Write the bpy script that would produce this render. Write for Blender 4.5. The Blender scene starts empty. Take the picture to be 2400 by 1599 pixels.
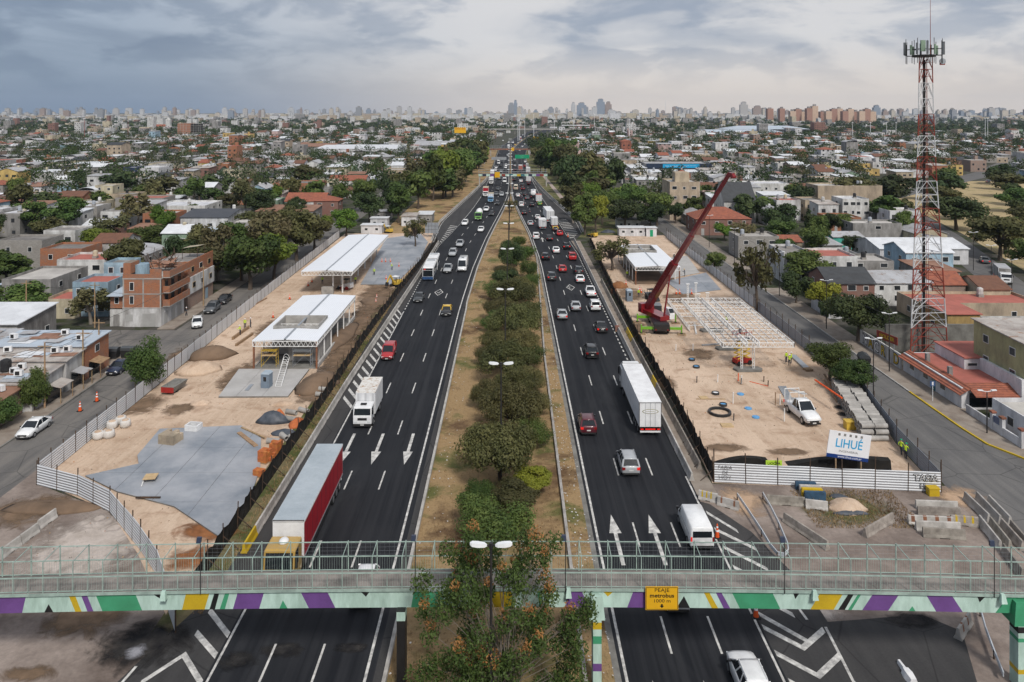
import bpy, bmesh, math, random
from mathutils import Vector, Matrix
R = math.radians
random.seed(7)
scene = bpy.context.scene
col = scene.collection
# ---------------------------------------------------------------- camera
H = 38.0            # flying height over the motorway
FOC = 1800.0        # focal length in photograph pixels (2400 wide)
PX, PY = 1195.5, 262.0   # vanishing point of the motorway
cam = bpy.data.cameras.new('camera')
cam.sensor_width = 36.0
cam.lens = 36.0 * FOC / 2400.0
cam.shift_x = (1200.0 - PX) / 2400.0
cam.shift_y = -(799.5 - PY) / 2400.0
cam.clip_start = 0.5
cam.clip_end = 40000
camo = bpy.data.objects.new('camera', cam)
col.objects.link(camo)
camo.location = (0, 0, H)
camo.rotation_euler = (R(90), 0, 0)
scene.camera = camo
# ---------------------------------------------------------------- world: overcast sky
SUN_EL, SUN_AZ = 46.0, 160.0     # azimuth clockwise from +Y (motorway direction)
world = bpy.data.worlds.new('World')
scene.world = world
world.use_nodes = True
wt = world.node_tree
wt.nodes.clear()
def wn(t, **kw):
    n = wt.nodes.new(t)
    for k, v in kw.items(): setattr(n, k, v)
    return n
def wmath(op, a, b=None, c=None, clamp=False):
    n = wn('ShaderNodeMath', operation=op, use_clamp=clamp)
    for i, x in enumerate((a, b, c)):
        if x is None: continue
        if isinstance(x, (int, float)): n.inputs[i].default_value = x
        else: wt.links.new(x, n.inputs[i])
    return n.outputs[0]
def wmix(f, a, b):
    n = wn('ShaderNodeMix', data_type='RGBA')
    for i, x in ((0, f), (6, a), (7, b)):
        if isinstance(x, (int, float)): n.inputs[i].default_value = x
        elif isinstance(x, tuple): n.inputs[i].default_value = (*x, 1)
        else: wt.links.new(x, n.inputs[i])
    return n.outputs[2]
sky = wn('ShaderNodeTexSky', sky_type='NISHITA')
sky.sun_disc = False
sky.sun_elevation = R(SUN_EL)
sky.sun_rotation = R(SUN_AZ)
tc = wn('ShaderNodeTexCoord')
sep = wn('ShaderNodeSeparateXYZ')
wt.links.new(tc.outputs['Generated'], sep.inputs[0])
dx, dy, dz = sep.outputs
zc = wmath('ADD', wmath('MAXIMUM', dz, 0.0), 0.06)
def planar(ox, sx, sy):
    cmb = wn('ShaderNodeCombineXYZ')
    wt.links.new(wmath('MULTIPLY', wmath('DIVIDE', dx, zc), sx), cmb.inputs[0])
    wt.links.new(wmath('MULTIPLY', wmath('DIVIDE', dy, zc), sy), cmb.inputs[1])
    cmb.inputs[2].default_value = ox
    return cmb.outputs[0]
def wnoise(vec, scale, detail, rough, dist=0.0):
    n = wn('ShaderNodeTexNoise')
    wt.links.new(vec, n.inputs['Vector'])
    n.inputs['Scale'].default_value = scale
    n.inputs['Detail'].default_value = detail
    n.inputs['Roughness'].default_value = rough
    n.inputs['Distortion'].default_value = dist
    return n.outputs[0]
def wramp(x, a, b):
    n = wn('ShaderNodeMapRange', interpolation_type='SMOOTHSTEP')
    wt.links.new(x, n.inputs[0])
    n.inputs[1].default_value = a; n.inputs[2].default_value = b
    return n.outputs[0]
mpw = wn('ShaderNodeMapping'); mpw.inputs['Scale'].default_value = (9.0, 9.0, 26.0); mpw.inputs['Location'].default_value = (1.7, 0.4, 2.2)
wt.links.new(tc.outputs['Generated'], mpw.inputs[0])
mp2 = wn('ShaderNodeMapping'); mp2.inputs['Scale'].default_value = (3.0, 3.0, 10.5); mp2.inputs['Location'].default_value = (0.35, 3.1, 0.2)
wt.links.new(tc.outputs['Generated'], mp2.inputs[0])
n1 = wnoise(mp2.outputs[0], 1.0, 7.0, 0.52, 0.45)
n2 = wnoise(mpw.outputs[0], 1.0, 7.0, 0.55, 0.3)
cl = wramp(n1, 0.44, 0.60)
c2_ = wramp(n2, 0.43, 0.60)
left = wramp(wmath('SUBTRACT', wmath('MULTIPLY', dx, -1.0), wmath('MULTIPLY', dz, 0.7)), -0.10, 0.46)
bright = wmix(left, (0.82, 0.81, 0.82), (0.40, 0.48, 0.60))
dark = wmix(left, (0.36, 0.42, 0.53), (0.19, 0.25, 0.36))
ccol = wmix(wmath('MULTIPLY', cl, 0.6), bright, dark)
ccol = wmix(wmath('MULTIPLY', c2_, wmath('ADD', wmath('MULTIPLY', cl, 0.2), 0.62)), ccol, dark)
hz = wramp(dz, 0.10, 0.0)
hcol = wmix(left, (0.92, 0.81, 0.72), (0.20, 0.28, 0.41))
ccol = wmix(wmath('MULTIPLY', hz, 0.92), ccol, hcol)
bg1 = wn('ShaderNodeBackground'); bg1.inputs[1].default_value = 0.10
wt.links.new(sky.outputs[0], bg1.inputs[0])
bg2 = wn('ShaderNodeBackground'); bg2.inputs[1].default_value = 0.84
wt.links.new(ccol, bg2.inputs[0])
mx = wn('ShaderNodeMixShader'); mx.inputs[0].default_value = 0.93
wt.links.new(bg1.outputs[0], mx.inputs[1]); wt.links.new(bg2.outputs[0], mx.inputs[2])
wo = wn('ShaderNodeOutputWorld')
wt.links.new(mx.outputs[0], wo.inputs[0])
# ---------------------------------------------------------------- sun behind the cloud
sd = bpy.data.lights.new('sun', 'SUN')
sd.energy = 2.9
sd.angle = R(10)
sd.color = (1.0, 0.95, 0.88)
so = bpy.data.objects.new('sun', sd)
col.objects.link(so)
_e, _a = R(SUN_EL), R(SUN_AZ)
_dir = Vector((math.cos(_e) * math.sin(_a), math.cos(_e) * math.cos(_a), math.sin(_e)))
so.rotation_euler = (-_dir).to_track_quat('-Z', 'Y').to_euler()
vs = scene.view_settings
vs.view_transform = 'Standard'; vs.look = 'None'; vs.gamma = 1.0; vs.use_curve_mapping = False
vs.exposure = 0.05
cy = scene.cycles
cy.max_bounces = 5; cy.diffuse_bounces = 2; cy.glossy_bounces = 2; cy.transmission_bounces = 3
cy.transparent_max_bounces = 6; cy.volume_bounces = 0
cy.caustics_reflective = False; cy.caustics_refractive = False
cy.use_denoising = True
cy.use_light_tree = False
cy.volume_step_rate = 10; cy.volume_max_steps = 16

# ---------------------------------------------------------------- picture -> place
def gnd(u, v, z=0.0):
    """the point of the ground (height z) that the photograph shows at pixel u, v"""
    Y = FOC * (H - z) / (v - PY)
    return ((u - PX) * Y / FOC, Y)
def xat(u, Y): return (u - PX) * Y / FOC
def zat(v, Y): return H - (v - PY) * Y / FOC

# ---------------------------------------------------------------- mesh building
class MB:
    def __init__(s): s.v = []; s.f = []; s.m = []
    def face(s, pts, m=0):
        b = len(s.v); s.v.extend(pts); s.f.append(list(range(b, b + len(pts)))); s.m.append(m); return s
    def box(s, x0, x1, y0, y1, z0, z1, m=0):
        return s.hexa([(x0,y0),(x1,y0),(x1,y1),(x0,y1)], [(x0,y0),(x1,y0),(x1,y1),(x0,y1)], z0, z1, m)
    def hexa(s, lo, hi, z0, z1, m=0):
        b = len(s.v); n = len(lo)
        s.v += [(x, y, z0) for x, y in lo] + [(x, y, z1) for x, y in hi]
        s.f.append([b + i for i in reversed(range(n))]); s.m.append(m)
        s.f.append([b + n + i for i in range(n)]); s.m.append(m)
        for i in range(n):
            j = (i + 1) % n
            s.f.append([b + i, b + j, b + n + j, b + n + i]); s.m.append(m)
        return s
    def prism(s, pts, z0, z1, m=0): return s.hexa(pts, pts, z0, z1, m)
    def ext(s, prof, axis, a0, a1, m=0):
        """extrude a 2-D profile along 'x' or 'y' between a0 and a1; profile (other, z), counter-clockwise"""
        b = len(s.v); n = len(prof)
        for a in (a0, a1):
            for p, z in prof: s.v.append((a, p, z) if axis == 'x' else (p, a, z))
        s.f.append([b + i for i in range(n)]); s.m.append(m)
        s.f.append([b + n + i for i in reversed(range(n))]); s.m.append(m)
        for i in range(n):
            j = (i + 1) % n
            s.f.append([b + j, b + i, b + n + i, b + n + j]); s.m.append(m)
        return s
    def bar(s, p, q, w, h=None, m=0):
        p, q = Vector(p), Vector(q); d = q - p
        if d.length < 1e-6: return s
        h = h or w; d.normalize()
        up = Vector((0, 0, 1)) if abs(d.z) < 0.95 else Vector((0, 1, 0))
        a = d.cross(up).normalized(); c = a.cross(d).normalized()
        b = len(s.v)
        for o in (p, q):
            for i, j in ((-1,-1),(1,-1),(1,1),(-1,1)):
                s.v.append(tuple(o + a * (w/2*i) + c * (h/2*j)))
        for f in ((0,1,2,3),(7,6,5,4),(0,4,5,1),(1,5,6,2),(2,6,7,3),(3,7,4,0)):
            s.f.append([b + i for i in f]); s.m.append(m)
        return s
    def cyl(s, p, q, r0, r1=None, n=8, m=0, caps=True):
        p, q = Vector(p), Vector(q); d = q - p
        if d.length < 1e-6: return s
        r1 = r0 if r1 is None else r1; d.normalize()
        up = Vector((0, 0, 1)) if abs(d.z) < 0.95 else Vector((0, 1, 0))
        a = d.cross(up).normalized(); c = a.cross(d).normalized()
        b = len(s.v)
        for o, r in ((p, r0), (q, r1)):
            for i in range(n):
                t = 2 * math.pi * i / n
                s.v.append(tuple(o + a * (r * math.cos(t)) + c * (r * math.sin(t))))
        for i in range(n):
            j = (i + 1) % n
            s.f.append([b + i, b + j, b + n + j, b + n + i]); s.m.append(m)
        if caps:
            s.f.append([b + i for i in reversed(range(n))]); s.m.append(m)
            s.f.append([b + n + i for i in range(n)]); s.m.append(m)
        return s
    def pipe(s, p, q, ro, ri, n=14, m=0):
        p, q = Vector(p), Vector(q); d = (q - p).normalized()
        up = Vector((0, 0, 1)) if abs(d.z) < 0.95 else Vector((0, 1, 0))
        a = d.cross(up).normalized(); c = a.cross(d).normalized(); b = len(s.v)
        for o, r in ((p, ro), (q, ro), (q, ri), (p, ri)):
            for i in range(n):
                t = 2 * math.pi * i / n
                s.v.append(tuple(o + a * (r * math.cos(t)) + c * (r * math.sin(t))))
        for k in range(4):
            k2 = (k + 1) % 4
            for i in range(n):
                j = (i + 1) % n
                s.f.append([b + k*n + i, b + k*n + j, b + k2*n + j, b + k2*n + i]); s.m.append(m)
        return s
    def loft(s, rings, m=0, caps=True, close=True):
        b = len(s.v); n = len(rings[0])
        for r in rings: s.v += [tuple(p) for p in r]
        for k in range(len(rings) - 1):
            for i in range(n if close else n - 1):
                j = (i + 1) % n
                s.f.append([b + k*n + i, b + k*n + j, b + (k+1)*n + j, b + (k+1)*n + i]); s.m.append(m)
        if caps:
            s.f.append([b + i for i in reversed(range(n))]); s.m.append(m)
            s.f.append([b + (len(rings)-1)*n + i for i in range(n)]); s.m.append(m)
        return s
    def dome(s, c, rx, ry, rz, n=10, k=4, m=0):
        rings = []
        for a in range(k):
            t = math.pi / 2 * a / k
            rings.append([(c[0] + rx*math.cos(t)*math.cos(2*math.pi*i/n), c[1] + ry*math.cos(t)*math.sin(2*math.pi*i/n), c[2] + rz*math.sin(t)) for i in range(n)])
        return s.loft(rings, m)
    def blob(s, c, rx, ry, rz, n=8, k=5, m=0, jit=0.0):
        rings = []
        for a in range(k + 1):
            t = math.pi * (a + .25) / (k + .5) - math.pi / 2
            rings.append([(c[0] + rx*math.cos(t)*math.cos(2*math.pi*i/n)*(1+random.uniform(-jit,jit)), c[1] + ry*math.cos(t)*math.sin(2*math.pi*i/n)*(1+random.uniform(-jit,jit)), c[2] + rz*math.sin(t)) for i in range(n)])
        return s.loft(rings, m)
    def mesh(s, name, mats, smooth=False):
        me = bpy.data.meshes.new(name)
        me.from_pydata(s.v, [], s.f)
        if not isinstance(mats, (list, tuple)): mats = [mats]
        for x in mats: me.materials.append(M[x] if isinstance(x, str) else x)
        if len(mats) > 1: me.polygons.foreach_set('material_index', s.m)
        if smooth: me.polygons.foreach_set('use_smooth', [True] * len(me.polygons))
        me.update()
        return me
    def build(s, name, mats, parent=None, smooth=False, loc=(0,0,0), rz=0.0):
        return ob(name, s.mesh(name, mats, smooth), parent, loc, rz)
def ob(name, data, parent=None, loc=(0,0,0), rz=0.0):
    o = bpy.data.objects.new(name, data); col.objects.link(o)
    o.location = loc
    if rz: o.rotation_euler = (0, 0, rz)
    if parent: o.parent = parent
    return o
def tag(o, label, cat, group=None, kind=None):
    o['label'] = label; o['category'] = cat
    if group: o['group'] = group
    if kind: o['kind'] = kind
    return o
def empty(name, loc=(0,0,0), rz=0.0, label=None, cat=None, group=None):
    o = bpy.data.objects.new(name, None); col.objects.link(o)
    o.location = loc; o.rotation_euler = (0, 0, rz); o.empty_display_size = 0.2
    if label: tag(o, label, cat, group)
    return o
def struct(name, mb, mats, label=None):
    o = mb.build(name, mats); o['kind'] = 'structure'
    if label: o['label'] = label
    return o
KIDS = {}
def ctree(o, loc=None, rz=None, parent=None, label=None, group=None, sc=None):
    c = o.copy(); col.objects.link(c); c.parent = parent
    if loc is not None: c.location = loc
    if rz is not None: c.rotation_euler = (0, 0, rz)
    if sc is not None: c.scale = (sc, sc, sc) if isinstance(sc, (int, float)) else sc
    if label: c['label'] = label
    if group: c['group'] = group
    if o.name not in KIDS: KIDS[o.name] = list(o.children)
    for ch in KIDS[o.name]: ctree(ch, parent=c)
    return c
ORD = ['first','second','third','fourth','fifth','sixth','seventh','eighth','ninth','tenth','eleventh','twelfth','thirteenth','fourteenth','fifteenth','sixteenth','seventeenth','eighteenth','nineteenth','twentieth']
def ordn(i):
    if i < 20: return ORD[i]
    n = i + 1
    return '%d%s' % (n, 'th' if 10 <= n % 100 <= 20 else {1:'st',2:'nd',3:'rd'}.get(n % 10, 'th'))
# ---------------------------------------------------------------- materials
M = {}
class NT:
    def __init__(s, name):
        s.m = bpy.data.materials.new(name); s.m.use_nodes = True
        s.t = s.m.node_tree; s.t.nodes.clear()
        s.out = s.n('ShaderNodeOutputMaterial')
        M[name] = s.m
    def n(s, ty, **kw):
        x = s.t.nodes.new(ty)
        for k, v in kw.items(): setattr(x, k, v)
        return x
    def put(s, x, sock):
        if x is None: return
        if isinstance(x, (int, float)): sock.default_value = x
        elif isinstance(x, tuple): sock.default_value = (*x, 1) if len(x) == 3 and sock.type == 'RGBA' else x
        else: s.t.links.new(x, sock)
    def math(s, op, a, b=None, clamp=False):
        x = s.n('ShaderNodeMath', operation=op, use_clamp=clamp); s.put(a, x.inputs[0]); s.put(b, x.inputs[1]); return x.outputs[0]
    def mix(s, f, a, b, bl='MIX'):
        x = s.n('ShaderNodeMix', data_type='RGBA', blend_type=bl); s.put(f, x.inputs[0]); s.put(a, x.inputs[6]); s.put(b, x.inputs[7]); return x.outputs[2]
    def rng(s, x, a, b, c=0.0, d=1.0):
        y = s.n('ShaderNodeMapRange'); s.put(x, y.inputs[0])
        for i, q in enumerate((a, b, c, d)): y.inputs[i+1].default_value = q
        return y.outputs[0]
    def co(s, mode='P', sc=None):
        if mode == 'P': v = s.n('ShaderNodeNewGeometry').outputs['Position']
        else: v = s.n('ShaderNodeTexCoord').outputs['Object']
        if sc:
            mp = s.n('ShaderNodeMapping'); s.put(v, mp.inputs[0]); mp.inputs['Scale'].default_value = sc; v = mp.outputs[0]
        return v
    def noise(s, vec, scale, detail=5.0, rough=.6, dist=0.0):
        x = s.n('ShaderNodeTexNoise'); s.put(vec, x.inputs['Vector'])
        x.inputs['Scale'].default_value = scale; x.inputs['Detail'].default_value = detail
        x.inputs['Roughness'].default_value = rough; x.inputs['Distortion'].default_value = dist
        return x.outputs[0]
    def bump(s, h, st, dist=.05):
        x = s.n('ShaderNodeBump'); s.put(h, x.inputs['Height']); x.inputs['Strength'].default_value = st; x.inputs['Distance'].default_value = dist; return x.outputs[0]
    def rand(s): return s.n('ShaderNodeObjectInfo').outputs['Random']
    def done(s, colr, rough=.8, spec=.3, metal=0.0, normal=None, emit=None, es=0.0, alpha=None, trans=None, coat=0.0):
        b = s.n('ShaderNodeBsdfPrincipled')
        s.put(colr, b.inputs['Base Color']); s.put(rough, b.inputs['Roughness']); s.put(metal, b.inputs['Metallic'])
        s.put(spec, b.inputs['Specular IOR Level'])
        if coat: b.inputs['Coat Weight'].default_value = coat; b.inputs['Coat Roughness'].default_value = .08
        if normal is not None: s.put(normal, b.inputs['Normal'])
        if emit: b.inputs['Emission Color'].default_value = (*emit, 1); b.inputs['Emission Strength'].default_value = es
        o = b.outputs[0]
        if trans:
            t = s.n('ShaderNodeBsdfTranslucent'); s.put(trans[1], t.inputs[0])
            x = s.n('ShaderNodeMixShader'); x.inputs[0].default_value = trans[0]; s.t.links.new(o, x.inputs[1]); s.t.links.new(t.outputs[0], x.inputs[2]); o = x.outputs[0]
        if alpha is not None:
            t = s.n('ShaderNodeBsdfTransparent'); x = s.n('ShaderNodeMixShader'); s.put(alpha, x.inputs[0]); s.t.links.new(t.outputs[0], x.inputs[1]); s.t.links.new(o, x.inputs[2]); o = x.outputs[0]
        s.t.links.new(o, s.out.inputs[0])
        return s.m
def mat(name, c, c2=None, r=.8, s=.6, b=.15, bs=8.0, metal=0.0, sp=.3, rnd=0.0, co='P', grain=.12, st=None):
    """weathered surface: two tones in blotches, fine grain, light relief"""
    t = NT(name); v = t.co(co, st)
    c2 = c2 or tuple(x * .72 for x in c)
    k = t.noise(v, s, 6, .62, .2)
    f = t.rng(k, .38, .66)
    colr = t.mix(f, c, c2)
    g = t.noise(v, bs, 4, .7)
    colr = t.mix(grain, colr, t.mix(g, (0, 0, 0), (1, 1, 1)), 'OVERLAY') if grain else colr
    if rnd:
        h = t.n('ShaderNodeHueSaturation'); t.put(colr, h.inputs['Color'])
        rr = t.rand(); t.put(t.rng(rr, 0, 1, 1 - rnd, 1 + rnd), h.inputs['Value'])
        t.put(t.rng(t.math('FRACT', t.math('MULTIPLY', rr, 7.31)), 0, 1, .5 - rnd*.06, .5 + rnd*.06), h.inputs['Hue'])
        colr = h.outputs[0]
    nm = t.bump(g, b, .04) if b else None
    return t.done(colr, r, sp, metal, nm)
def bands(name, c, c2, axis, period, depth=.5, dirt=.3, r=.55, metal=0.0, co='P', s=.35, rust=None, line=0.0):
    """profiled sheet: ribs across the given axis, blotchy weathering"""
    t = NT(name); v = t.co(co)
    w = t.n('ShaderNodeTexWave', wave_type='BANDS', bands_direction=axis); t.put(v, w.inputs[0])
    w.inputs['Scale'].default_value = .314 / period; w.inputs['Distortion'].default_value = 0
    k = t.noise(v, s, 6, .65, .3)
    colr = t.mix(t.math('MULTIPLY', t.rng(k, .4, .7), dirt * 2, True), c, c2)
    if rust: colr = t.mix(t.rng(t.noise(v, s * 2.3, 6, .7, .5), .56, .68), colr, rust)
    if line: colr = t.mix(t.math('MULTIPLY', t.rng(w.outputs[1], .0, .35, 1, 0), line), colr, tuple(x * .45 for x in c))
    return t.done(colr, r, .35, metal, t.bump(w.outputs[1], depth, period * .25))
def bricks(name, c, c2, mortar, w=.33, h=.19, ms=.02, r=.85, dirt=(.2,.18,.16), da=.5):
    t = NT(name); v = t.co('P')
    sp = t.n('ShaderNodeSeparateXYZ'); t.put(v, sp.inputs[0])
    cb = t.n('ShaderNodeCombineXYZ'); t.put(t.math('ADD', sp.outputs[0], sp.outputs[1]), cb.inputs[0]); t.put(sp.outputs[2], cb.inputs[1])
    b = t.n('ShaderNodeTexBrick'); t.put(cb.outputs[0], b.inputs[0])
    for i, x in ((1, c), (2, c2), (3, mortar)): b.inputs[i].default_value = (*x, 1)
    b.inputs['Scale'].default_value = 1; b.inputs['Mortar Size'].default_value = ms; b.inputs['Brick Width'].default_value = w; b.inputs['Row Height'].default_value = h
    k = t.noise(v, .5, 6, .65)
    colr = t.mix(t.math('MULTIPLY', t.rng(k, .45, .72), da), b.outputs[0], dirt)
    return t.done(colr, r, .2, 0, t.bump(b.outputs[1], -.4, .02))
# asphalt
t = NT('asphalt_new'); v = t.co('P')
str_ = t.noise(t.co('P', (1.6, .012, 1)), 1.0, 4, .6)
k = t.noise(v, .12, 5, .6); g = t.noise(v, 9, 3, .7)
cc = t.mix(t.rng(str_, .38, .72), (.009, .0102, .0135), (.03, .0315, .036))
cc = t.mix(t.math('MULTIPLY', t.rng(k, .45, .75), .45), cc, (.03, .031, .035))
cc = t.mix(.25, cc, t.mix(g, (0,0,0), (1,1,1)), 'OVERLAY')
sx_ = t.n('ShaderNodeSeparateXYZ'); t.put(v, sx_.inputs[0])
seam = t.math('ABSOLUTE', t.math('SUBTRACT', t.math('FRACT', t.math('MULTIPLY', t.math('ADD', sx_.outputs[0], t.math('MULTIPLY', t.noise(t.co('P', (.3, .05, 1)), 1.0, 3, .5), .5)), .286)), .5))
cc = t.mix(t.math('MULTIPLY', t.rng(seam, .49, .5), .6), cc, (.005, .005, .006))
pt_ = t.noise(t.co('P', (.5, .09, 1)), .5, 5, .7, .4)
cc = t.mix(t.math('MULTIPLY', t.rng(pt_, .56, .66), .4), cc, (.04, .041, .045))
t.done(cc, t.rng(str_, .3, .7, .68, .9), .18, 0, t.bump(g, .12, .02))
def asph(name, a, b, d):
    t = NT(name); v = t.co('P')
    k = t.noise(v, .09, 6, .65, .6); l = t.noise(t.co('P', (1.0, .05, 1)), .8, 4, .6); g = t.noise(v, 6, 4, .75)
    cc = t.mix(t.rng(k, .36, .66), a, b)
    cc = t.mix(t.math('MULTIPLY', t.rng(l, .42, .7), .6), cc, d)
    vo = t.n('ShaderNodeTexVoronoi', feature='DISTANCE_TO_EDGE'); t.put(t.mix(.12, v, t.n('ShaderNodeTexNoise').outputs[1]), vo.inputs['Vector']); vo.inputs['Scale'].default_value = .17
    cc = t.mix(t.math('MULTIPLY', t.rng(vo.outputs[0], .0, .012, 1, 0), .55), cc, tuple(x*.35 for x in d))
    cc = t.mix(.3, cc, t.mix(g, (0,0,0), (1,1,1)), 'OVERLAY')
    t.done(cc, .85, .2, 0, t.bump(g, .2, .02))
asph('asphalt_old', (.165,.16,.155), (.12,.118,.118), (.075,.075,.08))
asph('asphalt_side', (.20,.185,.17), (.13,.125,.12), (.07,.07,.074))
asph('asphalt_shoulder', (.062,.06,.06), (.048,.047,.048), (.03,.03,.032))
# sand of the building sites
t = NT('sand'); v = t.co('P')
k = t.noise(v, .07, 6, .62, .6); tr = t.noise(t.co('P', (1.4, .07, 1)), 1.0, 5, .65, .8); g = t.noise(v, 3.2, 6, .75); k2 = t.noise(v, .35, 6, .7, .4)
cc = t.mix(t.rng(k, .36, .66), (.60,.46,.35), (.44,.325,.235))
cc = t.mix(t.math('MULTIPLY', t.rng(tr, .46, .74), .55), cc, (.66,.53,.41))
cc = t.mix(t.math('MULTIPLY', t.rng(k2, .50, .70), .75), cc, (.30,.19,.125))
cc = t.mix(.28, cc, t.mix(g, (0,0,0), (1,1,1)), 'OVERLAY')
t.done(cc, .95, .1, 0, t.bump(t.math('ADD', g, t.math('MULTIPLY', tr, 1.5)), .5, .12))
# dry grass with green patches and bare earth
def grassy(name, dry, green, earth, gth=.54, eth=.58):
    t = NT(name); v = t.co('P')
    k = t.noise(v, .16, 6, .65, .4); e = t.noise(v, .1, 6, .7, .3); g = t.noise(v, 3.5, 6, .8); f = t.noise(v, 14, 3, .8)
    cc = t.mix(t.rng(k, gth, gth + .12), dry, green)
    cc = t.mix(t.rng(e, eth, eth + .1), cc, earth)
    cc = t.mix(t.math('MULTIPLY', t.rng(g, .5, .7), .5), cc, tuple(x * .5 for x in earth))
    cc = t.mix(.35, cc, t.mix(f, (0,0,0), (1,1,1)), 'OVERLAY')
    t.done(cc, .95, .1, 0, t.bump(f, .7, .08))
grassy('dry_grass', (.34,.235,.125), (.12,.125,.045), (.14,.088,.05), .52, .52)
grassy('verge', (.20,.17,.095), (.085,.105,.035), (.15,.115,.08), .44, .6)
grassy('park_grass', (.42,.33,.19), (.16,.17,.06), (.3,.23,.15), .56, .62)
grassy('city_ground', (.085,.08,.07), (.04,.052,.022), (.11,.10,.09), .46, .56)
mat('earth', (.2,.135,.09), (.115,.08,.055), .95, .25, .5, 3)
mat('rust_earth', (.30,.14,.06), (.16,.065,.028), .95, .35, .5, 4)
mat('dirty_pave', (.29,.24,.21), (.13,.10,.085), .9, .16, .4, 2.5, grain=.4)
mat('pave', (.30,.26,.22), (.21,.17,.14), .9, .5, .2, 4)
mat('pale_pave', (.42,.35,.31), (.34,.27,.235), .9, .3, .15, 4)
mat('slab', (.34,.355,.385), (.20,.225,.26), .55, .2, .05, 3, sp=.4)
mat('slab_dry', (.44,.43,.42), (.36,.35,.34), .8, .3, .06, 4)
mat('concrete', (.38,.365,.345), (.25,.24,.225), .85, .7, .15, 6, rnd=.12)
mat('concrete_dark', (.21,.205,.19), (.12,.115,.105), .9, .6, .2, 6, rnd=.1)
mat('barrier', (.46,.44,.415), (.29,.275,.255), .85, 1.1, .15, 7, rnd=.16)
mat('barrier_old', (.33,.30,.265), (.18,.16,.14), .9, 1.4, .3, 6, rnd=.2)
mat('line_paint', (.66,.65,.62), (.27,.265,.26), .7, 1.6, .08, 9, grain=.4)
mat('burnt_and_shade', (.011,.011,.013), (.045,.042,.04), .9, .6, .3, 5)
mat('ash', (.36,.36,.39), (.14,.14,.15), .95, 1.2, .2, 6)
mat('mint', (.50,.67,.60), (.33,.46,.40), .55, .9, .06, 8, grain=.15, st=(1.3,1.3,.35))
mat('mint_rail', (.36,.47,.42), (.24,.31,.28), .5, 1.5, .04, 8)
mat('p_purple', (.16,.075,.26), (.13,.06,.21), .5, .8, .03)
mat('p_green', (.06,.31,.165), (.05,.25,.13), .5, .8, .03)
mat('p_yellow', (.55,.38,.02), (.47,.32,.02), .5, .8, .03)
mat('p_black', (.012,.012,.013), (.02,.02,.02), .5, .8, .03)
mat('deck', (.27,.24,.22), (.13,.12,.11), .85, .5, .15, 4, grain=.2)
mat('black_metal', (.022,.022,.024), (.04,.036,.032), .5, 1.5, .1)
mat('dark_iron', (.05,.036,.028), (.09,.055,.035), .75, 2, .2)
mat('galv', (.42,.45,.48), (.33,.35,.38), .4, .8, .05, metal=.5)
mat('white_steel', (.80,.80,.79), (.66,.66,.65), .45, .8, .04)
mat('lamp_white', (.78,.8,.82), (.7,.72,.74), .35, 2, .02)
mat('rust_steel', (.25,.11,.06), (.15,.07,.045), .8, 1.5, .2)
mat('timber', (.36,.24,.14), (.22,.15,.09), .85, 2.5, .25, 12, rnd=.15)
mat('ply', (.55,.40,.22), (.42,.3,.17), .8, 2, .1, 8)
mat('orange_brick', (.50,.165,.05), (.40,.125,.04), .85, 3, .1, 10, rnd=.12)
mat('sign_yellow', (.72,.40,.015), (.66,.36,.015), .45, .8, 0, grain=0)
mat('sign_white', (.80,.80,.82), (.75,.75,.77), .45, .8, 0, grain=0)
mat('sign_blue', (.01,.04,.2), (.01,.04,.18), .45, .8, 0, grain=0)
mat('sign_cyan', (.02,.35,.66), (.02,.33,.6), .45, .8, 0, grain=0)
mat('sign_green', (.01,.30,.15), (.01,.27,.13), .45, .8, 0, grain=0)
mat('ink', (.008,.008,.008), (.012,.012,.012), .6, .8, 0, grain=0)
mat('lime', (.42,.62,.05), (.36,.55,.05), .6, 1, 0)
mat('mesh_black', (.008,.008,.008), (.018,.016,.014), .9, .8, .3, 3)
mat('hose', (.035,.035,.038), (.05,.05,.05), .5, 2, 0)
mat('tarp', (.045,.055,.07), (.09,.1,.12), .5, 1.2, .3, 3)
mat('plastic_grey', (.18,.23,.29), (.15,.19,.24), .5, 1, .03)
mat('plastic_blue', (.12,.34,.62), (.1,.28,.52), .5, 1, .02)
mat('cone_orange', (.75,.11,.02), (.62,.08,.02), .5, 2, 0)
mat('bag_white', (.62,.6,.58), (.5,.48,.45), .8, 2, .3, 5)
mat('rubber', (.014,.014,.015), (.022,.022,.022), .8, 2, .05, co='O')
mat('rim', (.45,.46,.48), (.3,.3,.32), .35, 4, 0, metal=.7, co='O')
mat('chassis', (.018,.018,.02), (.03,.028,.027), .7, 2, .1, co='O')
mat('plate', (.62,.62,.6), (.5,.5,.5), .5, 2, 0, co='O')
t = NT('glass'); t.done((.012,.016,.02), .06, .6)
t = NT('pane'); t.done(t.mix(t.rand(), (.012,.015,.018), (.055,.06,.066)), .12, .5)
t = NT('tail'); t.done((.4,.01,.008), .3, .5, emit=(1,.03,.02), es=.45)
t = NT('tail_off'); t.done((.22,.008,.008), .3, .5)
t = NT('headlamp'); t.done((.6,.62,.64), .15, .6)
def paint(name, c, rough=.32, coat=.6):
    t = NT(name); g = t.noise(t.co('O'), 1.3, 4, .6)
    t.done(t.mix(t.rng(g, .35, .7), c, tuple(x * .82 + .006 for x in c)), rough, .45, 0, coat=coat)
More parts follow.
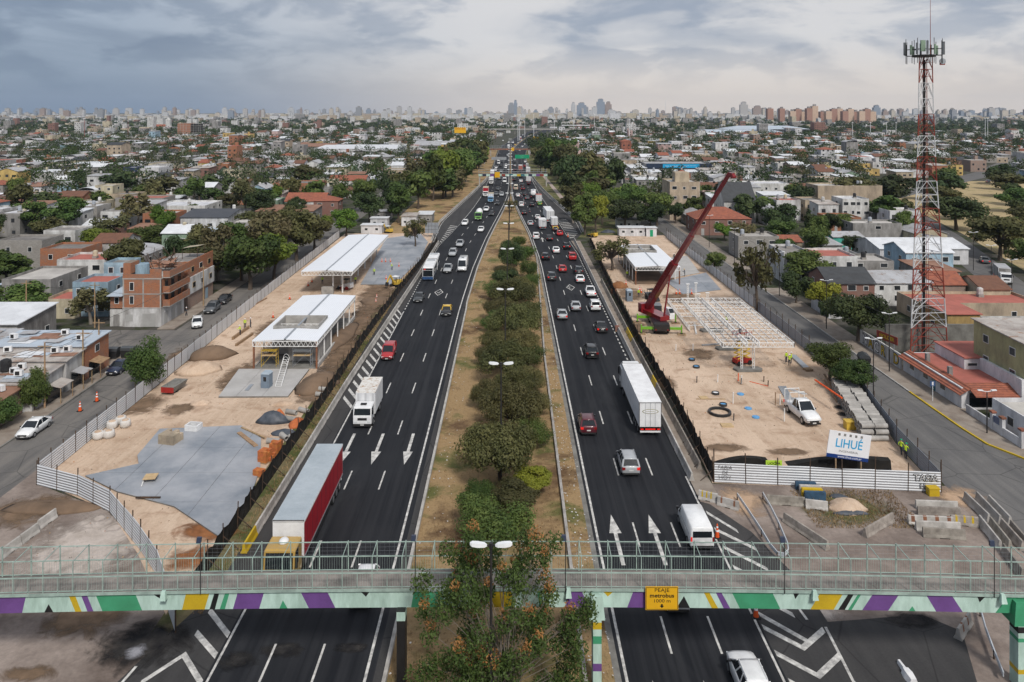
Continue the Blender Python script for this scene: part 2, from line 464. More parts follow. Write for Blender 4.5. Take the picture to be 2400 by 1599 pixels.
for n_, c_ in dict(white=(.80,.81,.82), black=(.012,.012,.014), grey=(.10,.11,.12), silver=(.40,.42,.44), dark_grey=(.045,.05,.055), red=(.42,.02,.025), wine=(.10,.012,.022), blue=(.03,.08,.2), sky=(.12,.32,.55), green=(.16,.38,.08), yellow=(.72,.45,.02), cream=(.62,.57,.46), crane_red=(.24,.01,.016), crane_green=(.16,.42,.02), gold=(.45,.28,.06), navy=(.015,.025,.06), teal=(.02,.16,.2)).items(): paint('car_' + n_, c_)
mat('tarp_red', (.34,.012,.022), (.28,.01,.02), .5, .5, .05, 4, co='O')
mat('trailer_roof', (.40,.45,.49), (.33,.38,.42), .5, .4, .05, 3, co='O')
mat('box_white', (.80,.81,.82), (.64,.64,.65), .45, .7, .03, 5, co='O')
bands('box_rib', (.66,.67,.69), (.5,.5,.5), 'X', .9, .4, .2, .5, co='O', line=.5)
t = NT('rusty_white'); v = t.co('O'); k = t.noise(v, 1.6, 7, .72, .6)
t.done(t.mix(t.rng(k, .50, .64), (.68,.67,.64), (.36,.22,.12)), .7, .3)
# roofs and walls
bands('sheet_white', (.70,.72,.75), (.46,.47,.49), 'X', .5, .2, .35, .45)
bands('sheet_white_y', (.80,.82,.85), (.70,.72,.76), 'Y', .5, .12, .2, .4)
bands('sheet_grey', (.42,.43,.45), (.26,.25,.25), 'X', .4, .3, .4, .55, rust=(.2,.13,.09))
bands('sheet_blue', (.45,.52,.60), (.33,.36,.40), 'X', .4, .3, .4, .5)
bands('sheet_old', (.47,.44,.41), (.25,.21,.19), 'X', .4, .35, .5, .7, rust=(.30,.17,.11))
bands('sheet_dark', (.05,.055,.065), (.08,.08,.085), 'Y', .5, .4, .3, .5)
bands('sheet_rust', (.30,.17,.12), (.2,.1,.06), 'X', .4, .35, .5, .8)
bands('corrugated', (.64,.66,.69), (.50,.52,.55), 'Z', .26, .9, .3, .45, line=.35)
bands('corrugated_dark', (.22,.25,.30), (.16,.18,.21), 'Z', .26, .9, .3, .45, line=.35)
bands('tile_red', (.36,.12,.07), (.22,.08,.055), 'Y', .38, .9, .6, .8, s=1.2, line=.35)
bands('tile_brown', (.20,.095,.06), (.13,.065,.045), 'Y', .38, .9, .5, .8, s=1.0, line=.35)
bands('tile_slate', (.055,.06,.066), (.035,.036,.04), 'Y', .38, .9, .5, .6, s=1.0, line=.3)
bands('shutter', (.40,.40,.39), (.3,.29,.28), 'Z', .12, .6, .4, .6)
mat('roof_flat', (.27,.255,.24), (.14,.13,.125), .9, .3, .15, 3, rnd=.2, grain=.2)
mat('roof_pale', (.50,.48,.45), (.36,.34,.32), .9, .3, .1, 3, rnd=.1)
mat('roof_red', (.42,.135,.105), (.32,.11,.085), .8, .4, .1, 3)
mat('roof_white', (.66,.67,.70), (.42,.42,.44), .6, .4, .05, 3)
mat('roof_green', (.09,.16,.10), (.07,.12,.08), .8, .5, .1, 3)
WALLS = dict(white=((.68,.68,.67),(.50,.49,.47)), cream=((.58,.52,.38),(.46,.40,.30)), grey=((.33,.32,.31),(.21,.20,.19)), beige=((.50,.41,.30),(.40,.33,.25)), pink=((.55,.40,.37),(.45,.33,.30)), yellow=((.60,.44,.16),(.50,.36,.14)), blue=((.34,.48,.58),(.29,.40,.48)), ochre=((.47,.33,.13),(.33,.22,.10)), teal=((.10,.50,.42),(.09,.42,.36)), olive=((.42,.40,.22),(.34,.32,.19)), pale=((.72,.72,.74),(.6,.6,.62)), terracotta=((.34,.14,.09),(.25,.11,.075)), navy=((.035,.055,.10),(.03,.045,.08)), green=((.26,.36,.27),(.2,.28,.21)))
for k_, (a_, b_) in WALLS.items(): mat('w_' + k_, tuple(x*.92 for x in a_), tuple(x*.66 for x in b_), .85, .5, .1, 5, rnd=.1, grain=.25, st=(1,1,.4))
mat('w_stained', (.60,.60,.60), (.28,.27,.26), .85, .45, .1, 4, grain=.2, st=(1.2, 1.2, .35))
bricks('w_brick', (.45,.135,.04), (.34,.095,.03), (.22,.175,.14), ms=.03, da=.6)
bricks('w_redbrick', (.25,.10,.07), (.19,.075,.055), (.22,.17,.15), .25, .075, .012)
bricks('w_block', (.32,.305,.28), (.25,.235,.22), (.27,.26,.25), .4, .2, .02)
bricks('w_wornbrick', (.33,.19,.13), (.26,.16,.12), (.3,.27,.25), ms=.03, da=.8)
mat('tank_black', (.02,.02,.022), (.03,.03,.03), .5, 2, 0)
mat('tank_grey', (.35,.38,.42), (.28,.3,.33), .6, 1, 0)
mat('door_dark', (.10,.065,.045), (.07,.045,.035), .6, 2, .1)
mat('frame_white', (.72,.72,.7), (.6,.6,.6), .5, 2, 0)
mat('bark', (.115,.09,.07), (.06,.047,.038), .95, 2.5, .6, 6, co='O')
mat('bark_pale', (.24,.21,.18), (.14,.12,.1), .95, 2.5, .5, 6, co='O')
mat('bark_dark', (.045,.036,.03), (.025,.02,.017), .95, 2.5, .5, 6, co='O')
mat('skin', (.42,.26,.18), (.38,.23,.16), .6, 3, 0, co='O')
mat('vest', (.52,.72,.04), (.46,.66,.04), .7, 3, .1, co='O')
mat('trouser', (.028,.033,.05), (.04,.045,.06), .9, 4, .2, co='O')
mat('shirt_grey', (.09,.10,.12), (.06,.07,.08), .9, 4, .2, co='O')
mat('scissor_yellow', (.62,.42,.06), (.5,.33,.05), .5, 2, .05)
mat('worker_red', (.35,.03,.02), (.28,.02,.02), .6, 2, .05)
def leaf(name, a, b, c, tr=.22):
    t = NT(name); v = t.co('O'); k = t.noise(v, .9, 4, .6); f = t.noise(v, 5, 3, .7)
    cc = t.mix(t.rng(k, .36, .66), a, b)
    cc = t.mix(t.math('MULTIPLY', t.rng(f, .45, .75), .7), cc, c)
    h = t.n('ShaderNodeHueSaturation'); t.put(cc, h.inputs['Color']); rr = t.rand()
    t.put(t.rng(rr, 0, 1, .75, 1.5), h.inputs['Value']); t.put(t.rng(t.math('FRACT', t.math('MULTIPLY', rr, 9.7)), 0, 1, .475, .52), h.inputs['Hue'])
    t.done(h.outputs[0], .65, .25, trans=(tr, h.outputs[0]))
leaf('leaf_dark', (.026,.043,.017), (.05,.075,.024), (.085,.105,.036))
leaf('leaf_mid', (.04,.072,.018), (.085,.13,.03), (.13,.165,.045))
leaf('leaf_bright', (.07,.125,.016), (.13,.195,.026), (.19,.23,.045))
leaf('leaf_olive', (.055,.062,.022), (.105,.105,.038), (.155,.145,.06))
leaf('leaf_brown', (.10,.09,.04), (.10,.11,.042), (.19,.165,.085))
leaf('leaf_median', (.06,.066,.024), (.125,.125,.042), (.19,.175,.07))
leaf('leaf_yellow', (.20,.20,.02), (.15,.17,.025), (.27,.25,.04))
leaf('leaf_pod', (.36,.16,.05), (.26,.11,.04), (.46,.25,.11), .1)
mat('dull_blue', (.045,.10,.17), (.03,.06,.10), .7, 2, .1)
# ================================================================ ground, roads, sites
def lerp_tab(tab, y):
    if y <= tab[0][0]: return tab[0][1]
    for (a, p), (b, q) in zip(tab, tab[1:]):
        if y <= b:
            t = (y - a) / (b - a); return p + (q - p) * t
    return tab[-1][1]
T_LI = [(20,-9.7),(150,-9.75),(186,-9.1),(227,-7.5),(256,-5.9),(285,-4.2),(315,-2.6),(344,-1.4),(380,-.8),(700,-.8),(834,3.5),(980,12.5),(1187,27),(1400,46),(1700,76)]
T_RI = [(20,7.8),(195,7.8),(235,6.6),(285,3.9),(327,1.75),(362,.95),(700,.95),(834,5.5),(980,14.5),(1187,29),(1400,48),(1700,78)]
T_LO = [(20,-20.2),(217,-20.2),(240,-18.4),(260,-16.9),(300,-14.6),(344,-12.9),(419,-12),(750,-11.2),(844,-9),(980,-1),(1187,11),(1400,28),(1700,58)]
T_RO = [(20,18.35),(205,18.5),(231,17.6),(265,16.7),(308,15.2),(360,13.4),(420,12.4),(660,13),(750,16.2),(834,20.7),(980,31.6),(1187,50),(1400,68),(1700,98)]
T_LR = [(200,-20.6),(217,-22.6),(263,-23.9),(300,-21.4),(362,-17.2),(419,-13.8),(460,-12.4)]   # far kerb of the slip road beside the left carriageway
T_RR = [(225,18.6),(240,22.8),(268,23.2),(311,19.8),(362,16.3),(412,13.9),(460,12.7)]
LI = lambda y: lerp_tab(T_LI, y)
LO = lambda y: lerp_tab(T_LO, y)
RI = lambda y: lerp_tab(T_RI, y)
RO = lambda y: lerp_tab(T_RO, y)
LRR = lambda y: lerp_tab(T_LR, y)
RRR = lambda y: lerp_tab(T_RR, y)
def yrange(a, b, n): return [a + (b - a) * i / n for i in range(n + 1)]
def strip(fa, fb, ys, z, mb=None):
    mb = mb or MB(); b = len(mb.v)
    for y in ys: mb.v += [(fa(y), y, z), (fb(y), y, z)]
    for i in range(len(ys) - 1):
        mb.f.append([b + 2*i, b + 2*i + 1, b + 2*i + 3, b + 2*i + 2]); mb.m.append(0)
    return mb
def sheet(name, pts, z, m, label=None):
    mb = MB(); mb.face([(x, y, z) for x, y in pts]); return struct(name, mb, m, label)
def gp(*uv): return [gnd(u, v) for u, v in uv]
YS = yrange(20, 700, 85) + yrange(715, 1700, 60)
# the one big sheet
mb = MB(); N = 24
for i in range(N):
    for j in range(N):
        x0, x1 = -16000 + 32000*i/N, -16000 + 32000*(i+1)/N; y0, y1 = -2000 + 20000*j/N, -2000 + 20000*(j+1)/N
        mb.face([(x0,y0,-.03),(x1,y0,-.03),(x1,y1,-.03),(x0,y1,-.03)])
struct('ground', mb, 'city_ground')
# motorway
lc = struct('carriageway_left', strip(lambda y: LO(y) - .25, lambda y: LI(y) + .55, YS, .02), 'asphalt_new')
rc = struct('carriageway_right', strip(lambda y: RI(y) - .35, lambda y: RO(y) + .15, YS, .02), 'asphalt_new')
struct('median', strip(lambda y: LI(y) + .55, lambda y: RI(y) - .35, YS, .015), 'dry_grass')
struct('shoulder_left', strip(lambda y: -23.4, lambda y: LO(y) - .25, yrange(40, 222, 10), .012), 'asphalt_shoulder')
struct('gutter_left', strip(lambda y: LI(y) + .55, lambda y: LI(y) + 1.25, yrange(20, 380, 60), .02), 'asphalt_shoulder')
struct('gutter_right', strip(lambda y: RI(y) - .8, lambda y: RI(y) - .35, yrange(20, 380, 60), .02), 'concrete_dark')
struct('slip_road_left', strip(lambda y: LRR(y), lambda y: LO(y) - .25, yrange(205, 455, 25), .012), 'asphalt_shoulder')
struct('slip_road_right', strip(lambda y: RO(y) + .15, lambda y: RRR(y), yrange(226, 455, 25), .012), 'asphalt_shoulder')
struct('shoulder_right', strip(lambda y: RO(y) + .15, lambda y: 20.6, yrange(76, 226, 10), .010), 'pave')
struct('verge_left', strip(lambda y: -40, lambda y: min(LRR(y), LO(y)) if y > 215 else -23.4, yrange(230, 760, 25), .004), 'dry_grass')
struct('verge_right', strip(lambda y: max(RRR(y), RO(y)), lambda y: 42, yrange(232, 760, 25), .004), 'verge')
struct('verge_strip', strip(lambda y: -26.2, lambda y: -23.4, yrange(56, 205, 8), .006), 'verge')
# left: street, pavement, site
sheet('street_left', [(-50.2,20),(-50.2,95),(-51.8,157),(-53,240),(-54,420),(-61.5,420),(-60,240),(-58.3,157),(-57.6,95),(-57.2,20)], .004, 'asphalt_side')
sheet('cross_street_left', [(-58,121.5),(-58,133.5),(-240,137),(-240,125.5)], .002, 'asphalt_side')
mb = MB(); mb.prism([(-60.6,20),(-57.3,20),(-57.7,95),(-58.3,120),(-61.5,121),(-61.2,95)], -.02, .13); mb.prism([(-61.6,134),(-58.6,134),(-58.5,157),(-60,240),(-62.5,240),(-61.7,157)], -.02, .13)
pl = struct('pavement_left', mb, 'pave')
mb = MB(); mb.prism([(-57.35,20),(-57.15,20),(-57.55,95),(-58.15,120),(-58.35,120),(-57.75,95)], -.02, .15); o = mb.build('kerb', 'concrete_dark', pl)
site_l = sheet('building_site_left', [(-48.6,79),(-48.6,95),(-50.2,157),(-51.4,240),(-20.8,240),(-22.2,205),(-26,150),(-26,58),(-29,62),(-32,66),(-38,73)], .008, 'sand')
sheet('plaza_left', [(-50.2,20),(-20.4,20),(-20.4,54),(-24.5,58),(-29,63),(-32.2,66.5),(-38.2,73),(-48.4,78.5),(-50.2,82)], .002, 'dirty_pave')
sheet('exit_lane_left', [(-20.4,20),(-20.4,59),(-22.6,62),(-23.6,60),(-25.4,54),(-27,48),(-30,20)], .008, 'asphalt_shoulder')
def softmat(name, src, c, c2, s=.6):
    t = NT(name); o = t.co('O'); v = t.co('P')
    n = t.noise(v, .55, 7, .68, .8); ln = t.n('ShaderNodeVectorMath', operation='LENGTH'); t.put(o, ln.inputs[0])
    a = t.rng(t.math('ADD', ln.outputs['Value'], t.math('MULTIPLY', t.math('SUBTRACT', n, .5), 1.5)), .85, .35)
    g = t.noise(v, 3.5, 5, .75)
    cc = t.mix(t.rng(t.noise(v, s, 6, .65), .38, .64), c, c2)
    cc = t.mix(.3, cc, t.mix(g, (0,0,0), (1,1,1)), 'OVERLAY')
    t.done(cc, .92, .12, 0, t.bump(g, .5, .06), alpha=a)
softmat('soft_burnt_and_shade', 0, (.011,.011,.013), (.045,.042,.04)); softmat('soft_ash', 0, (.40,.40,.44), (.2,.2,.22))
softmat('soft_earth', 0, (.22,.15,.10), (.13,.09,.06)); softmat('soft_rust', 0, (.30,.13,.055), (.17,.07,.03))
softmat('soft_verge', 0, (.085,.10,.035), (.17,.15,.08), 1.0); softmat('soft_sand', 0, (.5,.35,.24), (.4,.28,.19)); softmat('soft_pale', 0, (.5,.44,.40), (.38,.33,.29))
SOFT = dict(burnt_and_shade='soft_burnt_and_shade', ash='soft_ash', earth='soft_earth', rust_earth='soft_rust', verge='soft_verge', sand='soft_sand', pale_pave='soft_pale')
def blotch(name, u, v, ru, rv, z, m, n=26, j=.35):
    c = gnd(u, v); e = gnd(u + ru, v); f0 = gnd(u, v - rv); f1 = gnd(u, v + rv)
    mb = MB(); mb.face([(math.cos(2*math.pi*i/20), math.sin(2*math.pi*i/20), 0) for i in range(20)])
    o = struct(name, mb, SOFT[m]); o.location = (c[0], (f0[1] + f1[1]) / 2, z); o.scale = ((e[0] - c[0]) * 1.25, (f0[1] - f1[1]) / 2 * 1.25, 1)
    return o
blotch('pale_patch', 200, 1290, 150, 110, .0045, 'pale_pave'); blotch('pale_patch', 236, 1214, 18, 10, .0055, 'pale_pave'); blotch('pale_patch', 268, 1237, 20, 11, .0055, 'pale_pave'); blotch('pale_patch', 1890, 1440, 90, 20, .009, 'pale_pave'); blotch('dark_earth', 200, 1440, 110, 60, .0075, 'earth'); blotch('dark_earth', 60, 1200, 90, 40, .006, 'earth')
blotch('burnt_patch', 330, 1515, 110, 62, .013, 'burnt_and_shade', 40, .6); blotch('ash_patch', 318, 1530, 26, 18, .017, 'ash', 30, .5)
blotch('burnt_mark', 560, 1550, 50, 26, .026, 'burnt_and_shade', 30, .5); blotch('burnt_mark', 660, 1527, 56, 20, .026, 'burnt_and_shade', 30, .6); blotch('burnt_mark', 820, 1520, 44, 14, .026, 'burnt_and_shade', 30, .6)
blotch('burnt_mark', 2140, 1455, 60, 24, .012, 'burnt_and_shade', 34, .7); blotch('damp_earth', 60, 1580, 70, 22, .006, 'earth', 30, .6)
blotch('rusty_earth', 490, 1245, 80, 26, .012, 'rust_earth', 36, .4); blotch('rusty_earth', 450, 1310, 62, 30, .014, 'rust_earth', 30, .4)
blotch('dark_earth', 560, 880, 40, 30, .012, 'earth', 30, .4); blotch('dark_earth', 445, 830, 50, 26, .012, 'earth', 36, .6); blotch('dark_earth', 335, 950, 55, 26, .010, 'earth', 36, .6)
blotch('dark_earth', 790, 800, 40, 60, .010, 'earth', 36, .5); blotch('dark_earth', 880, 690, 40, 40, .010, 'earth', 36, .5); blotch('dark_earth', 120, 1185, 55, 26, .008, 'earth', 36, .5)
# concrete slabs of the left site, panel by panel
def slab(name, uv, m='slab', h=.16, z=0, label=None, parent=None):
    mb = MB(); mb.prism(list(reversed(gp(*uv))) if _area(gp(*uv)) < 0 else gp(*uv), z - .02, z + h)
    o = mb.build(name, m, parent)
    if parent is None:
        o['kind'] = 'structure'
        if label: o['label'] = label
    return o
def _area(p): return sum(p[i][0]*p[(i+1)%len(p)][1] - p[(i+1)%len(p)][0]*p[i][1] for i in range(len(p)))
def panels(name, uv, m, nx, ny, h, gap=.05):
    """a cast slab made of separate bays, each bay clipped to the outline"""
    base = slab(name, uv, 'concrete_dark', h - .035)
    pts = gp(*uv)
    if _area(pts) < 0: pts = pts[::-1]
    xs = [p[0] for p in pts]; ys = [p[1] for p in pts]
    x0, x1, y0, y1 = min(xs), max(xs), min(ys), max(ys)
    def clip(poly, ax, val, keep_gt):
        out = []
        for i in range(len(poly)):
            a, b = poly[i], poly[(i+1) % len(poly)]
            ia = (a[ax] > val) == keep_gt; ib = (b[ax] > val) == keep_gt
            if ia: out.append(a)
            if ia != ib:
                t = (val - a[ax]) / (b[ax] - a[ax]); out.append((a[0] + (b[0]-a[0])*t, a[1] + (b[1]-a[1])*t))
        return out
    for i in range(nx):
        for j in range(ny):
            p = pts
            for ax, lo, hi, n, k in ((0, x0, x1, nx, i), (1, y0, y1, ny, j)):
                p = clip(p, ax, lo + (hi-lo)*k/n + gap/2, True)
                if len(p) > 2: p = clip(p, ax, lo + (hi-lo)*(k+1)/n - gap/2, False)
                if len(p) < 3: break
            if len(p) < 3 or abs(_area(p)) < .3: continue
            mb = MB(); mb.prism(p, h - .04, h + random.uniform(-.004, .006)); mb.build('slab_bay', m, base)
    return base
random.seed(3)
panels('slab_forecourt', [(322,1070),(375,1008),(565,1000),(612,1030),(610,1100),(588,1165),(515,1262),(408,1190),(275,1155),(200,1118),(325,1090)], 'slab', 4, 4, .16)
panels('slab_by_building', [(512,933),(560,868),(725,868),(675,932)], 'slab_dry', 3, 2, .22)
panels('slab_platform', [(845,668),(905,560),(985,548),(1003,568),(985,610),(925,668)], 'slab', 2, 5, .14)
# right: street, pavements, site
sheet('street_right', [(44.2,20),(44.2,78),(47.6,100),(47.8,230),(47,330),(54.6,330),(54.3,230),(54.1,100),(54.4,88),(58,80),(90,66),(90,20)], .004, 'asphalt_old')
mb = MB(); mb.prism([(54.2,92),(58.2,92),(58.2,165),(54.2,165)], -.02, .14); mb.prism([(54.2,92),(54.5,87.5),(56.5,83.6),(60,80),(64,82),(58.2,92)], -.02, .14); mb.prism([(54.3,185),(58.2,185),(58,330),(54.6,330)], -.02, .14)
pr = struct('pavement_right', mb, 'pave')
mb = MB(); mb.prism([(54.0,104),(54.22,104),(54.22,330),(54.0,330)], -.02, .15); mb.build('kerb', 'concrete', pr)
mb = MB()
kk = [(54.1,104),(54.1,98),(54.15,92),(54.45,87.6),(56.4,83.6),(60,79.8)]
for a, b in zip(kk, kk[1:]): mb.bar((a[0], a[1], .07), (b[0], b[1], .07), .24, .17)
mb.build('yellow_kerb', 'p_yellow', pr)
site_r = sheet('building_site_right', [(20.7,78.6),(43,76.6),(44.2,88),(47.2,103),(47.2,236),(24,236),(21.6,100)], .008, 'sand')
sheet('plaza_right', [(18.5,20),(44.2,20),(44.2,78),(20.8,78.4),(18.5,80)], .002, 'dirty_pave')
blotch('grass_patch', 1985, 1195, 110, 40, .006, 'verge', 34, .45); blotch('sandy_patch', 1740, 1180, 60, 36, .005, 'sand', 30, .4); blotch('sandy_patch', 2260, 1170, 60, 30, .005, 'sand', 30, .5)
sheet('service_asphalt', gp((1760,1430),(1880,1462),(2020,1452),(2160,1440),(2255,1480),(2290,1599),(2320,1660),(1700,1660),(1720,1420)), .007, 'asphalt_shoulder')
sheet('exit_lane_right', [(18.3,20),(18.3,75),(19.3,74.4),(21.8,69.5),(23.6,62),(23.7,52),(22.4,20)], .010, 'asphalt_shoulder')
panels('slab_wet', [(1560,660),(1655,640),(1690,680),(1600,690)], 'slab', 3, 2, .1)
panels('slab_platform_right', [(1520,610),(1610,600),(1640,640),(1560,655)], 'slab_dry', 2, 2, .1)
# streets in the neighbourhoods
sheet('street_far_right', [(90,128),(98,126),(137,233),(170,340),(162,343),(128,236)], .004, 'asphalt_old')
sheet('park_right', [(112,150),(180,150),(330,420),(190,420),(140,236)], .001, 'park_grass')
sheet('street_beyond_right', [(150,330),(160,326),(300,470),(420,620),(405,625),(290,480)], .006, 'asphalt_old')
sheet('street_blue_shop', [(-175,330),(-100,345),(-98,356),(-180,342)], .004, 'asphalt_side')
sheet('footpath_right', [(22,330),(24,330),(20,480),(18.4,480)], .008, 'pale_pave')
# ---------------------------------------------------------------- painted markings
MK = {}
def mark(parent, name, pts, z=.028):
    mb = MB(); mb.face([(x, y, z) for x, y in pts]); return mb.build(name, 'line_paint', parent)
def ribbon(parent, f, a, b, w, n=40, z=.028):
    return strip(lambda y: f(y) - w/2, lambda y: f(y) + w/2, yrange(a, b, n), z).build('edge_line', 'line_paint', parent)
ribbon(lc, LI, 20, 1690, .2, 120); ribbon(rc, RI, 20, 1690, .2, 120)
ribbon(lc, LO, 20, 146, .17, 10); ribbon(lc, LO, 262, 1600, .17, 90); ribbon(rc, lambda y: RO(y) - .1, 20, 80, .17, 6); ribbon(rc, lambda y: RO(y) - .1, 235, 1600, .17, 90)
ribbon(lc, lambda y: LRR(y) + .5, 222, 450, .14, 20); ribbon(rc, lambda y: RRR(y) - .5, 240, 450, .14, 20)
dash = None
def dashes(parent, f, y0, y1, per, ln, w):
    global dash
    y = y0
    while y < y1:
        if (parent, f) and dash is None:
            mb = MB(); mb.face([(-.075,-2,0),(.075,-2,0),(.075,2,0),(-.075,2,0)]); dash = mb.mesh('lane_dash', 'line_paint')
        o = ob('lane_dash', dash, parent, (f(y), y, .028 + random.uniform(0, .001)))
        o.scale = (w / .15, ln / 4, 1); o.rotation_euler = (0, 0, -math.atan((f(y + 2) - f(y - 2)) / 4))
        y += per
for k in (1, 2):
    dashes(lc, lambda y, k=k: LO(y) + (LI(y) - LO(y)) * k / 3, 26.4, 620, 13.2, 4 if True else 0, .16)
    dashes(rc, lambda y, k=k: RI(y) + (RO(y) - RI(y)) * k / 3, 29.4, 620, 13.2, 4, .16)
dashes(lc, LO, 148, 262, 2.0, 1.0, .2)
dashes(rc, lambda y: RO(y) - .45, 112, 226, 2.0, 1.0, .2)
def arrow(parent, x, tip, tail):
    d = 1 if tip > tail else -1; hb = tip - d * 3.2
    mark(parent, 'arrow', [(x-.17,tail),(x+.17,tail),(x+.17,hb),(x+.55,hb),(x,tip),(x-.55,hb),(x-.17,hb)][::d])
for x in (-18.35,-14.95,-11.4): arrow(lc, x, 82.6, 90.6)
for x in (9.5, 13.05): arrow(rc, x, 72.4, 64.3)
arrow(rc, 12.9, 51.3, 43); arrow(rc, 9.5, 51.3, 43); arrow(rc, 9.6, 232, 224)
def stripe(parent, a, b, w, z=.03):
    """diagonal painted bar from a to b, w deep along the road"""
    mark(parent, 'hatch_bar', [(a[0],a[1]-w/2),(b[0],b[1]-w/2),(b[0],b[1]+w/2),(a[0],a[1]+w/2)], z)
y = 100.3
while y < 146:
    xl = -22.15 + (y - 100) * .012
    stripe(lc, (xl, y + 1.9), (-20.35, y - 1.6), .95); y += 3.0
for a, b in (((-22.9,58.5),(-20.4,55.7)), ((-22.9,56),(-20.5,53.6)), ((-24.6,51),(-22.8,53.7)), ((-22.8,53.7),(-20.5,51)), ((-24.6,48),(-22.8,50.7)), ((-22.8,50.7),(-20.5,48))): stripe(lc, a, b, .62)
mark(lc, 'gore_edge', [(-25.7,52.6),(-25.5,52.6),(-26.3,47),(-26.5,47)], .03)
y = 72.8; i = 0
while y > 57:
    xr = 21.4 if y < 70 else 20.6 + (72.8 - y) * .25
    stripe(rc, (18.62, y), (xr, y - 3.3), .62); y -= 2.9; i += 1
for y in (56.5, 53.8, 51.1, 48.4, 45.7):
    stripe(rc, (18.62, y + .1), (20.75, y - 2.1), .62, .03); stripe(rc, (20.75, y - 2.1), (23.0, y - .2), .62, .031)
mark(rc, 'gore_edge', [(23.35,56.6),(23.15,56.6),(22.35,45),(22.55,45)], .032)
mark(rc, 'gore_edge', [(21.75,61.2),(21.95,61.2),(22.3,57.4),(22.1,57.4)], .032)
def diamond(parent, x, y, ch):
    for s_ in (-1, 1):
        for q in (-1, 1):
            mark(parent, 'diamond_side', [(x + s_*.95, y), (x, y + q*3.0), (x, y + q*2.45), (x + s_*.77, y)][::s_*q])
    if ch == 'E': bars = [((-.3,-1),(-.3,1)),((-.3,1),(.3,1)),((-.3,0),(.15,0)),((-.3,-1),(.3,-1))]
    else: bars = [((-.35,.2),(-.05,-.9)),((-.05,-.9),(.4,1.0)),((-.05,-.2),(.25,.6))]
    for a, b in bars:
        mb = MB(); mb.bar((x+a[0], y+a[1], .03), (x+b[0], y+b[1], .03), .13, .003); mb.build('diamond_letter', 'line_paint', parent)
diamond(lc, -14.97, 161.5, 'M'); diamond(rc, 13.06, 166, 'E')
# gores of the slip roads
y = 221
while y < 257:
    a, b = LRR(y) + 2.1 + (y-221)*.045, LO(y) - .3
    if b - a > .4: stripe(lc, (a, y + .9), (b, y - .9), .95)
    y += 3.4
y = 232
while y < 272:
    a, b = RO(y) + .3, RRR(y) - 1.0 - (y - 232) * .062
    if b - a > .4: stripe(rc, (a, y - .9), (b, y + .9), .95)
    y += 3.4
# ================================================================ barriers, fences, lamps, footbridge
def jersey_mb(L=3.0, w=.56, h=.84):
    pr = [(-w/2,0),(w/2,0),(w/2,.09),(w*.3,.3),(w*.16,h-.03),(w*.12,h),(-w*.12,h),(-w*.16,h-.03),(-w*.3,.3),(-w/2,.09)]
    mb = MB(); mb.ext(pr, 'y', -L/2, -.35); mb.ext(pr, 'y', .35, L/2)
    pr2 = [(-w*.5,.1),(w*.5,.1),(w*.3,.3),(w*.16,h-.03),(w*.12,h),(-w*.12,h),(-w*.16,h-.03),(-w*.3,.3)]
    mb.ext(pr2, 'y', -.35, .35)
    return mb
JER = {m: jersey_mb().mesh('concrete_barrier', m) for m in ('barrier', 'barrier_old', 'p_yellow', 'sign_white')}
def barrier(x0, y0, x1, y1, label, group=None, m='barrier', z=0.0, hs=1.0, stripes=None):
    L = math.hypot(x1-x0, y1-y0)
    o = ob('concrete_barrier', JER[m], None, ((x0+x1)/2, (y0+y1)/2, z), -math.atan2(x1-x0, y1-y0))
    o.scale = (hs, L/3.0, hs); tag(o, label, 'barrier', group)
    if stripes:
        for k in stripes[1]:
            mb = MB()
            for s_ in (-1, 1):
                mb.face([(s_*.094*1.02, k-.12, .805), (s_*.094*1.02, k+.12, .805), (s_*.173*1.03, k+.12, .3), (s_*.173*1.03, k-.12, .3)][::s_])
            mb.face([(-.07,k-.12,.845),(.07,k-.12,.845),(.07,k+.12,.845),(-.07,k+.12,.845)])
            mb.build('painted_stripe', stripes[0], o)
    return o
def barrier_row(f, y0, y1, where, group, L=3.0, m='barrier', special=None):
    y = y0; i = 0
    while y < y1:
        mm = (special or {}).get(i, m)
        colr = 'yellow painted' if mm == 'p_yellow' else 'grey'
        barrier(f(y + .03), y + .03, f(y + L - .03), y + L - .03, '%s concrete barrier, %s from the footbridge in %s' % (colr, ordn(i), where), group, mm)
        y += L; i += 1
T_BL = [(66,-22.9),(105,-22.75),(127,-22.3),(178,-21.2),(222,-20.7)]
barrier_row(lambda y: lerp_tab(T_BL, y), 66, 220, 'the row along the left carriageway', 'barriers along the left carriageway', special={0: 'p_yellow'})
barrier_row(lambda y: 18.72 + max(0, y-150)*.003, 79, 226, 'the inner row along the right carriageway', 'barriers along the right carriageway')
barrier_row(lambda y: 20.15 + max(0, y-120)*.006, 81.5, 170, 'the outer row by the black netting', 'outer barriers by the right site', m='barrier_old', special={8: 'p_yellow', 15: 'p_yellow', 16: 'p_yellow'})
barrier_row(lambda y: LRR(y) - .3, 226, 440, 'the wall along the left slip road', 'barriers of the left slip road', L=7.5)
barrier_row(lambda y: RRR(y) + .3, 242, 440, 'the wall along the right slip road', 'barriers of the right slip road', L=7.5)
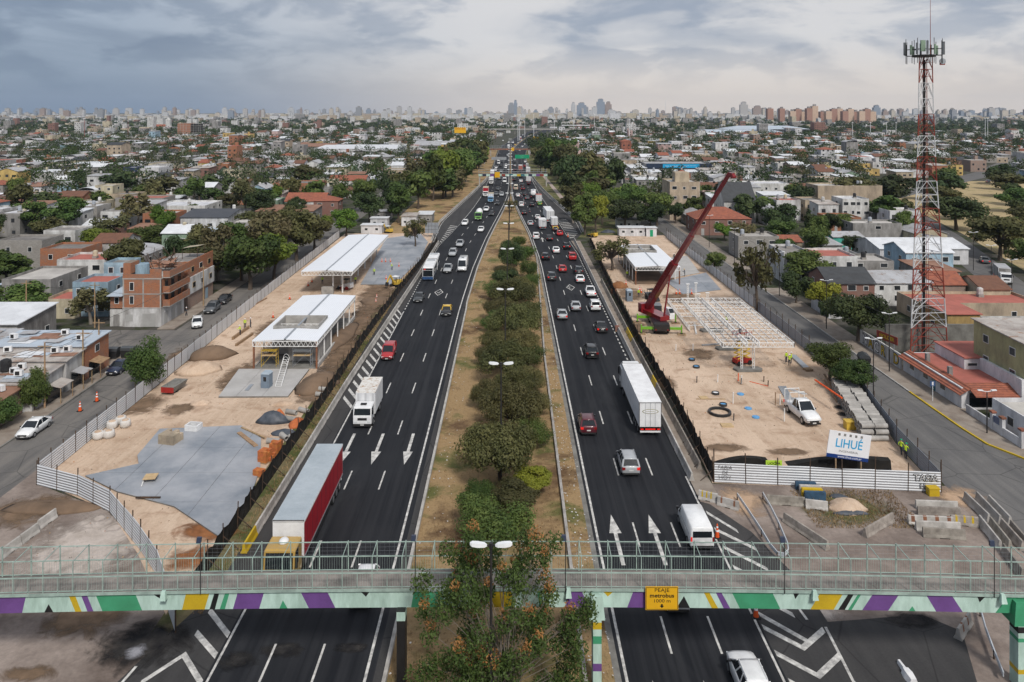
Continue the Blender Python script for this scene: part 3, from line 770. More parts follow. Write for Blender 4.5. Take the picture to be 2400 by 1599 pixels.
# low concrete kerb walls along the median
for nm, f, a, b, sd_ in (('median_kerb_left', lambda y: LI(y) + 1.35 if y < 150 else LI(y) + 1.2, 30, 345, 'left'), ('median_kerb_right', lambda y: lerp_tab([(30,4.9),(120,5.35),(160,6.2),(200,6.9),(235,5.8),(285,3.2),(327,1.3),(345,.9)], y), 30, 345, 'right')):
    ys = yrange(a, b, 70); mb = MB()
    for ya, yb in zip(ys, ys[1:]): mb.bar((f(ya), ya, .2), (f(yb), yb, .2), .26, .42)
    tag(mb.build('median_wall', 'barrier'), 'low weathered concrete kerb wall along the %s side of the median' % sd_, 'low wall')
def gb(u1, v1, u2, v2, label, m='barrier_old', z=0.0, group='loose barriers near the footbridge', **k):
    a, b = gnd(u1, v1), gnd(u2, v2); return barrier(a[0], a[1], b[0], b[1], label, group, m, z, **k)
gb(0,1312,46,1278,'grey concrete barrier on the left plaza, cut by the picture edge','barrier'); gb(48,1276,88,1247,'middle one of three grey barriers set end to end on the left plaza','barrier'); gb(90,1241,130,1212,'farthest of three grey barriers set end to end on the left plaza','barrier')
W_ = 'barrier'
gb(1638,1168,1682,1178,'pale concrete barrier with faded yellow paint at the end of the row','barrier', stripes=('p_yellow', (-.9,-.2,.5)))
gb(1682,1182,1732,1196,'grey barrier with rusty red stripes behind the white passenger van',W_, stripes=('rust_steel', (-.9,.9)))
gb(1798,1180,1886,1186,'long worn grey barrier before the white corrugated fence'); gb(1888,1190,1940,1196,'short pale barrier beside the blue and yellow blocks','barrier')
gb(1838,1222,1940,1290,'dark weathered barrier lying slanted behind the footbridge rail','barrier_old'); gb(2026,1260,2092,1222,'dark weathered barrier at the tip of the grass patch','barrier_old')
gb(2128,1228,2234,1233,'red striped grey barrier lying among the stored blocks by the right street',W_, stripes=('rust_steel', (-1.2,-.4,.4,1.2)))
gb(2146,1242,2250,1246,'pale barrier in front of the red striped one','barrier'); gb(2162,1257,2262,1264,'nearest worn barrier of the stored blocks by the right street','barrier_old')
gb(2146,1192,2244,1196,'rearmost barrier of the stored blocks by the right street','barrier'); gb(2150,1207,2250,1211,'second rearmost barrier of the stored blocks by the right street','barrier_old'); gb(2228,1228,2292,1234,'grey barrier with a yellow line beside the stored blocks','barrier_old', stripes=('p_yellow', (-.9,0,.9)))
for k, (a, b, c, d) in enumerate(((2296,1228,2345,1290),(2352,1296,2398,1358),(2262,1172,2318,1226),(2322,1232,2368,1290),(2290,1172,2345,1230),(2348,1236,2398,1292),(2318,1180,2368,1232),(2370,1240,2420,1298))):
    gb(a, b, c, d, 'long pale barrier slab, %s in the bundle along the right street' % ordn(k), 'barrier_old' if k % 2 else 'barrier')
gb(2245,1500,2272,1460,'pale barrier tipped on its side on the dark asphalt under the bridge',W_, stripes=('rust_steel', (-.6,.6)))
# blue and yellow plastic blocks by the fence
for k, (u, v, m, nm) in enumerate(((1888,1148,'dull_blue','dark blue'),(1898,1156,'barrier','grey'),(1903,1163,'p_yellow','yellow'),(1910,1171,'dull_blue','blue'))):
    c = gnd(u, v); mb = MB(); mb.box(-1,1,-.2,.2,0,.75); mb.box(-.94,.94,-.14,.14,.75,.8)
    tag(mb.build('road_block', m, None, False, (c[0], c[1], 0), R(-4)), '%s road block, %s of the row before the corrugated fence' % (nm, ['rearmost','second','third','nearest'][k]), 'road block', 'coloured road blocks')
# ---- fences
def fence(name, pts, label, h=2.0, step=2.45, pm='corrugated', cat='fence', skip=(), slack=0.0, posth=.55):
    root = empty(name, (0,0,0), 0, label, cat)
    d = 0; segs = []
    for a, b in zip(pts, pts[1:]):
        L = math.hypot(b[0]-a[0], b[1]-a[1]); n = max(1, round(L/step))
        for i in range(n): segs.append(((a[0]+(b[0]-a[0])*i/n, a[1]+(b[1]-a[1])*i/n), (a[0]+(b[0]-a[0])*(i+1)/n, a[1]+(b[1]-a[1])*(i+1)/n)))
    for i, (a, b) in enumerate(segs):
        if i not in skip:
            hh = h + random.uniform(-.07, .05); t1 = random.uniform(-slack, slack)
            mb = MB(); nx, ny = (b[1]-a[1]), -(b[0]-a[0]); l_ = math.hypot(nx, ny); nx, ny = nx/l_*.02, ny/l_*.02
            mb.v += [(a[0]+nx,a[1]+ny,.03),(b[0]+nx,b[1]+ny,.03),(b[0]+nx,b[1]+ny,hh+t1),(a[0]+nx,a[1]+ny,hh),(a[0]-nx,a[1]-ny,.03),(b[0]-nx,b[1]-ny,.03),(b[0]-nx,b[1]-ny,hh+t1),(a[0]-nx,a[1]-ny,hh)]
            mb.f += [[0,1,2,3],[7,6,5,4],[0,4,5,1],[3,2,6,7],[0,3,7,4],[1,5,6,2]]; mb.m += [0]*6
            mb.build('panel', pm, root)
        mb = MB(); mb.cyl((a[0],a[1],0), (a[0]+random.uniform(-.06,.06),a[1],h+posth*random.uniform(.6,1.2)), .06, n=6); mb.build('post', 'dark_iron', root)
    b = segs[-1][1]; mb = MB(); mb.cyl((b[0],b[1],0),(b[0],b[1],h+posth), .06, n=6); mb.build('post', 'dark_iron', root)
    return root
random.seed(11)
fence('corrugated_fence', [(-48.3,78.6),(-48.7,95),(-50.2,157),(-51.6,232)], 'long white corrugated fence between the left street and the sandy site', 2.1)
fence('corrugated_fence', [(-48.2,78.2),(-42.8,76),(-38,72.9),(-32,66.5),(-29,63),(-24.4,56)], 'white corrugated fence curving round the near end of the left site', 2.1, slack=.05)
ff = fence('corrugated_fence', [(20.9,78.7),(43,76.6)], 'white corrugated fence with graffiti closing the near end of the right site', 2.0, step=3.2, slack=.12, posth=1.3)
fence('corrugated_fence', [(43.1,76.8),(44.3,88),(47.1,103),(47.2,148)], 'dark corrugated fence between the right site and its street', 2.0, 3.0, 'corrugated_dark', posth=.9)
fence('corrugated_fence', [(47.25,149),(47.3,232)], 'grey corrugated fence far along the right street, beside the wet slab', 2.0, 3.0, 'corrugated', posth=.9)
def netting(pts, label, h=1.9, wav=.35, side=1, inner=-1):
    root = empty('netting_fence', (0,0,0), 0, label, 'fence')
    segs = []
    for a, b in zip(pts, pts[1:]):
        L = math.hypot(b[0]-a[0], b[1]-a[1]); n = max(1, round(L/3.2))
        for i in range(n): segs.append(((a[0]+(b[0]-a[0])*i/n, a[1]+(b[1]-a[1])*i/n), (a[0]+(b[0]-a[0])*(i+1)/n, a[1]+(b[1]-a[1])*(i+1)/n)))
    for a, b in segs:
        mb = MB(); n = 6; rows = []
        for k in range(n+1):
            t = k/n; sag = math.sin(math.pi*t)*random.uniform(.15,.5); ow = math.sin(math.pi*t)*random.uniform(-.15,wav)*inner
            x, y = a[0]+(b[0]-a[0])*t, a[1]+(b[1]-a[1])*t
            rows.append([(x, y, .02), (x+ow, y, h*.5), (x+ow*.4, y, h-sag)])
        for k in range(n):
            for j in range(2): mb.face([rows[k][j], rows[k+1][j], rows[k+1][j+1], rows[k][j+1]])
        mb.build('netting', 'mesh_black', root)
        mb = MB(); ln = random.uniform(-.18,.18); mb.cyl((a[0],a[1],0),(a[0]+ln,a[1],h+random.uniform(.2,.9)), .05, n=6)
        mb.bar((a[0],a[1],h*.6),(a[0]+1.3*side,a[1],.05),.06); mb.build('post', 'dark_iron', root)
    return root
netting([(-25.0,60),(-24.7,80),(-24.2,105),(-24.2,127),(-23.3,160),(-22.1,188),(-21.0,222)], 'sagging black netting fence along the motorway side of the left site', side=1)
netting([(20.9,79),(21.3,100),(21.0,130),(21.4,160),(22.2,190),(23.4,226)], 'sagging black netting fence along the motorway side of the right site', 2.0, inner=1, side=-1)
# netting pieces behind the near right fence
for u0, u1, lab in ((1678,1800,'black netting sheet slung behind the near right fence, under the lime banner'), (1845,2090,'black netting sheet lying behind the near right fence, under the billboard')):
    a, b = gnd(u0,1118), gnd(u1,1108); mb = MB(); n = 10; rr = []
    for k in range(n+1):
        t = k/n; x, y = a[0]+(b[0]-a[0])*t, a[1]+(b[1]-a[1])*t; rr.append([(x,y,.05),(x,y+random.uniform(-.2,.2),1.2+.5*math.sin(3.1*t)+random.uniform(-.1,.1)),(x,y+.8,1.25+.4*math.sin(3.1*t))])
    for k in range(n):
        for j in range(2): mb.face([rr[k][j], rr[k+1][j], rr[k+1][j+1], rr[k][j+1]])
    tag(mb.build('netting_sheet', 'mesh_black'), lab, 'netting')
# ---- writing
def text(body, size, x, y, z, m, parent=None, rz=0.0, bold=.0, sx=1.0, name='lettering', align='CENTER', shear=0.0):
    c = bpy.data.curves.new(name, 'FONT'); c.body = body; c.size = size; c.align_x = align; c.align_y = 'CENTER'
    c.extrude = .004; c.offset = bold; c.resolution_u = 3; c.shear = shear
    c.materials.append(M[m])
    tmp = bpy.data.objects.new('tmp', c)
    me = bpy.data.meshes.new_from_object(tmp); bpy.data.objects.remove(tmp)
    o = bpy.data.objects.new(name, me); col.objects.link(o)
    o.location = (x, y, z); o.rotation_euler = (R(90), 0, rz); o.scale = (sx, 1, 1)
    if parent: o.parent = parent
    return o
text('FABIA', .56, 21.95, 78.52, 1.6, 'ink', ff, R(-5.4), -.012, 1.0, shear=.15); text('DE', .5, 22.0, 78.5, 1.1, 'ink', ff, R(-5.4), -.01); text('HOY', .56, 22.0, 78.5, .6, 'ink', ff, R(-5.4), -.012, 1.1, shear=-.1)
text('TASiA', .95, 41.5, 76.66, 1.4, 'ink', ff, R(-5.4), .035, .95); text('TASiA', .95, 41.5, 76.65, 1.4, 'sign_white', ff, R(-5.4), -.02, .95); text('H', .75, 41.2, 76.66, .62, 'ink', ff, R(-5.4), .03); text('H', .75, 41.2, 76.65, .62, 'sign_white', ff, R(-5.4), -.015)
# ---- median lamp posts
def lamp_proto():
    e = empty('street_lamp')
    mb = MB(); mb.cyl((0,0,0),(0,0,11.7), .11, .07, 8); mb.build('mast', 'black_metal', e)
    mb = MB(); mb.cyl((0,0,11.6),(0,0,11.95), .12, .12, 8); mb.bar((-.4,0,11.8),(.4,0,11.8),.08); mb.build('bracket', 'black_metal', e)
    for s_ in (-1, 1):
        mb = MB(); rings = []
        for t, w, z0, z1 in ((.25,.06,11.77,11.85),(.4,.15,11.74,11.93),(.8,.19,11.75,11.98),(1.15,.17,11.80,12.0),(1.28,.08,11.86,11.96)):
            rings.append([(s_*t,-w,z0),(s_*t,w,z0),(s_*t,w*.8,z1),(s_*t,-w*.8,z1)])
        mb.loft(rings); h_ = mb.build('lamp_head', 'lamp_white', e)
        mb = MB(); mb.box(min(s_*.5,s_*1.1),max(s_*.5,s_*1.1),-.12,.12,11.735,11.75); mb.build('lens', 'galv', h_)
    return e
LP = lamp_proto()
y = 46.4; i = 0
while y < 760:
    x = lerp_tab([(46,-1.15),(115,-.7),(180,-.35),(350,.05),(700,.05)], y)
    lab = 'double-headed street lamp on the median, ' + ('its white heads before the footbridge' if i == 0 else '%s beyond the footbridge' % ordn(i-1))
    if i == 0: o = LP; o.location = (x, y, 0)
    else: o = ctree(LP, (x, y, 0))
    tag(o, lab, 'street lamp', 'street lamps of the median')
    y += 33.4; i += 1
# ================================================================ the near footbridge
YB = 51.0
camb = lambda x: -.42 * (x / 34.0) ** 2
br = empty('footbridge', (0, YB, 0), 0, 'mint painted pedestrian footbridge with bright geometric stripes crossing the motorway', 'footbridge')
X0, X1 = -38.0, 36.0
xs = yrange(X0, X1, 37)
def beam(name, y0, y1, z0, z1, m, parent=br, lo=X0, hi=X1, n=37):
    mb = MB(); q = yrange(lo, hi, n)
    mb.loft([[(x,y0,z0+camb(x)),(x,y1,z0+camb(x)),(x,y1,z1+camb(x)),(x,y0,z1+camb(x))] for x in q])
    return mb.build(name, m, parent)
gf = beam('girder', 0, .35, 5.1, 6.18, 'mint'); beam('girder', 1.6, 1.95, 5.1, 6.18, 'mint'); beam('girder_flange', -.06, .42, 6.18, 6.24, 'mint')
dk = beam('deck', -.1, 2.05, 6.24, 6.4, 'deck'); beam('deck_edge', -.13, -.102, 6.22, 6.42, 'mint_rail')
def bu(u): return (u - PX) * YB / FOC
def para(a, b, c, d, m):
    """stripe on the girder's face: top from a to b, bottom from c to d (photo columns)"""
    mb = MB(); a, b, c, d = bu(a), bu(b), bu(c), bu(d)
    mb.face([(c,-.004,5.1+camb(c)),(d,-.004,5.1+camb(d)),(b,-.004,6.178+camb(b)),(a,-.004,6.178+camb(a))]); mb.build('stripe', m, gf)
def tri(a, b, ap, m, up=True, k=.62):
    mb = MB(); a, b, ap = bu(a), bu(b), bu(ap)
    if up: mb.face([(a,-.005,5.1+camb(a)),(b,-.005,5.1+camb(b)),(ap,-.005,5.1+1.08*k+camb(ap))])
    else: mb.face([(a,-.005,6.178+camb(a)),(ap,-.005,6.178-1.08*k+camb(ap)),(b,-.005,6.178+camb(b))])
    mb.build('triangle', m, gf)
P_, G_, Y_, K_ = 'p_purple', 'p_green', 'p_yellow', 'p_black'
for a, b, c, d, m in ((-60,60.7,-60,52,P_),(161,176,176.5,191,Y_),(190,204,205,219,P_),(224.5,317.6,240,333,G_),(436,491,426.5,479.6,Y_),(502.5,514,491,504,K_),(528,538,515,527,G_),(557,619,546,607.6,P_),(704.6,767,723.7,786,P_),(970,1035,963.5,1044,G_),(1131,1198,1101.7,1207,Y_),(1258,1265,1265,1273,G_),(1330,1363,1326,1382,P_),(1484.5,1530,1470,1516,P_),(1649,1661.7,1668,1683,Y_),(1677,1690,1696,1711.5,P_),(1715,1810,1734,1829,G_),(1922.4,1976,1899.5,1954,Y_),(1989,2001.5,1964.5,1980,K_),(2011.7,2019,1987.5,1996,G_),(2046,2107,2020.7,2082,P_),(2171,2231,2194,2256.6,P_),(2361,2440,2333,2440,G_)): para(a, b, c, d, m)
for a, b, c, m, u, k in ((104,125,114,K_,True,.5),(358,383,377,K_,False,.33),(655,674,663,G_,True,.5),(845,866.6,857.6,K_,False,.33),(1413,1438.5,1424.5,Y_,False,.33),(1586,1617,1603,K_,True,.72),(1858.7,1874,1864,K_,False,.38),(2130,2145.7,2138,G_,True,.3),(2290,2310,2296,K_,False,.38)): tri(a, b, c, m, u, k)
# railings and cage
def rail(y, z, w=.05, name='rail', m='mint_rail'): return beam(name, y-w/2, y+w/2, 6.4+z-w/2, 6.4+z+w/2, m)
YF, YR = -.05, 1.9
for y in (YF, YR): rail(y, 1.02, .06, 'handrail'); rail(y, .1, .04)
rail(YR, 2.0, .05, 'top_rail')
px0 = bu(32)
x = px0 - 3.98; posts = []
while x < X1: posts.append(x); x += 1.985
def cage(nm, fn):
    for x in posts: mb = MB(); fn(mb, x, 6.4 + camb(x)); mb.build(nm, 'mint_rail', br)
cage('cage_post', lambda mb, x, z: (mb.bar((x,YF,z-.2),(x,YF,z+2.05),.05), mb.bar((x,YF,z+2.05),(x,YR,z+2.1),.04)))
cage('rear_post', lambda mb, x, z: mb.bar((x,YR,z-.1),(x,YR,z+2.1),.06))
cage('rail_post', lambda mb, x, z: mb.bar((x+.99,YF,z-.1),(x+.99,YF,z+1.0),.04))
def bars(name, y, m):
    mb = MB(); x = X0
    while x < X1:
        z = 6.4 + camb(x); mb.bar((x,y,z+.1),(x,y,z+1.0),.009); x += .165
    o = mb.build(name, m, br); o['kind'] = 'stuff'
bars('balusters', YF, 'mint_rail'); bars('balusters', YR, 'mint_rail')
mb = MB()
for k in range(4):
    for p, q in zip(xs, xs[1:]): mb.bar((p,YR,7.55+.25*k+camb(p)),(q,YR,7.55+.25*k+camb(q)),.005)
x = X0
while x < X1:
    z = camb(x); mb.bar((x,YR,7.45+z),(x,YR,8.5+z),.004); x += .33
o = mb.build('wire_mesh', 'galv', br); o['kind'] = 'stuff'
# piers
def pier(u, y, cols, bracket, name='pier'):
    x = bu(u); mb = MB()
    zt = 4.55 + camb(x) if bracket else 5.1
    p = mb.box(x-.28,x+.28,y-.3,y+.6,0,zt) and mb.build(name, cols[0][1], br)
    for (za, zb), m in [(c[0], c[1]) for c in cols[1:]]:
        mb = MB(); mb.box(x-.284,x+.284,y-.304,y+.604,za,zb); mb.build('painted_band', m, p)
    mb = MB(); mb.hexa([(x-.52,-.5),(x+.52,-.5),(x+.52,2.0),(x-.52,2.0)],[(x-.36,-.4),(x+.36,-.4),(x+.36,2.0),(x-.36,2.0)],zt,zt+1.5); mb.build('pier_head', bracket, p) if bracket else None
pier(1398, -.2, [(0,'mint'), ((3.95,4.4),'p_yellow'), ((3.0,3.5),'p_green'), ((1.2,1.7),'p_purple')], 'mint')
pier(942, -.2, [(0,'p_black'), ((4.5,5.09),'mint')], None); pier(2385, -.2, [(0,'mint'), ((3.7,4.1),'p_black'), ((3.1,3.35),'p_green'), ((1.0,1.3),'p_yellow')], 'p_green')  # left pier: shaft black, only its top band mint
for u in (387, 1906, 1332, 2345):
    x = bu(u); z = 6.2 + camb(x); mb = MB(); mb.hexa([(x-.2,-.45),(x+.2,-.45),(x+.2,-.14),(x-.2,-.14)],[(x-.12,-.3),(x+.12,-.3),(x+.12,-.14),(x-.12,-.14)],z-.25,z+.3); mb.build('outlet_box', 'mint', br)
# toll sign
sx0, sx1 = bu(1511), bu(1587); sz0, sz1 = zat(1429,50.7), zat(1375,50.7); scx = (sx0+sx1)/2
sg = tag(MB().box(sx0,sx1,-.34,-.28,sz0,sz1).build('toll_sign', 'sign_yellow', None, False, (0,YB,0)), 'yellow toll sign with black writing hung on the footbridge girder', 'sign')
mb = MB()
for a, b, c, d in ((sx0+.03,sx1-.03,sz1-.06,sz1-.03),(sx0+.03,sx1-.03,sz0+.03,sz0+.06),(sx0+.03,sx0+.06,sz0+.06,sz1-.06),(sx1-.06,sx1-.03,sz0+.06,sz1-.06)): mb.box(a,b,-.343,-.3405,c,d)
mb.build('border', 'ink', sg)
text('PEAJE', .33, scx, -.345, sz1-.22, 'ink', sg, 0, .0, 1.25); text('metrobus', .37, scx, -.345, sz1-.58, 'ink', sg, 0, .008, 1.12); text('1000 m', .31, scx, -.345, sz1-.93, 'ink', sg, 0, .0, 1.25)
mb = MB(); mb.face([(scx-.06,-.346,sz1-1.13),(scx-.06,-.346,sz1-1.24),(scx-.15,-.346,sz1-1.24),(scx,-.346,sz1-1.4),(scx+.15,-.346,sz1-1.24),(scx+.06,-.346,sz1-1.24),(scx+.06,-.346,sz1-1.13)]); mb.build('down_arrow', 'ink', sg)
mb = MB(); mb.bar((sx0+.3,-.29,sz1-.2),(sx0+.3,-.02,sz1-.2),.06); mb.bar((sx1-.3,-.29,sz1-.2),(sx1-.3,-.02,sz1-.2),.06); mb.build('bracket', 'galv', sg)
# solar lamps on the bridge rail
for k, u in enumerate((472, 974, 1325, 1837, 2327)):
    x = bu(u); e = empty('solar_light', (x, YB-.16, 6.2+camb(x)), 0, 'small dark solar light on a black pole, %s from the left on the footbridge' % ['first','second','third','fourth','fifth'][k], 'solar light', 'solar lights on the footbridge')
    mb = MB(); mb.cyl((0,0,0),(0,0,3.35),.03,n=6); mb.bar((0,0,3.35),(-.12,.1,3.5),.03); mb.build('pole', 'black_metal', e)
    mb = MB(); mb.hexa([(-.28,-.05),(.02,-.05),(.02,.15),(-.28,.15)],[(-.26,.05),(.04,.05),(.04,.2),(-.26,.2)],3.4,3.72); mb.build('lamp_box', 'navy_box' if 'navy_box' in M else 'car_navy', e)
# ================================================================ vehicles
VM = {}
def ring(y, zb, zt, w, tw=.93, cr=.03, bw=.86):
    return [(-w*bw,y,zb),(-w,y,zb+.14),(-w,y,zt-.16),(-w*tw,y,zt-.03),(-w*.45,y,zt+cr),(w*.45,y,zt+cr),(w*tw,y,zt-.03),(w,y,zt-.16),(w,y,zb+.14),(w*bw,y,zb)]
def wheel(r=.31, w=.2, n=14):
    a = MB(); a.cyl((-w/2,0,0),(w/2,0,0), r, r, n); b = MB(); b.cyl((-w/2-.008,0,0),(w/2+.008,0,0), r*.62, r*.62, n); return a.mesh('wheel','rubber'), b.mesh('rim','rim')
WH = {r: wheel(r, w) for r, w in ((.31,.2),(.36,.24),(.5,.3))}
def car_type(name, L, W, H, top, green, wr=.31, van=False, pillar=None, rails=False, bed=None):
    """top: stations (y, zb, zt, halfwidth); green: (rear base, rear top, front top, front base) of the glasshouse in y, belt z"""
    P = {}
    mb = MB(); mb.loft([ring(*s_) for s_ in top]); P['body'] = mb.mesh('body', 'car_white', True)
    rb, rt, ft, fb, bz = green; wb = W/2*.92; wt = W/2*(.74 if not van else .86); zt = H - .05
    def quad(nm, pts): m_ = MB(); m_.face(pts); P[nm] = m_.mesh(nm.split('.')[0], 'glass')
    e = .012
    quad('windscreen', [(-wb*.98,fb+e,bz),(wb*.98,fb+e,bz),(wt*.98,ft+e,zt),(-wt*.98,ft+e,zt)][::-1])
    quad('rear_window', [(-wb*.95,rb-e,bz+.05),(wb*.95,rb-e,bz+.05),(wt*.95,rt-e,zt),(-wt*.95,rt-e,zt)])
    for k, s_ in (('side_window', 1), ('side_window.1', -1)):
        quad(k, [(s_*(wb+.002),rb,bz),(s_*(wb+.002),fb,bz),(s_*(wt+.002),ft,zt),(s_*(wt+.002),rt,zt)][::s_])
    mb = MB()
    mb.loft([[(-wt*k,y,z0),(wt*k,y,z0),(wt*k*.9,y,z1),(0,y,z1+.02),(-wt*k*.9,y,z1)] for y, k, z0, z1 in ((rt-.06,.96,H-.07,H-.04),(rt+.15,1.02,H-.07,H),(ft-.2,1.02,H-.07,H),(ft+.07,.96,H-.08,H-.05))])
    P['roof'] = mb.mesh('roof', 'car_white', True)
    mb = MB()
    for s_ in (-1, 1):
        mb.bar((s_*wb,fb,bz-.02),(s_*wt,ft,zt),.09,.06); mb.bar((s_*wb,rb,bz-.02),(s_*wt,rt,zt),.16,.08)
        for f in (pillar or (.5,)):
            mb.bar((s_*(wb+.004),rb+(fb-rb)*f,bz),(s_*(wt+.004),rt+(ft-rt)*f,zt),.03,.1)
        if rails: mb.bar((s_*wt*.9,rt+.1,H+.05),(s_*wt*.9,ft-.1,H+.05),.04)
    P['pillars'] = mb.mesh('pillars', 'car_white')
    yf, yr = top[-1][0], top[0][0]; wf = top[-2][3]; zf = top[-2][2]; wrr = top[1][3]; zr = top[1][2]
    for k, s_ in (('headlight',1),('headlight.1',-1)):
        mb = MB(); mb.box(min(s_*wf*.55,s_*wf*1.0),max(s_*wf*.55,s_*wf*1.0),yf-.22,yf-.015,zf-.26,zf-.1); P[k] = mb.mesh('headlight','headlamp')
    for k, s_ in (('tail_light',1),('tail_light.1',-1)):
        mb = MB(); mb.box(min(s_*wrr*.66,s_*wrr*1.005),max(s_*wrr*.66,s_*wrr*1.005),yr-.02,yr+.2,zr-.34,zr-.1); P[k] = mb.mesh('tail_light','tail_off')
    mb = MB(); mb.box(-wf*.62,wf*.62,yf-.05,yf+.012,.42,.6); P['grille'] = mb.mesh('grille','chassis')
    mb = MB(); mb.box(-.22,.22,yr-.03,yr+.02,.62,.74); P['number_plate'] = mb.mesh('number_plate','plate')
    mb = MB(); mb.box(-.2,.2,yf-.02,yf+.03,.34,.44); P['number_plate.1'] = mb.mesh('number_plate','plate')
    P['bumper'] = MB().box(-wrr*.9,wrr*.9,yr-.035,yr+.1,.28,.46).mesh('bumper','chassis'); P['bumper.1'] = MB().box(-wf*.9,wf*.9,yf-.1,yf+.02,.24,.36).mesh('bumper','chassis')
    for k, s_ in (('mirror',1),('mirror.1',-1)):
        mb = MB(); mb.box(min(s_*W*.47,s_*W*.58),max(s_*W*.47,s_*W*.58),fb-.28,fb-.16,bz,bz+.13); P[k] = mb.mesh('mirror','car_black')
    if bed:
        mb = MB(); mb.box(-W*.4,W*.4,bed[0],bed[1],.93,.995); P['load_bed'] = mb.mesh('load_bed','chassis')
    VM[name] = dict(P=P, L=L, W=W, H=H, wr=wr, ax=(yr + L*.185, yf - L*.19))
car_type('sedan',4.45,1.76,1.46,[(-2.22,.34,.78,.74),(-2.14,.26,.96,.83),(-1.5,.22,.99,.87),(-.9,.2,.97,.88),(.8,.2,.95,.88),(1.2,.2,.93,.87),(1.75,.22,.84,.84),(2.1,.26,.72,.78),(2.22,.34,.58,.68)],(-1.55,-.85,.25,1.12,.93))
car_type('hatchback',3.95,1.70,1.5,[(-1.97,.36,.86,.74),(-1.9,.26,1.0,.82),(-1.4,.22,1.0,.85),(-.7,.2,.98,.85),(.7,.2,.96,.85),(1.05,.2,.95,.84),(1.55,.22,.86,.81),(1.86,.26,.74,.74),(1.97,.34,.6,.64)],(-1.86,-1.35,.15,1.0,.95))
car_type('suv',4.4,1.82,1.68,[(-2.2,.42,.98,.78),(-2.12,.3,1.12,.88),(-1.5,.26,1.12,.91),(-.7,.24,1.1,.91),(.8,.24,1.08,.91),(1.15,.24,1.07,.9),(1.75,.26,.99,.87),(2.08,.3,.86,.8),(2.2,.4,.7,.7)],(-2.08,-1.65,.2,1.08,1.07),.36,rails=True,pillar=(.36,.66))
car_type('people carrier',4.5,1.8,1.66,[(-2.25,.4,.95,.78),(-2.17,.28,1.08,.87),(-1.5,.24,1.06,.89),(-.7,.22,1.04,.89),(.9,.22,1.02,.89),(1.3,.22,1.0,.88),(1.8,.24,.9,.85),(2.13,.28,.78,.78),(2.25,.36,.64,.68)],(-2.12,-1.75,.35,1.28,1.01),.31,pillar=(.36,.68),rails=True)
car_type('small van',4.1,1.74,1.84,[(-2.05,.4,1.0,.8),(-2.0,.28,1.2,.86),(-1.3,.22,1.22,.87),(-.3,.22,1.14,.87),(.7,.22,1.06,.87),(1.05,.22,1.02,.86),(1.6,.24,.9,.83),(1.92,.26,.78,.76),(2.05,.36,.62,.66)],(-2.0,-1.92,.25,1.02,1.05),.31,van=True,pillar=(.2,.5,.62))
car_type('pickup',5.2,1.84,1.76,[(-2.6,.5,1.0,.84),(-2.55,.4,1.06,.9),(-1.5,.36,1.06,.92),(-.6,.32,1.08,.92),(.9,.32,1.08,.92),(1.25,.3,1.07,.91),(2.0,.32,1.0,.88),(2.45,.36,.86,.82),(2.6,.46,.7,.74)],(-.75,-.45,.45,1.2,1.07),.36,bed=(-2.45,-.85))
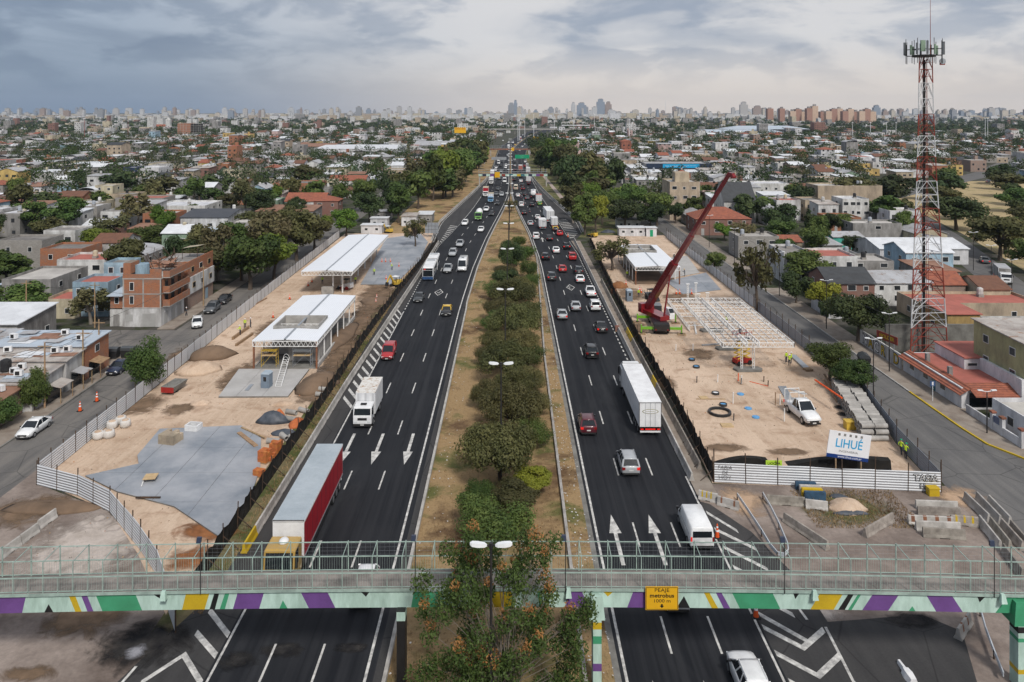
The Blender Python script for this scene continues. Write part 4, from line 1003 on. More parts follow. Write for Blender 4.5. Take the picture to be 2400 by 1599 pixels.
# tall passenger vans: one shell, panes set proud
def van_type(name, L, W, H, nose, wr=.34, sidewin=True):
    P = {}; yf, yr = L/2, -L/2; mb = MB()
    def rg(y, zb, zt, w, tw): return [(-w*.9,y,zb),(-w,y,zb+.15),(-w,y,zt*.62),(-w*tw,y,zt-.12),(-w*tw*.9,y,zt),(w*tw*.9,y,zt),(w*tw,y,zt-.12),(w,y,zt*.62),(w,y,zb+.15),(w*.9,y,zb)]
    hw = W/2
    mb.loft([rg(yr,.4,H-.1,hw*.95,.87),(rg(yr+.08,.3,H,hw,.9)),rg(-.3,.26,H+.02,hw,.9),rg(yf-nose-.75,.26,H,hw,.9),rg(yf-nose-.5,.26,H-.12,hw,.88),rg(yf-nose+.25,.26,1.12,hw*.99,.92),rg(yf-.35,.28,.98,hw*.94,.9),rg(yf-.05,.32,.8,hw*.85,.85),rg(yf,.4,.6,hw*.75,.8)])
    P['body'] = mb.mesh('body','car_white', True)
    a = (yf-nose-.49, H-.2); b = (yf-nose+.22, 1.2)
    m_ = MB(); m_.face([(-hw*.86,b[0]+.03,b[1]),(hw*.86,b[0]+.03,b[1]),(hw*.78,a[0]+.05,a[1]),(-hw*.78,a[0]+.05,a[1])][::-1]); P['windscreen'] = m_.mesh('windscreen','glass')
    m_ = MB(); m_.box(-hw*.8,hw*.8,yr-.012,yr+.02,H*.58,H*.83); P['rear_window'] = m_.mesh('rear_window','glass')
    for k, s_ in (('side_window',1),('side_window.1',-1)):
        m_ = MB(); x0, x1 = s_*(hw+.004), s_*(hw*.93)
        y0 = yr+.5 if sidewin else yf-nose-.9
        m_.face([(x0,y0,H*.6),(x0,yf-nose-.2,H*.6),(x1,yf-nose-.6,H*.83),(x1,y0,H*.83)][::s_]); P[k] = m_.mesh('side_window','glass')
    for k, s_ in (('headlight',1),('headlight.1',-1)):
        m_ = MB(); m_.box(min(s_*hw*.5,s_*hw*.84),max(s_*hw*.5,s_*hw*.84),yf-.28,yf-.03,.66,.86); P[k] = m_.mesh('headlight','headlamp')
    for k, s_ in (('tail_light',1),('tail_light.1',-1)):
        m_ = MB(); m_.box(min(s_*hw*.84,s_*hw*.97),max(s_*hw*.84,s_*hw*.97),yr-.015,yr+.1,.75,1.2); P[k] = m_.mesh('tail_light','tail_off')
    m_ = MB(); m_.box(-hw*.5,hw*.5,yf-.05,yf+.012,.5,.64); P['grille'] = m_.mesh('grille','chassis')
    P['bumper'] = MB().box(-hw*.86,hw*.86,yf-.2,yf+.02,.27,.42).mesh('bumper','chassis'); P['bumper.1'] = MB().box(-hw*.9,hw*.9,yr-.03,yr+.1,.3,.5).mesh('bumper','chassis')
    m_ = MB(); m_.box(-.22,.22,yr-.04,yr,.75,.86); P['number_plate'] = m_.mesh('number_plate','plate')
    for k, s_ in (('mirror',1),('mirror.1',-1)):
        m_ = MB(); m_.box(min(s_*hw,s_*(hw+.2)),max(s_*hw,s_*(hw+.2)),yf-nose-.15,yf-nose,1.25,1.5); P[k] = m_.mesh('mirror','car_black')
    if H > 2.3: m_ = MB(); m_.box(-.3,.3,-.2,.5,H+.02,H+.1); P['roof_vent'] = m_.mesh('roof_vent','car_grey')
    VM[name] = dict(P=P, L=L, W=W, H=H, wr=wr if wr in WH else .36, ax=(yr+L*.2, yf-L*.17))
van_type('passenger van', 5.2, 1.95, 2.0, .75)
van_type('minibus', 6.6, 2.05, 2.65, .8)
van_type('panel van', 5.6, 2.0, 2.4, .8, sidewin=False)
PAINTED = ('body','roof','pillars')
def setm(o, m):
    s_ = o.material_slots[0]; s_.link = 'OBJECT'; s_.material = M[m]
def vehicle(kind, colr, x, y, rz, label, group=None, lod=0, roofc=None, lights='tail'):
    T = VM[kind]; e = empty('parked_' + kind.replace(' ','_') if lod < 0 else kind.replace(' ','_'), (x, y, .024), rz, label, 'motorbike' if kind == 'motorbike' else kind, group)
    lod = max(lod, 0); e.scale = (1.06, 1.06, 1.06)
    for nm, me in T['P'].items():
        b = nm.split('.')[0]
        if lod == 1 and b in ('number_plate','mirror','bumper','grille'): continue
        if lod >= 2 and b not in ('body','roof','windscreen','rear_window','pillars','side_window') + (('tail_light',) if lod == 2 else ()): continue
        o = ob(b, me, e)
        if b == 'tail_light' and random.random() < .45: setm(o, 'tail')
        if b in PAINTED: setm(o, 'car_' + (roofc if roofc and b in ('roof','pillars') else colr))
    if lod < 3:
        r = T['wr']
        for sx in (-1, 1):
            for ay in T['ax']:
                w = ob('wheel', WH[r][0], e, (sx*(T['W']/2-.09), ay, r))
                if lod == 0: ob('rim', WH[r][1], w)
    return e
NAMES = dict(dark_grey='dark grey', sky='light blue')
cars = []
def road_car(side, u, v, kind, colr, extra=None, roofc=None):
    x, y = gnd(u, v); L = VM[kind]['L']; y += L/2
    cars.append((side, x, y, kind, colr, extra, roofc))
RC = [(1388.8,843,'suv','black'),(1380,1023,'suv','wine'),(1479,1119,'people carrier','silver'),(1645,1292,'passenger van','white'),(1411.7,782.6,'sedan','black'),(1318.6,752,'sedan','silver'),(1351,731.6,'sedan','silver'),(1396.4,731.6,'small van','white'),(1386,698.5,'pickup','white'),(1293.6,660,'suv','dark_grey'),(1360.7,665,'sedan','white'),(1357.6,645,'suv','dark_grey'),(1319,640,'hatchback','red'),(1279,611.7,'suv','black'),(1342,611.7,'small van','red'),(1303.8,595,'sedan','white'),(1328,586,'suv','black'),(1288,565.8,'sedan','black'),(1256.6,562,'small van','white'),(1312,554,'hatchback','red'),(1302,544,'sedan','black'),(1260,515,'hatchback','white'),(1243,530,'sedan','silver'),(1265,482,'hatchback','green'),(1228.6,504.6,'sedan','black'),(1221.7,485.5,'small van','white'),(1246.7,485.5,'hatchback','black'),(1214,462.5,'sedan','white'),(1235.7,469,'sedan','grey'),(1230.6,460,'sedan','black'),(1209,446,'panel van','cream'),(1225.4,446,'hatchback','wine'),(1225,439,'suv','black'),(1239,434,'hatchback','wine'),(1221,428,'sedan','white'),(1205.5,425,'pickup','black'),(1220,417,'sedan','black'),(1206.5,401,'hatchback','black'),(1207,391,'sedan','silver'),(1207,384,'suv','black'),(1206,377,'hatchback','silver'),(1236,393,'panel van','white'),(1230.5,392,'hatchback','red'),(1231,382,'small van','white'),(1209.5,358.5,'sedan','black'),(1218,354.5,'sedan','silver'),(1216,344.5,'suv','black'),(1224.5,345,'sedan','white'),(1230.5,339.5,'sedan','white'),(1234,335,'sedan','silver'),(1241,330,'sedan','grey'),(1249.5,325.5,'sedan','white'),(1272,315.5,'sedan','white')]
LCc = [(906,847,'small van','red'),(1045,743,'sedan','black'),(979,711,'sedan','dark_grey'),(1048,642,'pickup','silver'),(1083,638.5,'minibus','white'),(1060,602.8,'suv','silver'),(1077,581,'pickup','silver'),(1126.8,545,'sedan','white'),(1089,530,'suv','white'),(1151.8,507,'hatchback','black'),(1139.5,497,'pickup','white'),(1166,481.6,'hatchback','black'),(1162.5,458.7,'sedan','grey'),(1175.7,461,'suv','silver'),(1167,447,'sedan','dark_grey'),(1182.5,428.8,'panel van','white'),(1169.8,421.6,'suv','grey'),(1153,421,'sedan','white'),(1174,405,'sedan','silver'),(1160.6,401.7,'hatchback','white'),(1162.5,395.5,'sedan','white'),(1185,395.5,'sedan','white'),(1186,390.5,'suv','white'),(1173.5,390.5,'hatchback','black'),(1168.5,385,'panel van','white'),(1176.5,381,'sedan','black'),(1166.5,377,'sedan','white'),(1190,366,'suv','white'),(1170.3,363,'sedan','black'),(1177.5,343,'sedan','grey'),(1192,335,'suv','white'),(1202,336,'panel van','white'),(1214,336,'sedan','silver'),(1207,341,'sedan','yellow'),(1179,331,'sedan','white'),(1222,330,'suv','white'),(1225.5,317.5,'sedan','white'),(1238,319.5,'sedan','silver')]
for u, v, k, c in RC: road_car('R', u, v, k, c, None, 'yellow' if (u, v) == (1302,544) else None)
for u, v, k, c in LCc: road_car('L', u, v, k, c, None, 'yellow' if (u, v) == (1045,743) else None)
cars += [('R',15.75,50.6,'suv','white',None,None),('R',12.7,60.2,'sedan','silver',None,None),('L',-11.45,60.4,'hatchback','white',None,None)]
def lane_of(side, x, y):
    a, b = (LI(y), LO(y)) if side == 'L' else (RI(y), RO(y))
    t = (x - a) / (b - a); return min(2, max(0, int(t * 3)))
LN = ['inner','middle','outer']
WHO = dict(L='left', R='right')
cnt = {}
for side, x, y, kind, colr, extra, roofc in sorted(cars, key=lambda c: c[2]):
    ln = lane_of(side, x, y); key = (side, ln); k = cnt.get(key, 0); cnt[key] = k + 1
    f = LI if side == 'L' else RI
    ang = -math.atan((f(y+4) - f(y-4)) / 8) + random.uniform(-.008, .008)
    nm = ('black and yellow taxi' if roofc else NAMES.get(colr, colr) + ' ' + ('SUV' if kind == 'suv' else kind))
    lab = '%s in the %s lane of the %s carriageway, %s from the camera' % (nm, LN[ln], WHO[side], ordn(k))
    o = vehicle(kind, colr, x, y, ang + (math.pi if side == 'L' else 0), lab, 'cars on the %s carriageway' % WHO[side], 0 if y < 190 else (1 if y < 330 else (2 if y < 560 else 3)), roofc)
    if roofc: o['category'] = 'taxi'; o.name = 'taxi'
# parked cars
vehicle('sedan','white',-56.4,91,math.pi+.02,'white sedan parked at the kerb of the left street before the shacks',None,0)
vehicle('sedan','navy',-57.2,112.5,math.pi-.02,'dark blue sedan parked at the corner of the left street','cars in the left street',0)
vehicle('hatchback','white',-55.4,136,math.pi+.35,'white hatchback turning in the left street by the brick flats','cars in the left street',0)
vehicle('suv','grey',-56.6,146,math.pi+.04,'grey car parked beside the second brick flats','cars in the left street',0)
vehicle('sedan','black',-56.9,153,math.pi+.04,'black car parked farthest up the left street','cars in the left street',0)
for k, (u, v, c, kd) in enumerate(((2341,642,'grey','suv'),(2307,616,'grey','sedan'),(2355,436,'grey','sedan'),(2372,441,'silver','suv'),(2335,432,'dark_grey','sedan'),(2315,428,'silver','sedan'),(2010,420,'silver','sedan'),(375,420,'white','sedan'),(390,416,'dark_grey','sedan'))):
    x, y = gnd(u, v); lab = 'far %s %s parked in the %s street, %s of them' % (c.replace('_',' '), 'SUV' if kd == 'suv' else kd, 'blue shop' if u < 1000 else 'right-hand side', ordn(k))
    vehicle(kd, c, x, y, R(-22) if u > 1000 else R(70), lab, 'far parked cars', 2)
# ---------------------------------------------------------------- trucks
def axle(e, xs, ys, r=.5, mesh=None):
    for y in ys:
        for x in xs:
            w = ob('wheel', WH[r][0], e, (x, y, r)); ob('rim', WH[r][1], w)
def cab(e, y0, y1, W, zt, colr, zf=.55, slope=.25):
    """forward-control cab between y0 (back) and y1 (nose)"""
    h = W/2
    mb = MB()
    def rg(y, z0, z1, w): return [(-w,y,z0),(w,y,z0),(w,y,z1-.1),(w*.93,y,z1),(-w*.93,y,z1),(-w,y,z1-.1)]
    mb.loft([rg(y0,zf,zt,h),rg(y0+.3,zf,zt,h),rg(y1-slope-.15,zf,zt-.02,h),rg(y1-slope,zf,zt-.12,h*.99),rg(y1-.04,zf,zf+1.0,h*.99),rg(y1,zf+.05,zf+.8,h*.95)])
    c = mb.build('cab', 'car_white', e); setm(c, 'car_' + colr)
    mb = MB(); za, zb = zf+1.06, zt-.22; ya, yb = y1-.02-slope*.08, y1-slope*.9+.02
    mb.face([(-h*.9,ya,za),(h*.9,ya,za),(h*.86,yb,zb),(-h*.86,yb,zb)][::-1]); mb.build('windscreen','glass',c)
    for s_ in (-1, 1):
        mb = MB(); mb.box(min(s_*h,s_*(h+.006)),max(s_*h,s_*(h+.006)),y1-slope-.95,y1-slope-.1,za,zb); mb.build('side_window','glass',c)
        mb = MB(); mb.box(min(s_*(h+.05),s_*(h+.22)),max(s_*(h+.05),s_*(h+.22)),y1-.2,y1-.08,za+.1,zb-.1); mb.build('mirror','car_black',c)
        mb = MB(); mb.box(min(s_*h*.55,s_*h*.9),max(s_*h*.55,s_*h*.9),y1-.03,y1+.02,zf+.12,zf+.32); mb.build('headlight','headlamp',c)
    mb = MB(); mb.box(-h*.5,h*.5,y1-.02,y1+.015,zf+.45,zf+.75); mb.build('grille','chassis',c)
    mb = MB(); mb.box(-h,h,y1-.15,y1+.05,zf-.25,zf+.05); mb.build('bumper','chassis',c)
    mb = MB(); mb.box(-.22,.22,y1+.05,y1+.06,zf-.12,zf-.0); mb.build('number_plate','plate',c)
    return c
def chassis(e, y0, y1, W=.9): MB().box(-W/2,W/2,y0,y1,.6,.95).build('chassis','chassis',e)
def cargo(e, y0, y1, W, z0, z1, side, roof, end, name='cargo_box', frame='box_white', doors=True):
    mb = MB(); mb.box(-W/2,W/2,y0,y1,z0,z1); b = mb.build(name, side, e)
    mb = MB(); mb.box(-W/2-.01,W/2+.01,y0-.01,y1+.01,z1,z1+.06); mb.build('box_roof', roof, b)
    for y, s_ in ((y0,-1),(y1,1)):
        mb = MB(); mb.box(-W/2+.06,W/2-.06,min(y,y+s_*.012),max(y,y+s_*.012),z0+.08,z1-.06); mb.build('end_panel', end, b)
    for y, s_ in ((y0,-1),(y1,1)):
        mb = MB()
        for x in (-W/2+.03, W/2-.03): mb.bar((x,y+s_*.014,z0),(x,y+s_*.014,z1),.06,.04)
        mb.bar((-W/2,y+s_*.014,z1-.03),(W/2,y+s_*.014,z1-.03),.04,.06); mb.build('corner_frame', frame, b)
    if doors:
        mb = MB(); mb.bar((0,y0-.02,z0+.05),(0,y0-.02,z1-.05),.04,.03)
        for x in (-W*.22,W*.22): mb.bar((x,y0-.024,z0+.1),(x,y0-.024,z1-.1),.03,.02)
        mb.build('door_bars', 'galv', b)
    return b
def taillamps(e, W, y, z, on=True):
    for s_ in (-1, 1): MB().box(min(s_*W*.3,s_*W*.44),max(s_*W*.3,s_*W*.44),y-.03,y,z,z+.14).build('tail_light','tail' if on else 'tail_off',e)
def truck(x, y, rz, label, L, W, zt, cabc, side='box_white', roof='box_white', end='box_rib', cabz=2.5, cabl=1.9, z0=1.0, group=None, name='box_truck', cat='truck'):
    e = empty(name, (x, y, .024), rz, label, cat, group); yr, yf = -L/2, L/2
    cab(e, yf-cabl, yf, W*.92, cabz, cabc); chassis(e, yr+.1, yf-.4)
    cargo(e, yr, yf-cabl-.15, W, z0, zt, side, roof, end)
    axle(e, (-W/2+.17, W/2-.17), (yf-1.0, yr+L*.26), .5 if L > 6 else .36); taillamps(e, W, yr, .72)
    MB().box(-W*.45,W*.45,yr-.02,yr+.08,.45,.6).build('bumper','galv',e)
    return e
def semi(x, y, rz, label, L, W, zt, cabc, side, roof, end, name='articulated_truck', cabgap=.9, spoiler=False, frame='box_white'):
    """y: centre of the trailer"""
    e = empty(name, (x, y, .024), rz, label, 'truck'); yr, yf = -L/2, L/2
    b = cargo(e, yr, yf, W, 1.15, zt, side, roof, end, 'trailer', frame)
    chassis(e, yr+.3, yf+cabgap+2.0, 1.0)
    cab(e, yf+cabgap, yf+cabgap+2.2, W*.96, 3.1, cabc, .6)
    axle(e, (-W/2+.17,W/2-.17), (yr+1.3,yr+2.6,yr+3.9,yf-.6,yf+cabgap+1.2), .5); taillamps(e, W, yr, .8)
    MB().box(-W*.46,W*.46,yr-.02,yr+.1,.5,.66).build('bumper','box_white',e)
    for s_ in (-1, 1): MB().box(min(s_*W*.47,s_*W*.49),max(s_*W*.47,s_*W*.49),yr+5.2,yf-2.2,.5,1.1).build('side_guard','chassis',e)
    return e, b
def gx(u, v): return gnd(u, v)
# red curtain-sided articulated truck coming under the bridge
e, b = semi(-18.35, 70.9, math.pi, 'long articulated truck with red side curtains, grey roof and yellow cab', 14.6, 2.6, 4.1, 'gold', 'tarp_red', 'trailer_roof', 'box_white', cabgap=.55)
for k in range(24):
    MB().box(-1.28,1.28,-7.2+k*.6,-7.17+k*.6,4.16,4.172).build('roof_rib','trailer_roof',b)
MB().box(-1.31,1.31,7.31,7.33,4.0,4.17).build('front_trim','car_black',b)
for k in range(9): [MB().box(min(s_*1.3,s_*1.312),max(s_*1.3,s_*1.312),-6.6+k*1.6,-6.54+k*1.6,1.2,4.0).build('curtain_strap','car_wine',b) for s_ in (-1,1)]
for s_ in (-1,1): MB().box(min(s_*1.3,s_*1.33),max(s_*1.3,s_*1.33),-7.3,7.3,3.96,4.14).build('top_rail','box_white',b); MB().box(min(s_*1.3,s_*1.33),max(s_*1.3,s_*1.33),-7.3,7.3,1.05,1.18).build('side_rail','galv',b)
c_ = [o for o in e.children if o.name.startswith('cab')][0]
MB().dome((0,8.6,3.1),.42,.5,.3,10,4).build('roof_pod','box_white',c_,True)
t_ = text('---- --- -----', .2, 0, 7.34, 2.75, 'ink', b, math.pi, .0); t_ = text('----------------', .13, 0, 7.34, 2.5, 'ink', b, math.pi, .0)
# white refrigerated articulated truck going away
x, y = gnd(1527, 1026)
e, b = semi(x - .1, y + 7.0, 0, 'long white refrigerated articulated truck in the outer lane going away', 13.6, 2.6, 4.0, 'white', 'box_white', 'box_white', 'box_white', frame='car_black')
MB().box(-1.0,1.0,6.8,7.3,2.2,3.7).build('cooling_unit','car_grey',e)
mb = MB(); n = 28; mb.face([(.95*math.cos(2*math.pi*i/n), -6.825, 2.95+.28*math.sin(2*math.pi*i/n)) for i in range(n)]); mb.build('badge', 'w_olive', b)
mb = MB(); mb.face([(.85*math.cos(2*math.pi*i/n), -6.829, 2.95+.22*math.sin(2*math.pi*i/n)) for i in range(n)]); mb.build('badge', 'sign_white', b)
text('~~~~', .4, 0, -6.833, 2.95, 'w_olive', b, 0, .005, 1.2)
MB().box(-.6,.6,-6.83,-6.8,.8,.95).build('tail_light','tail',e)
cab_ = [o for o in e.children if o.name.startswith('cab')][0]
mb = MB(); mb.hexa([(-1.15,7.75),(1.15,7.75),(1.15,9.6),(-1.15,9.6)],[(-1.1,7.75),(1.1,7.75),(1.0,8.4),(-1.0,8.4)],3.1,3.9); mb.build('wind_deflector','car_white',cab_)
# box trucks
def tr(u, v, side, *a, **k):
    x, y = gnd(u, v); L = a[1]; return truck(x, y + L/2, math.pi if side == 'L' else -math.atan((RI(y+4)-RI(y-4))/8), *a, **k)
o = tr(848.7,1006,'L','white box truck with a rust stained roof coming down the left carriageway',7.6,2.4,3.55,'white','box_white','rusty_white','box_rib',2.55,2.0)
c_ = [q for q in o.children if q.name.startswith('cab')][0]; MB().box(-.35,.35,2.55,3.0,2.55,2.66).build('roof_hatch','chassis',c_)
o = tr(1271,539,'R','boxy white delivery truck with dark print in the middle of the right carriageway',6.5,2.3,3.3,'white')
text('====', .4, .3, -3.3, 2.6, 'ink', o, 0, .01); tr(1299,535,'R','narrow white box truck just ahead of the taxi on the right carriageway',6.0,2.1,3.3,'white')
tr(1262.5,477,'R','white and orange box truck in the outer lane before the tanker',6.5,2.4,3.5,'white','box_white','roof_red'); tr(1239,429,'R','tall white box truck just before the far footbridge',7.5,2.5,3.9,'white')
tr(1220,402,'R','pale truck with an orange band beyond the far footbridge, middle lane',8,2.5,3.8,'white','box_white','box_white','roof_red'); tr(1238,408,'R','long pale box truck in the outer lane just beyond the far footbridge',8,2.5,3.8,'white')
tr(1149.7,476,'L','truck with a blue cab and a cream box in the left carriageway',7.5,2.4,3.6,'sky','box_white','cream_box' if 'cream_box' in M else 'w_cream'); tr(1138,462.5,'L','truck with a red box, cream roof and white cab in the outer left lane',9,2.5,4.0,'white','tarp_red','w_cream','tarp_red')
tr(1151,433,'L','white truck following the red one, before the far footbridge',7,2.4,3.4,'white'); tr(1192,348,'L','far white box truck at the crossing of the third footbridge',7,2.4,3.6,'white'); tr(1220,327,'L','far red truck on the bend of the left carriageway',8,2.5,3.9,'red','tarp_red')
tr(1262,322,'R','far blue truck on the bend of the right carriageway',8,2.5,3.8,'blue','w_navy','w_navy')
x, y = gnd(1288, 523); semi(x, y+7, -math.atan((RI(y+9)-RI(y+5))/4)*.9, 'white articulated truck passing the right slip road', 13.6, 2.6, 4.0, 'white', 'box_white', 'box_white', 'box_rib')
x, y = gnd(1245, 365); semi(x-1, y+6, -.02, 'far white tanker like truck before the green sign', 11, 2.5, 3.6, 'white', 'box_white', 'box_white', 'box_white')
# grey stake truck in the far right street
x, y = gnd(2374, 668); truck(x, y+3.5, R(158), 'grey canvas covered truck with a white cab in the far right street', 8.0, 2.4, 3.3, 'white', 'w_grey', 'sheet_grey', 'w_grey')
# cement mixer
x, y = gnd(1121.7, 518); e = empty('cement_mixer', (x, y+4.2, .024), math.pi-.04, 'green cement mixer truck with a white drum on the left carriageway', 'cement mixer')
cab(e, 2.2, 4.2, 2.4, 2.9, 'green', .6); chassis(e, -4, 3.5, 1.1); axle(e, (-1.05,1.05), (3.1,-1.6,-3.0))
mb = MB(); rings = []
for t, r in ((-3.6,.55),(-2.9,.95),(-1.6,1.22),(-.3,1.22),(1.0,.95),(1.7,.5)):
    rings.append([(r*math.cos(2*math.pi*i/14), t + .0, 2.25 - t*.14 + r*math.sin(2*math.pi*i/14)) for i in range(14)])
mb.loft(rings); mb.build('drum', 'box_white', e, True); mb = MB(); mb.hexa([(-.4,-4.3),(.4,-4.3),(.5,-3.5),(-.5,-3.5)],[(-.5,-4.1),(.5,-4.1),(.6,-3.4),(-.6,-3.4)],2.4,3.3); mb.build('chute','car_green',e)
# fuel tanker
x, y = gnd(1251, 466); e = empty('tanker_truck', (x, y+6, .024), -.035, 'white tanker truck with red marks in the outer right lane', 'tanker')
chassis(e, -5.5, 5.5, 1.0); cab(e, 4.0, 6.0, 2.4, 3.0, 'white', .6); axle(e, (-1.05,1.05), (5,-2,-3.3,-4.6))
mb = MB(); mb.loft([[(1.2*k*math.cos(2*math.pi*i/16), t, 2.3+1.05*k*math.sin(2*math.pi*i/16)) for i in range(16)] for t, k in ((-5.6,.7),(-5.4,.97),(-5,1),(3.2,1),(3.5,.97),(3.7,.7))]); tk = mb.build('tank','box_white',e,True)
mb = MB(); mb.loft([[(1.21*math.cos(2*math.pi*i/16), t, 2.3+1.06*math.sin(2*math.pi*i/16)) for i in range(16)] for t in (-4.6,-4.1)], caps=False); mb.build('red_band','worker_red',tk); mb = MB(); mb.box(-.3,.3,-4,3,3.34,3.42); mb.build('walkway','galv',tk); taillamps(e, 2.4, -5.6, .8)
# articulated bus
def bus_body(e, y0, y1, W, H, low, front=False, tail=False):
    h = W/2; mb = MB()
    def rg(y, w, zt, z0=.32): return [(-w,y,z0),(w,y,z0),(w,y,zt-.22),(w*.88,y,zt),(-w*.88,y,zt),(-w,y,zt-.22)]
    r_ = [rg(y0,h*(.96 if tail else 1),H-(.12 if tail else 0)),rg(y0+.2,h,H),rg(y1-.5,h,H)]
    r_.append(rg(y1,h*.95 if front else h,H-.2 if front else H)); mb.loft(r_); b = mb.build('body', 'box_white', e)
    for s_ in (-1, 1):
        MB().box(min(s_*h,s_*(h+.008)),max(s_*h,s_*(h+.008)),y0+.25,y1-.55,1.25,H-.5).build('side_window','glass',b)
        MB().box(min(s_*h,s_*(h+.009)),max(s_*h,s_*(h+.009)),y0+.15,y1-.3,.33,1.05).build('side_skirt',low,b)
    MB().box(-.9,.9,y0+1,y0+2.6,H,H+.16).build('roof_unit','car_silver',b)
    return b
x, y = gnd(1001.8, 659); e = empty('articulated_bus', (x, y+9, .024), math.pi+.01, 'white and blue articulated city bus in the outer lane of the left carriageway', 'bus')
b1 = bus_body(e, -.6, 9, 2.5, 3.1, 'car_navy', True); b2 = bus_body(e, -8.6, -1.7, 2.5, 3.1, 'car_navy', False, True)
MB().box(-1.15,1.15,-1.75,-.55,.4,2.95).build('bellows','rubber',e)
mb = MB(); mb.face([(-1.1,9.012,1.0),(1.1,9.012,1.0),(1.08,9.012,2.35),(-1.08,9.012,2.35)][::-1]); mb.build('windscreen','glass',b1)
MB().box(-1.1,1.1,9.0,9.014,2.42,2.82).build('destination_display','car_black',b1); MB().box(-1.18,1.18,9.0,9.03,.35,.95).build('front_panel','car_blue',b1); MB().box(.5,.9,9.01,9.02,2.5,2.75).build('route_lamp','tail',b1)
axle(e, (-1.1,1.1), (6.6,1.2,-5.6))
x, y = gnd(1153.5, 412.5); e = empty('city_bus', (x, y+6, .024), math.pi, 'white city bus beyond the far footbridge on the left carriageway', 'bus'); bus_body(e, -6, 6, 2.5, 3.1, 'car_navy', True); axle(e, (-1.1,1.1), (3.8,-3))
# motorbikes with riders
def moto(u, v, c, lab):
    x, y = gnd(u, v); e = empty('motorbike', (x, y+1, .024), 0, lab, 'motorbike', 'motorbikes between the lanes')
    for yy in (-.65, .65):
        mb = MB(); mb.cyl((-.06,yy,.3),(.06,yy,.3),.3,.3,12); mb.build('wheel','rubber',e)
    mb = MB(); mb.loft([[(-w,t,z0),(w,t,z0),(w*.7,t,z1),(-w*.7,t,z1)] for t, w, z0, z1 in ((-.85,.06,.62,.75),(-.4,.16,.35,.82),(.15,.18,.35,.95),(.45,.1,.5,1.0),(.6,.08,.45,.9))]); mb.build('body','car_'+c,e); mb = MB(); mb.bar((-.35,.4,1.05),(.35,.4,1.05),.04); mb.build('handlebar','black_metal',e); MB().box(-.08,.08,-.9,-.86,.65,.75).build('tail_light','tail',e)
    return e, (x, y+1)
BIKES = [moto(1241.6,500.5,'black','dark motorbike riding between the inner and middle lanes'), moto(1228,479.5,'dark_grey','second dark motorbike farther up the right carriageway'), moto(1221.7,467,'blue','bluish motorbike beside the white sedan, farthest of three')]
# ================================================================ building sites
def truss(mb, a, b, h, n, t=.07, d=None):
    """flat lattice girder from a to b, h high (downwards), n panels"""
    a, b = Vector(a), Vector(b); dn = Vector((0,0,-h)) if d is None else Vector(d)
    mb.bar(a, b, t*1.3); mb.bar(a+dn, b+dn, t*1.3)
    for i in range(n):
        p, q = a + (b-a)*(i/n), a + (b-a)*((i+1)/n); m = (p+q)/2
        mb.bar(p+dn, m, t*.8); mb.bar(m, q+dn, t*.8)
    mb.bar(a, a+dn, t); mb.bar(b, b+dn, t)
def station(x0, x1, y0, y1, z, label, hole=None, open_=True, walls=True, name='station_building', th=.12, rise=.22):
    e = empty(name, (0,0,0), 0, label, 'building'); xm = (x0+x1)/2
    rf = empty  # roof panels: strips either side of the ridge, cut round the light well
    def rz_(x): return z + rise*(1 - abs(x-xm)/((x1-x0)/2))
    base = MB(); base.bar((xm,y0,z+rise+.02),(xm,y1,z+rise+.02),.35,.05); roof = base.build('ridge_gutter','galv',e)
    ny = round((y1-y0)/1.15)
    for i in range(ny):
        ya, yb = y0+(y1-y0)*i/ny+.008, y0+(y1-y0)*(i+1)/ny-.008
        for xa, xb in ((x0,xm-.12),(xm+.12,x1)):
            pcs = [(xa,xb)]
            if hole and ya < hole[3] and yb > hole[2]:
                pcs = [(p,q) for p,q in ((xa,min(xb,hole[0])),(max(xa,hole[1]),xb)) if q-p > .05]
            for p, q in pcs:
                mb = MB(); mb.loft([[(p,ya,rz_(p)-th),(q,ya,rz_(q)-th),(q,ya,rz_(q)),(p,ya,rz_(p))],[(p,yb,rz_(p)-th),(q,yb,rz_(q)-th),(q,yb,rz_(q)),(p,yb,rz_(p))]]); mb.build('roof_panel','roof_sheet',roof)
    if hole:
        a, b, c, d = hole
        for nm, (p,q,r_,s_) in (('well_wall',(a,b,c,c+.2)),('well_wall',(a,b,d-.2,d)),('well_wall',(a,a+.2,c+.2,d-.2)),('well_wall',(b-.2,b,c+.2,d-.2))):
            MB().box(p,q,r_,s_,.3,z+rise+.3).build(nm,'concrete',e)
        MB().box(a+.2,b-.2,c+.2,d-.2,z-1.5,z-1.4).build('well_floor','slab_dry',e)
    for y in (y0+.05, y1-.05):
        mb = MB(); truss(mb,(x0+.1,y,z-th),(x1-.1,y,z-th),.75,14); mb.build('roof_truss','white_steel',e)
    for x in (x0+.05, x1-.05):
        mb = MB(); truss(mb,(x,y0+.1,z-th-.02),(x,y1-.1,z-th-.02),.55,round((y1-y0)/1.0)); mb.build('edge_truss','white_steel',e)
    for i in range(1, 6):
        y = y0+(y1-y0)*i/6; mb = MB(); truss(mb,(x0+.1,y,z-th),(x1-.1,y,z-th),.7,10); mb.build('roof_truss','white_steel',e)
    return e
bands('roof_sheet', (.80,.83,.88), (.72,.75,.80), 'X', .33, .25, .18, .38, line=.18)
def posts(e, pts, z, m, w=.2, name='column'):
    for x, y in pts: MB().box(x-w/2,x+w/2,y-w/2,y+w/2,.0,z).build(name, m, e)
b1 = station(-38.1,-28.4,113.4,141.3,4.2,'white roofed station building with a square light well, on the left site',(-36.8,-29.8,119.3,125.6))
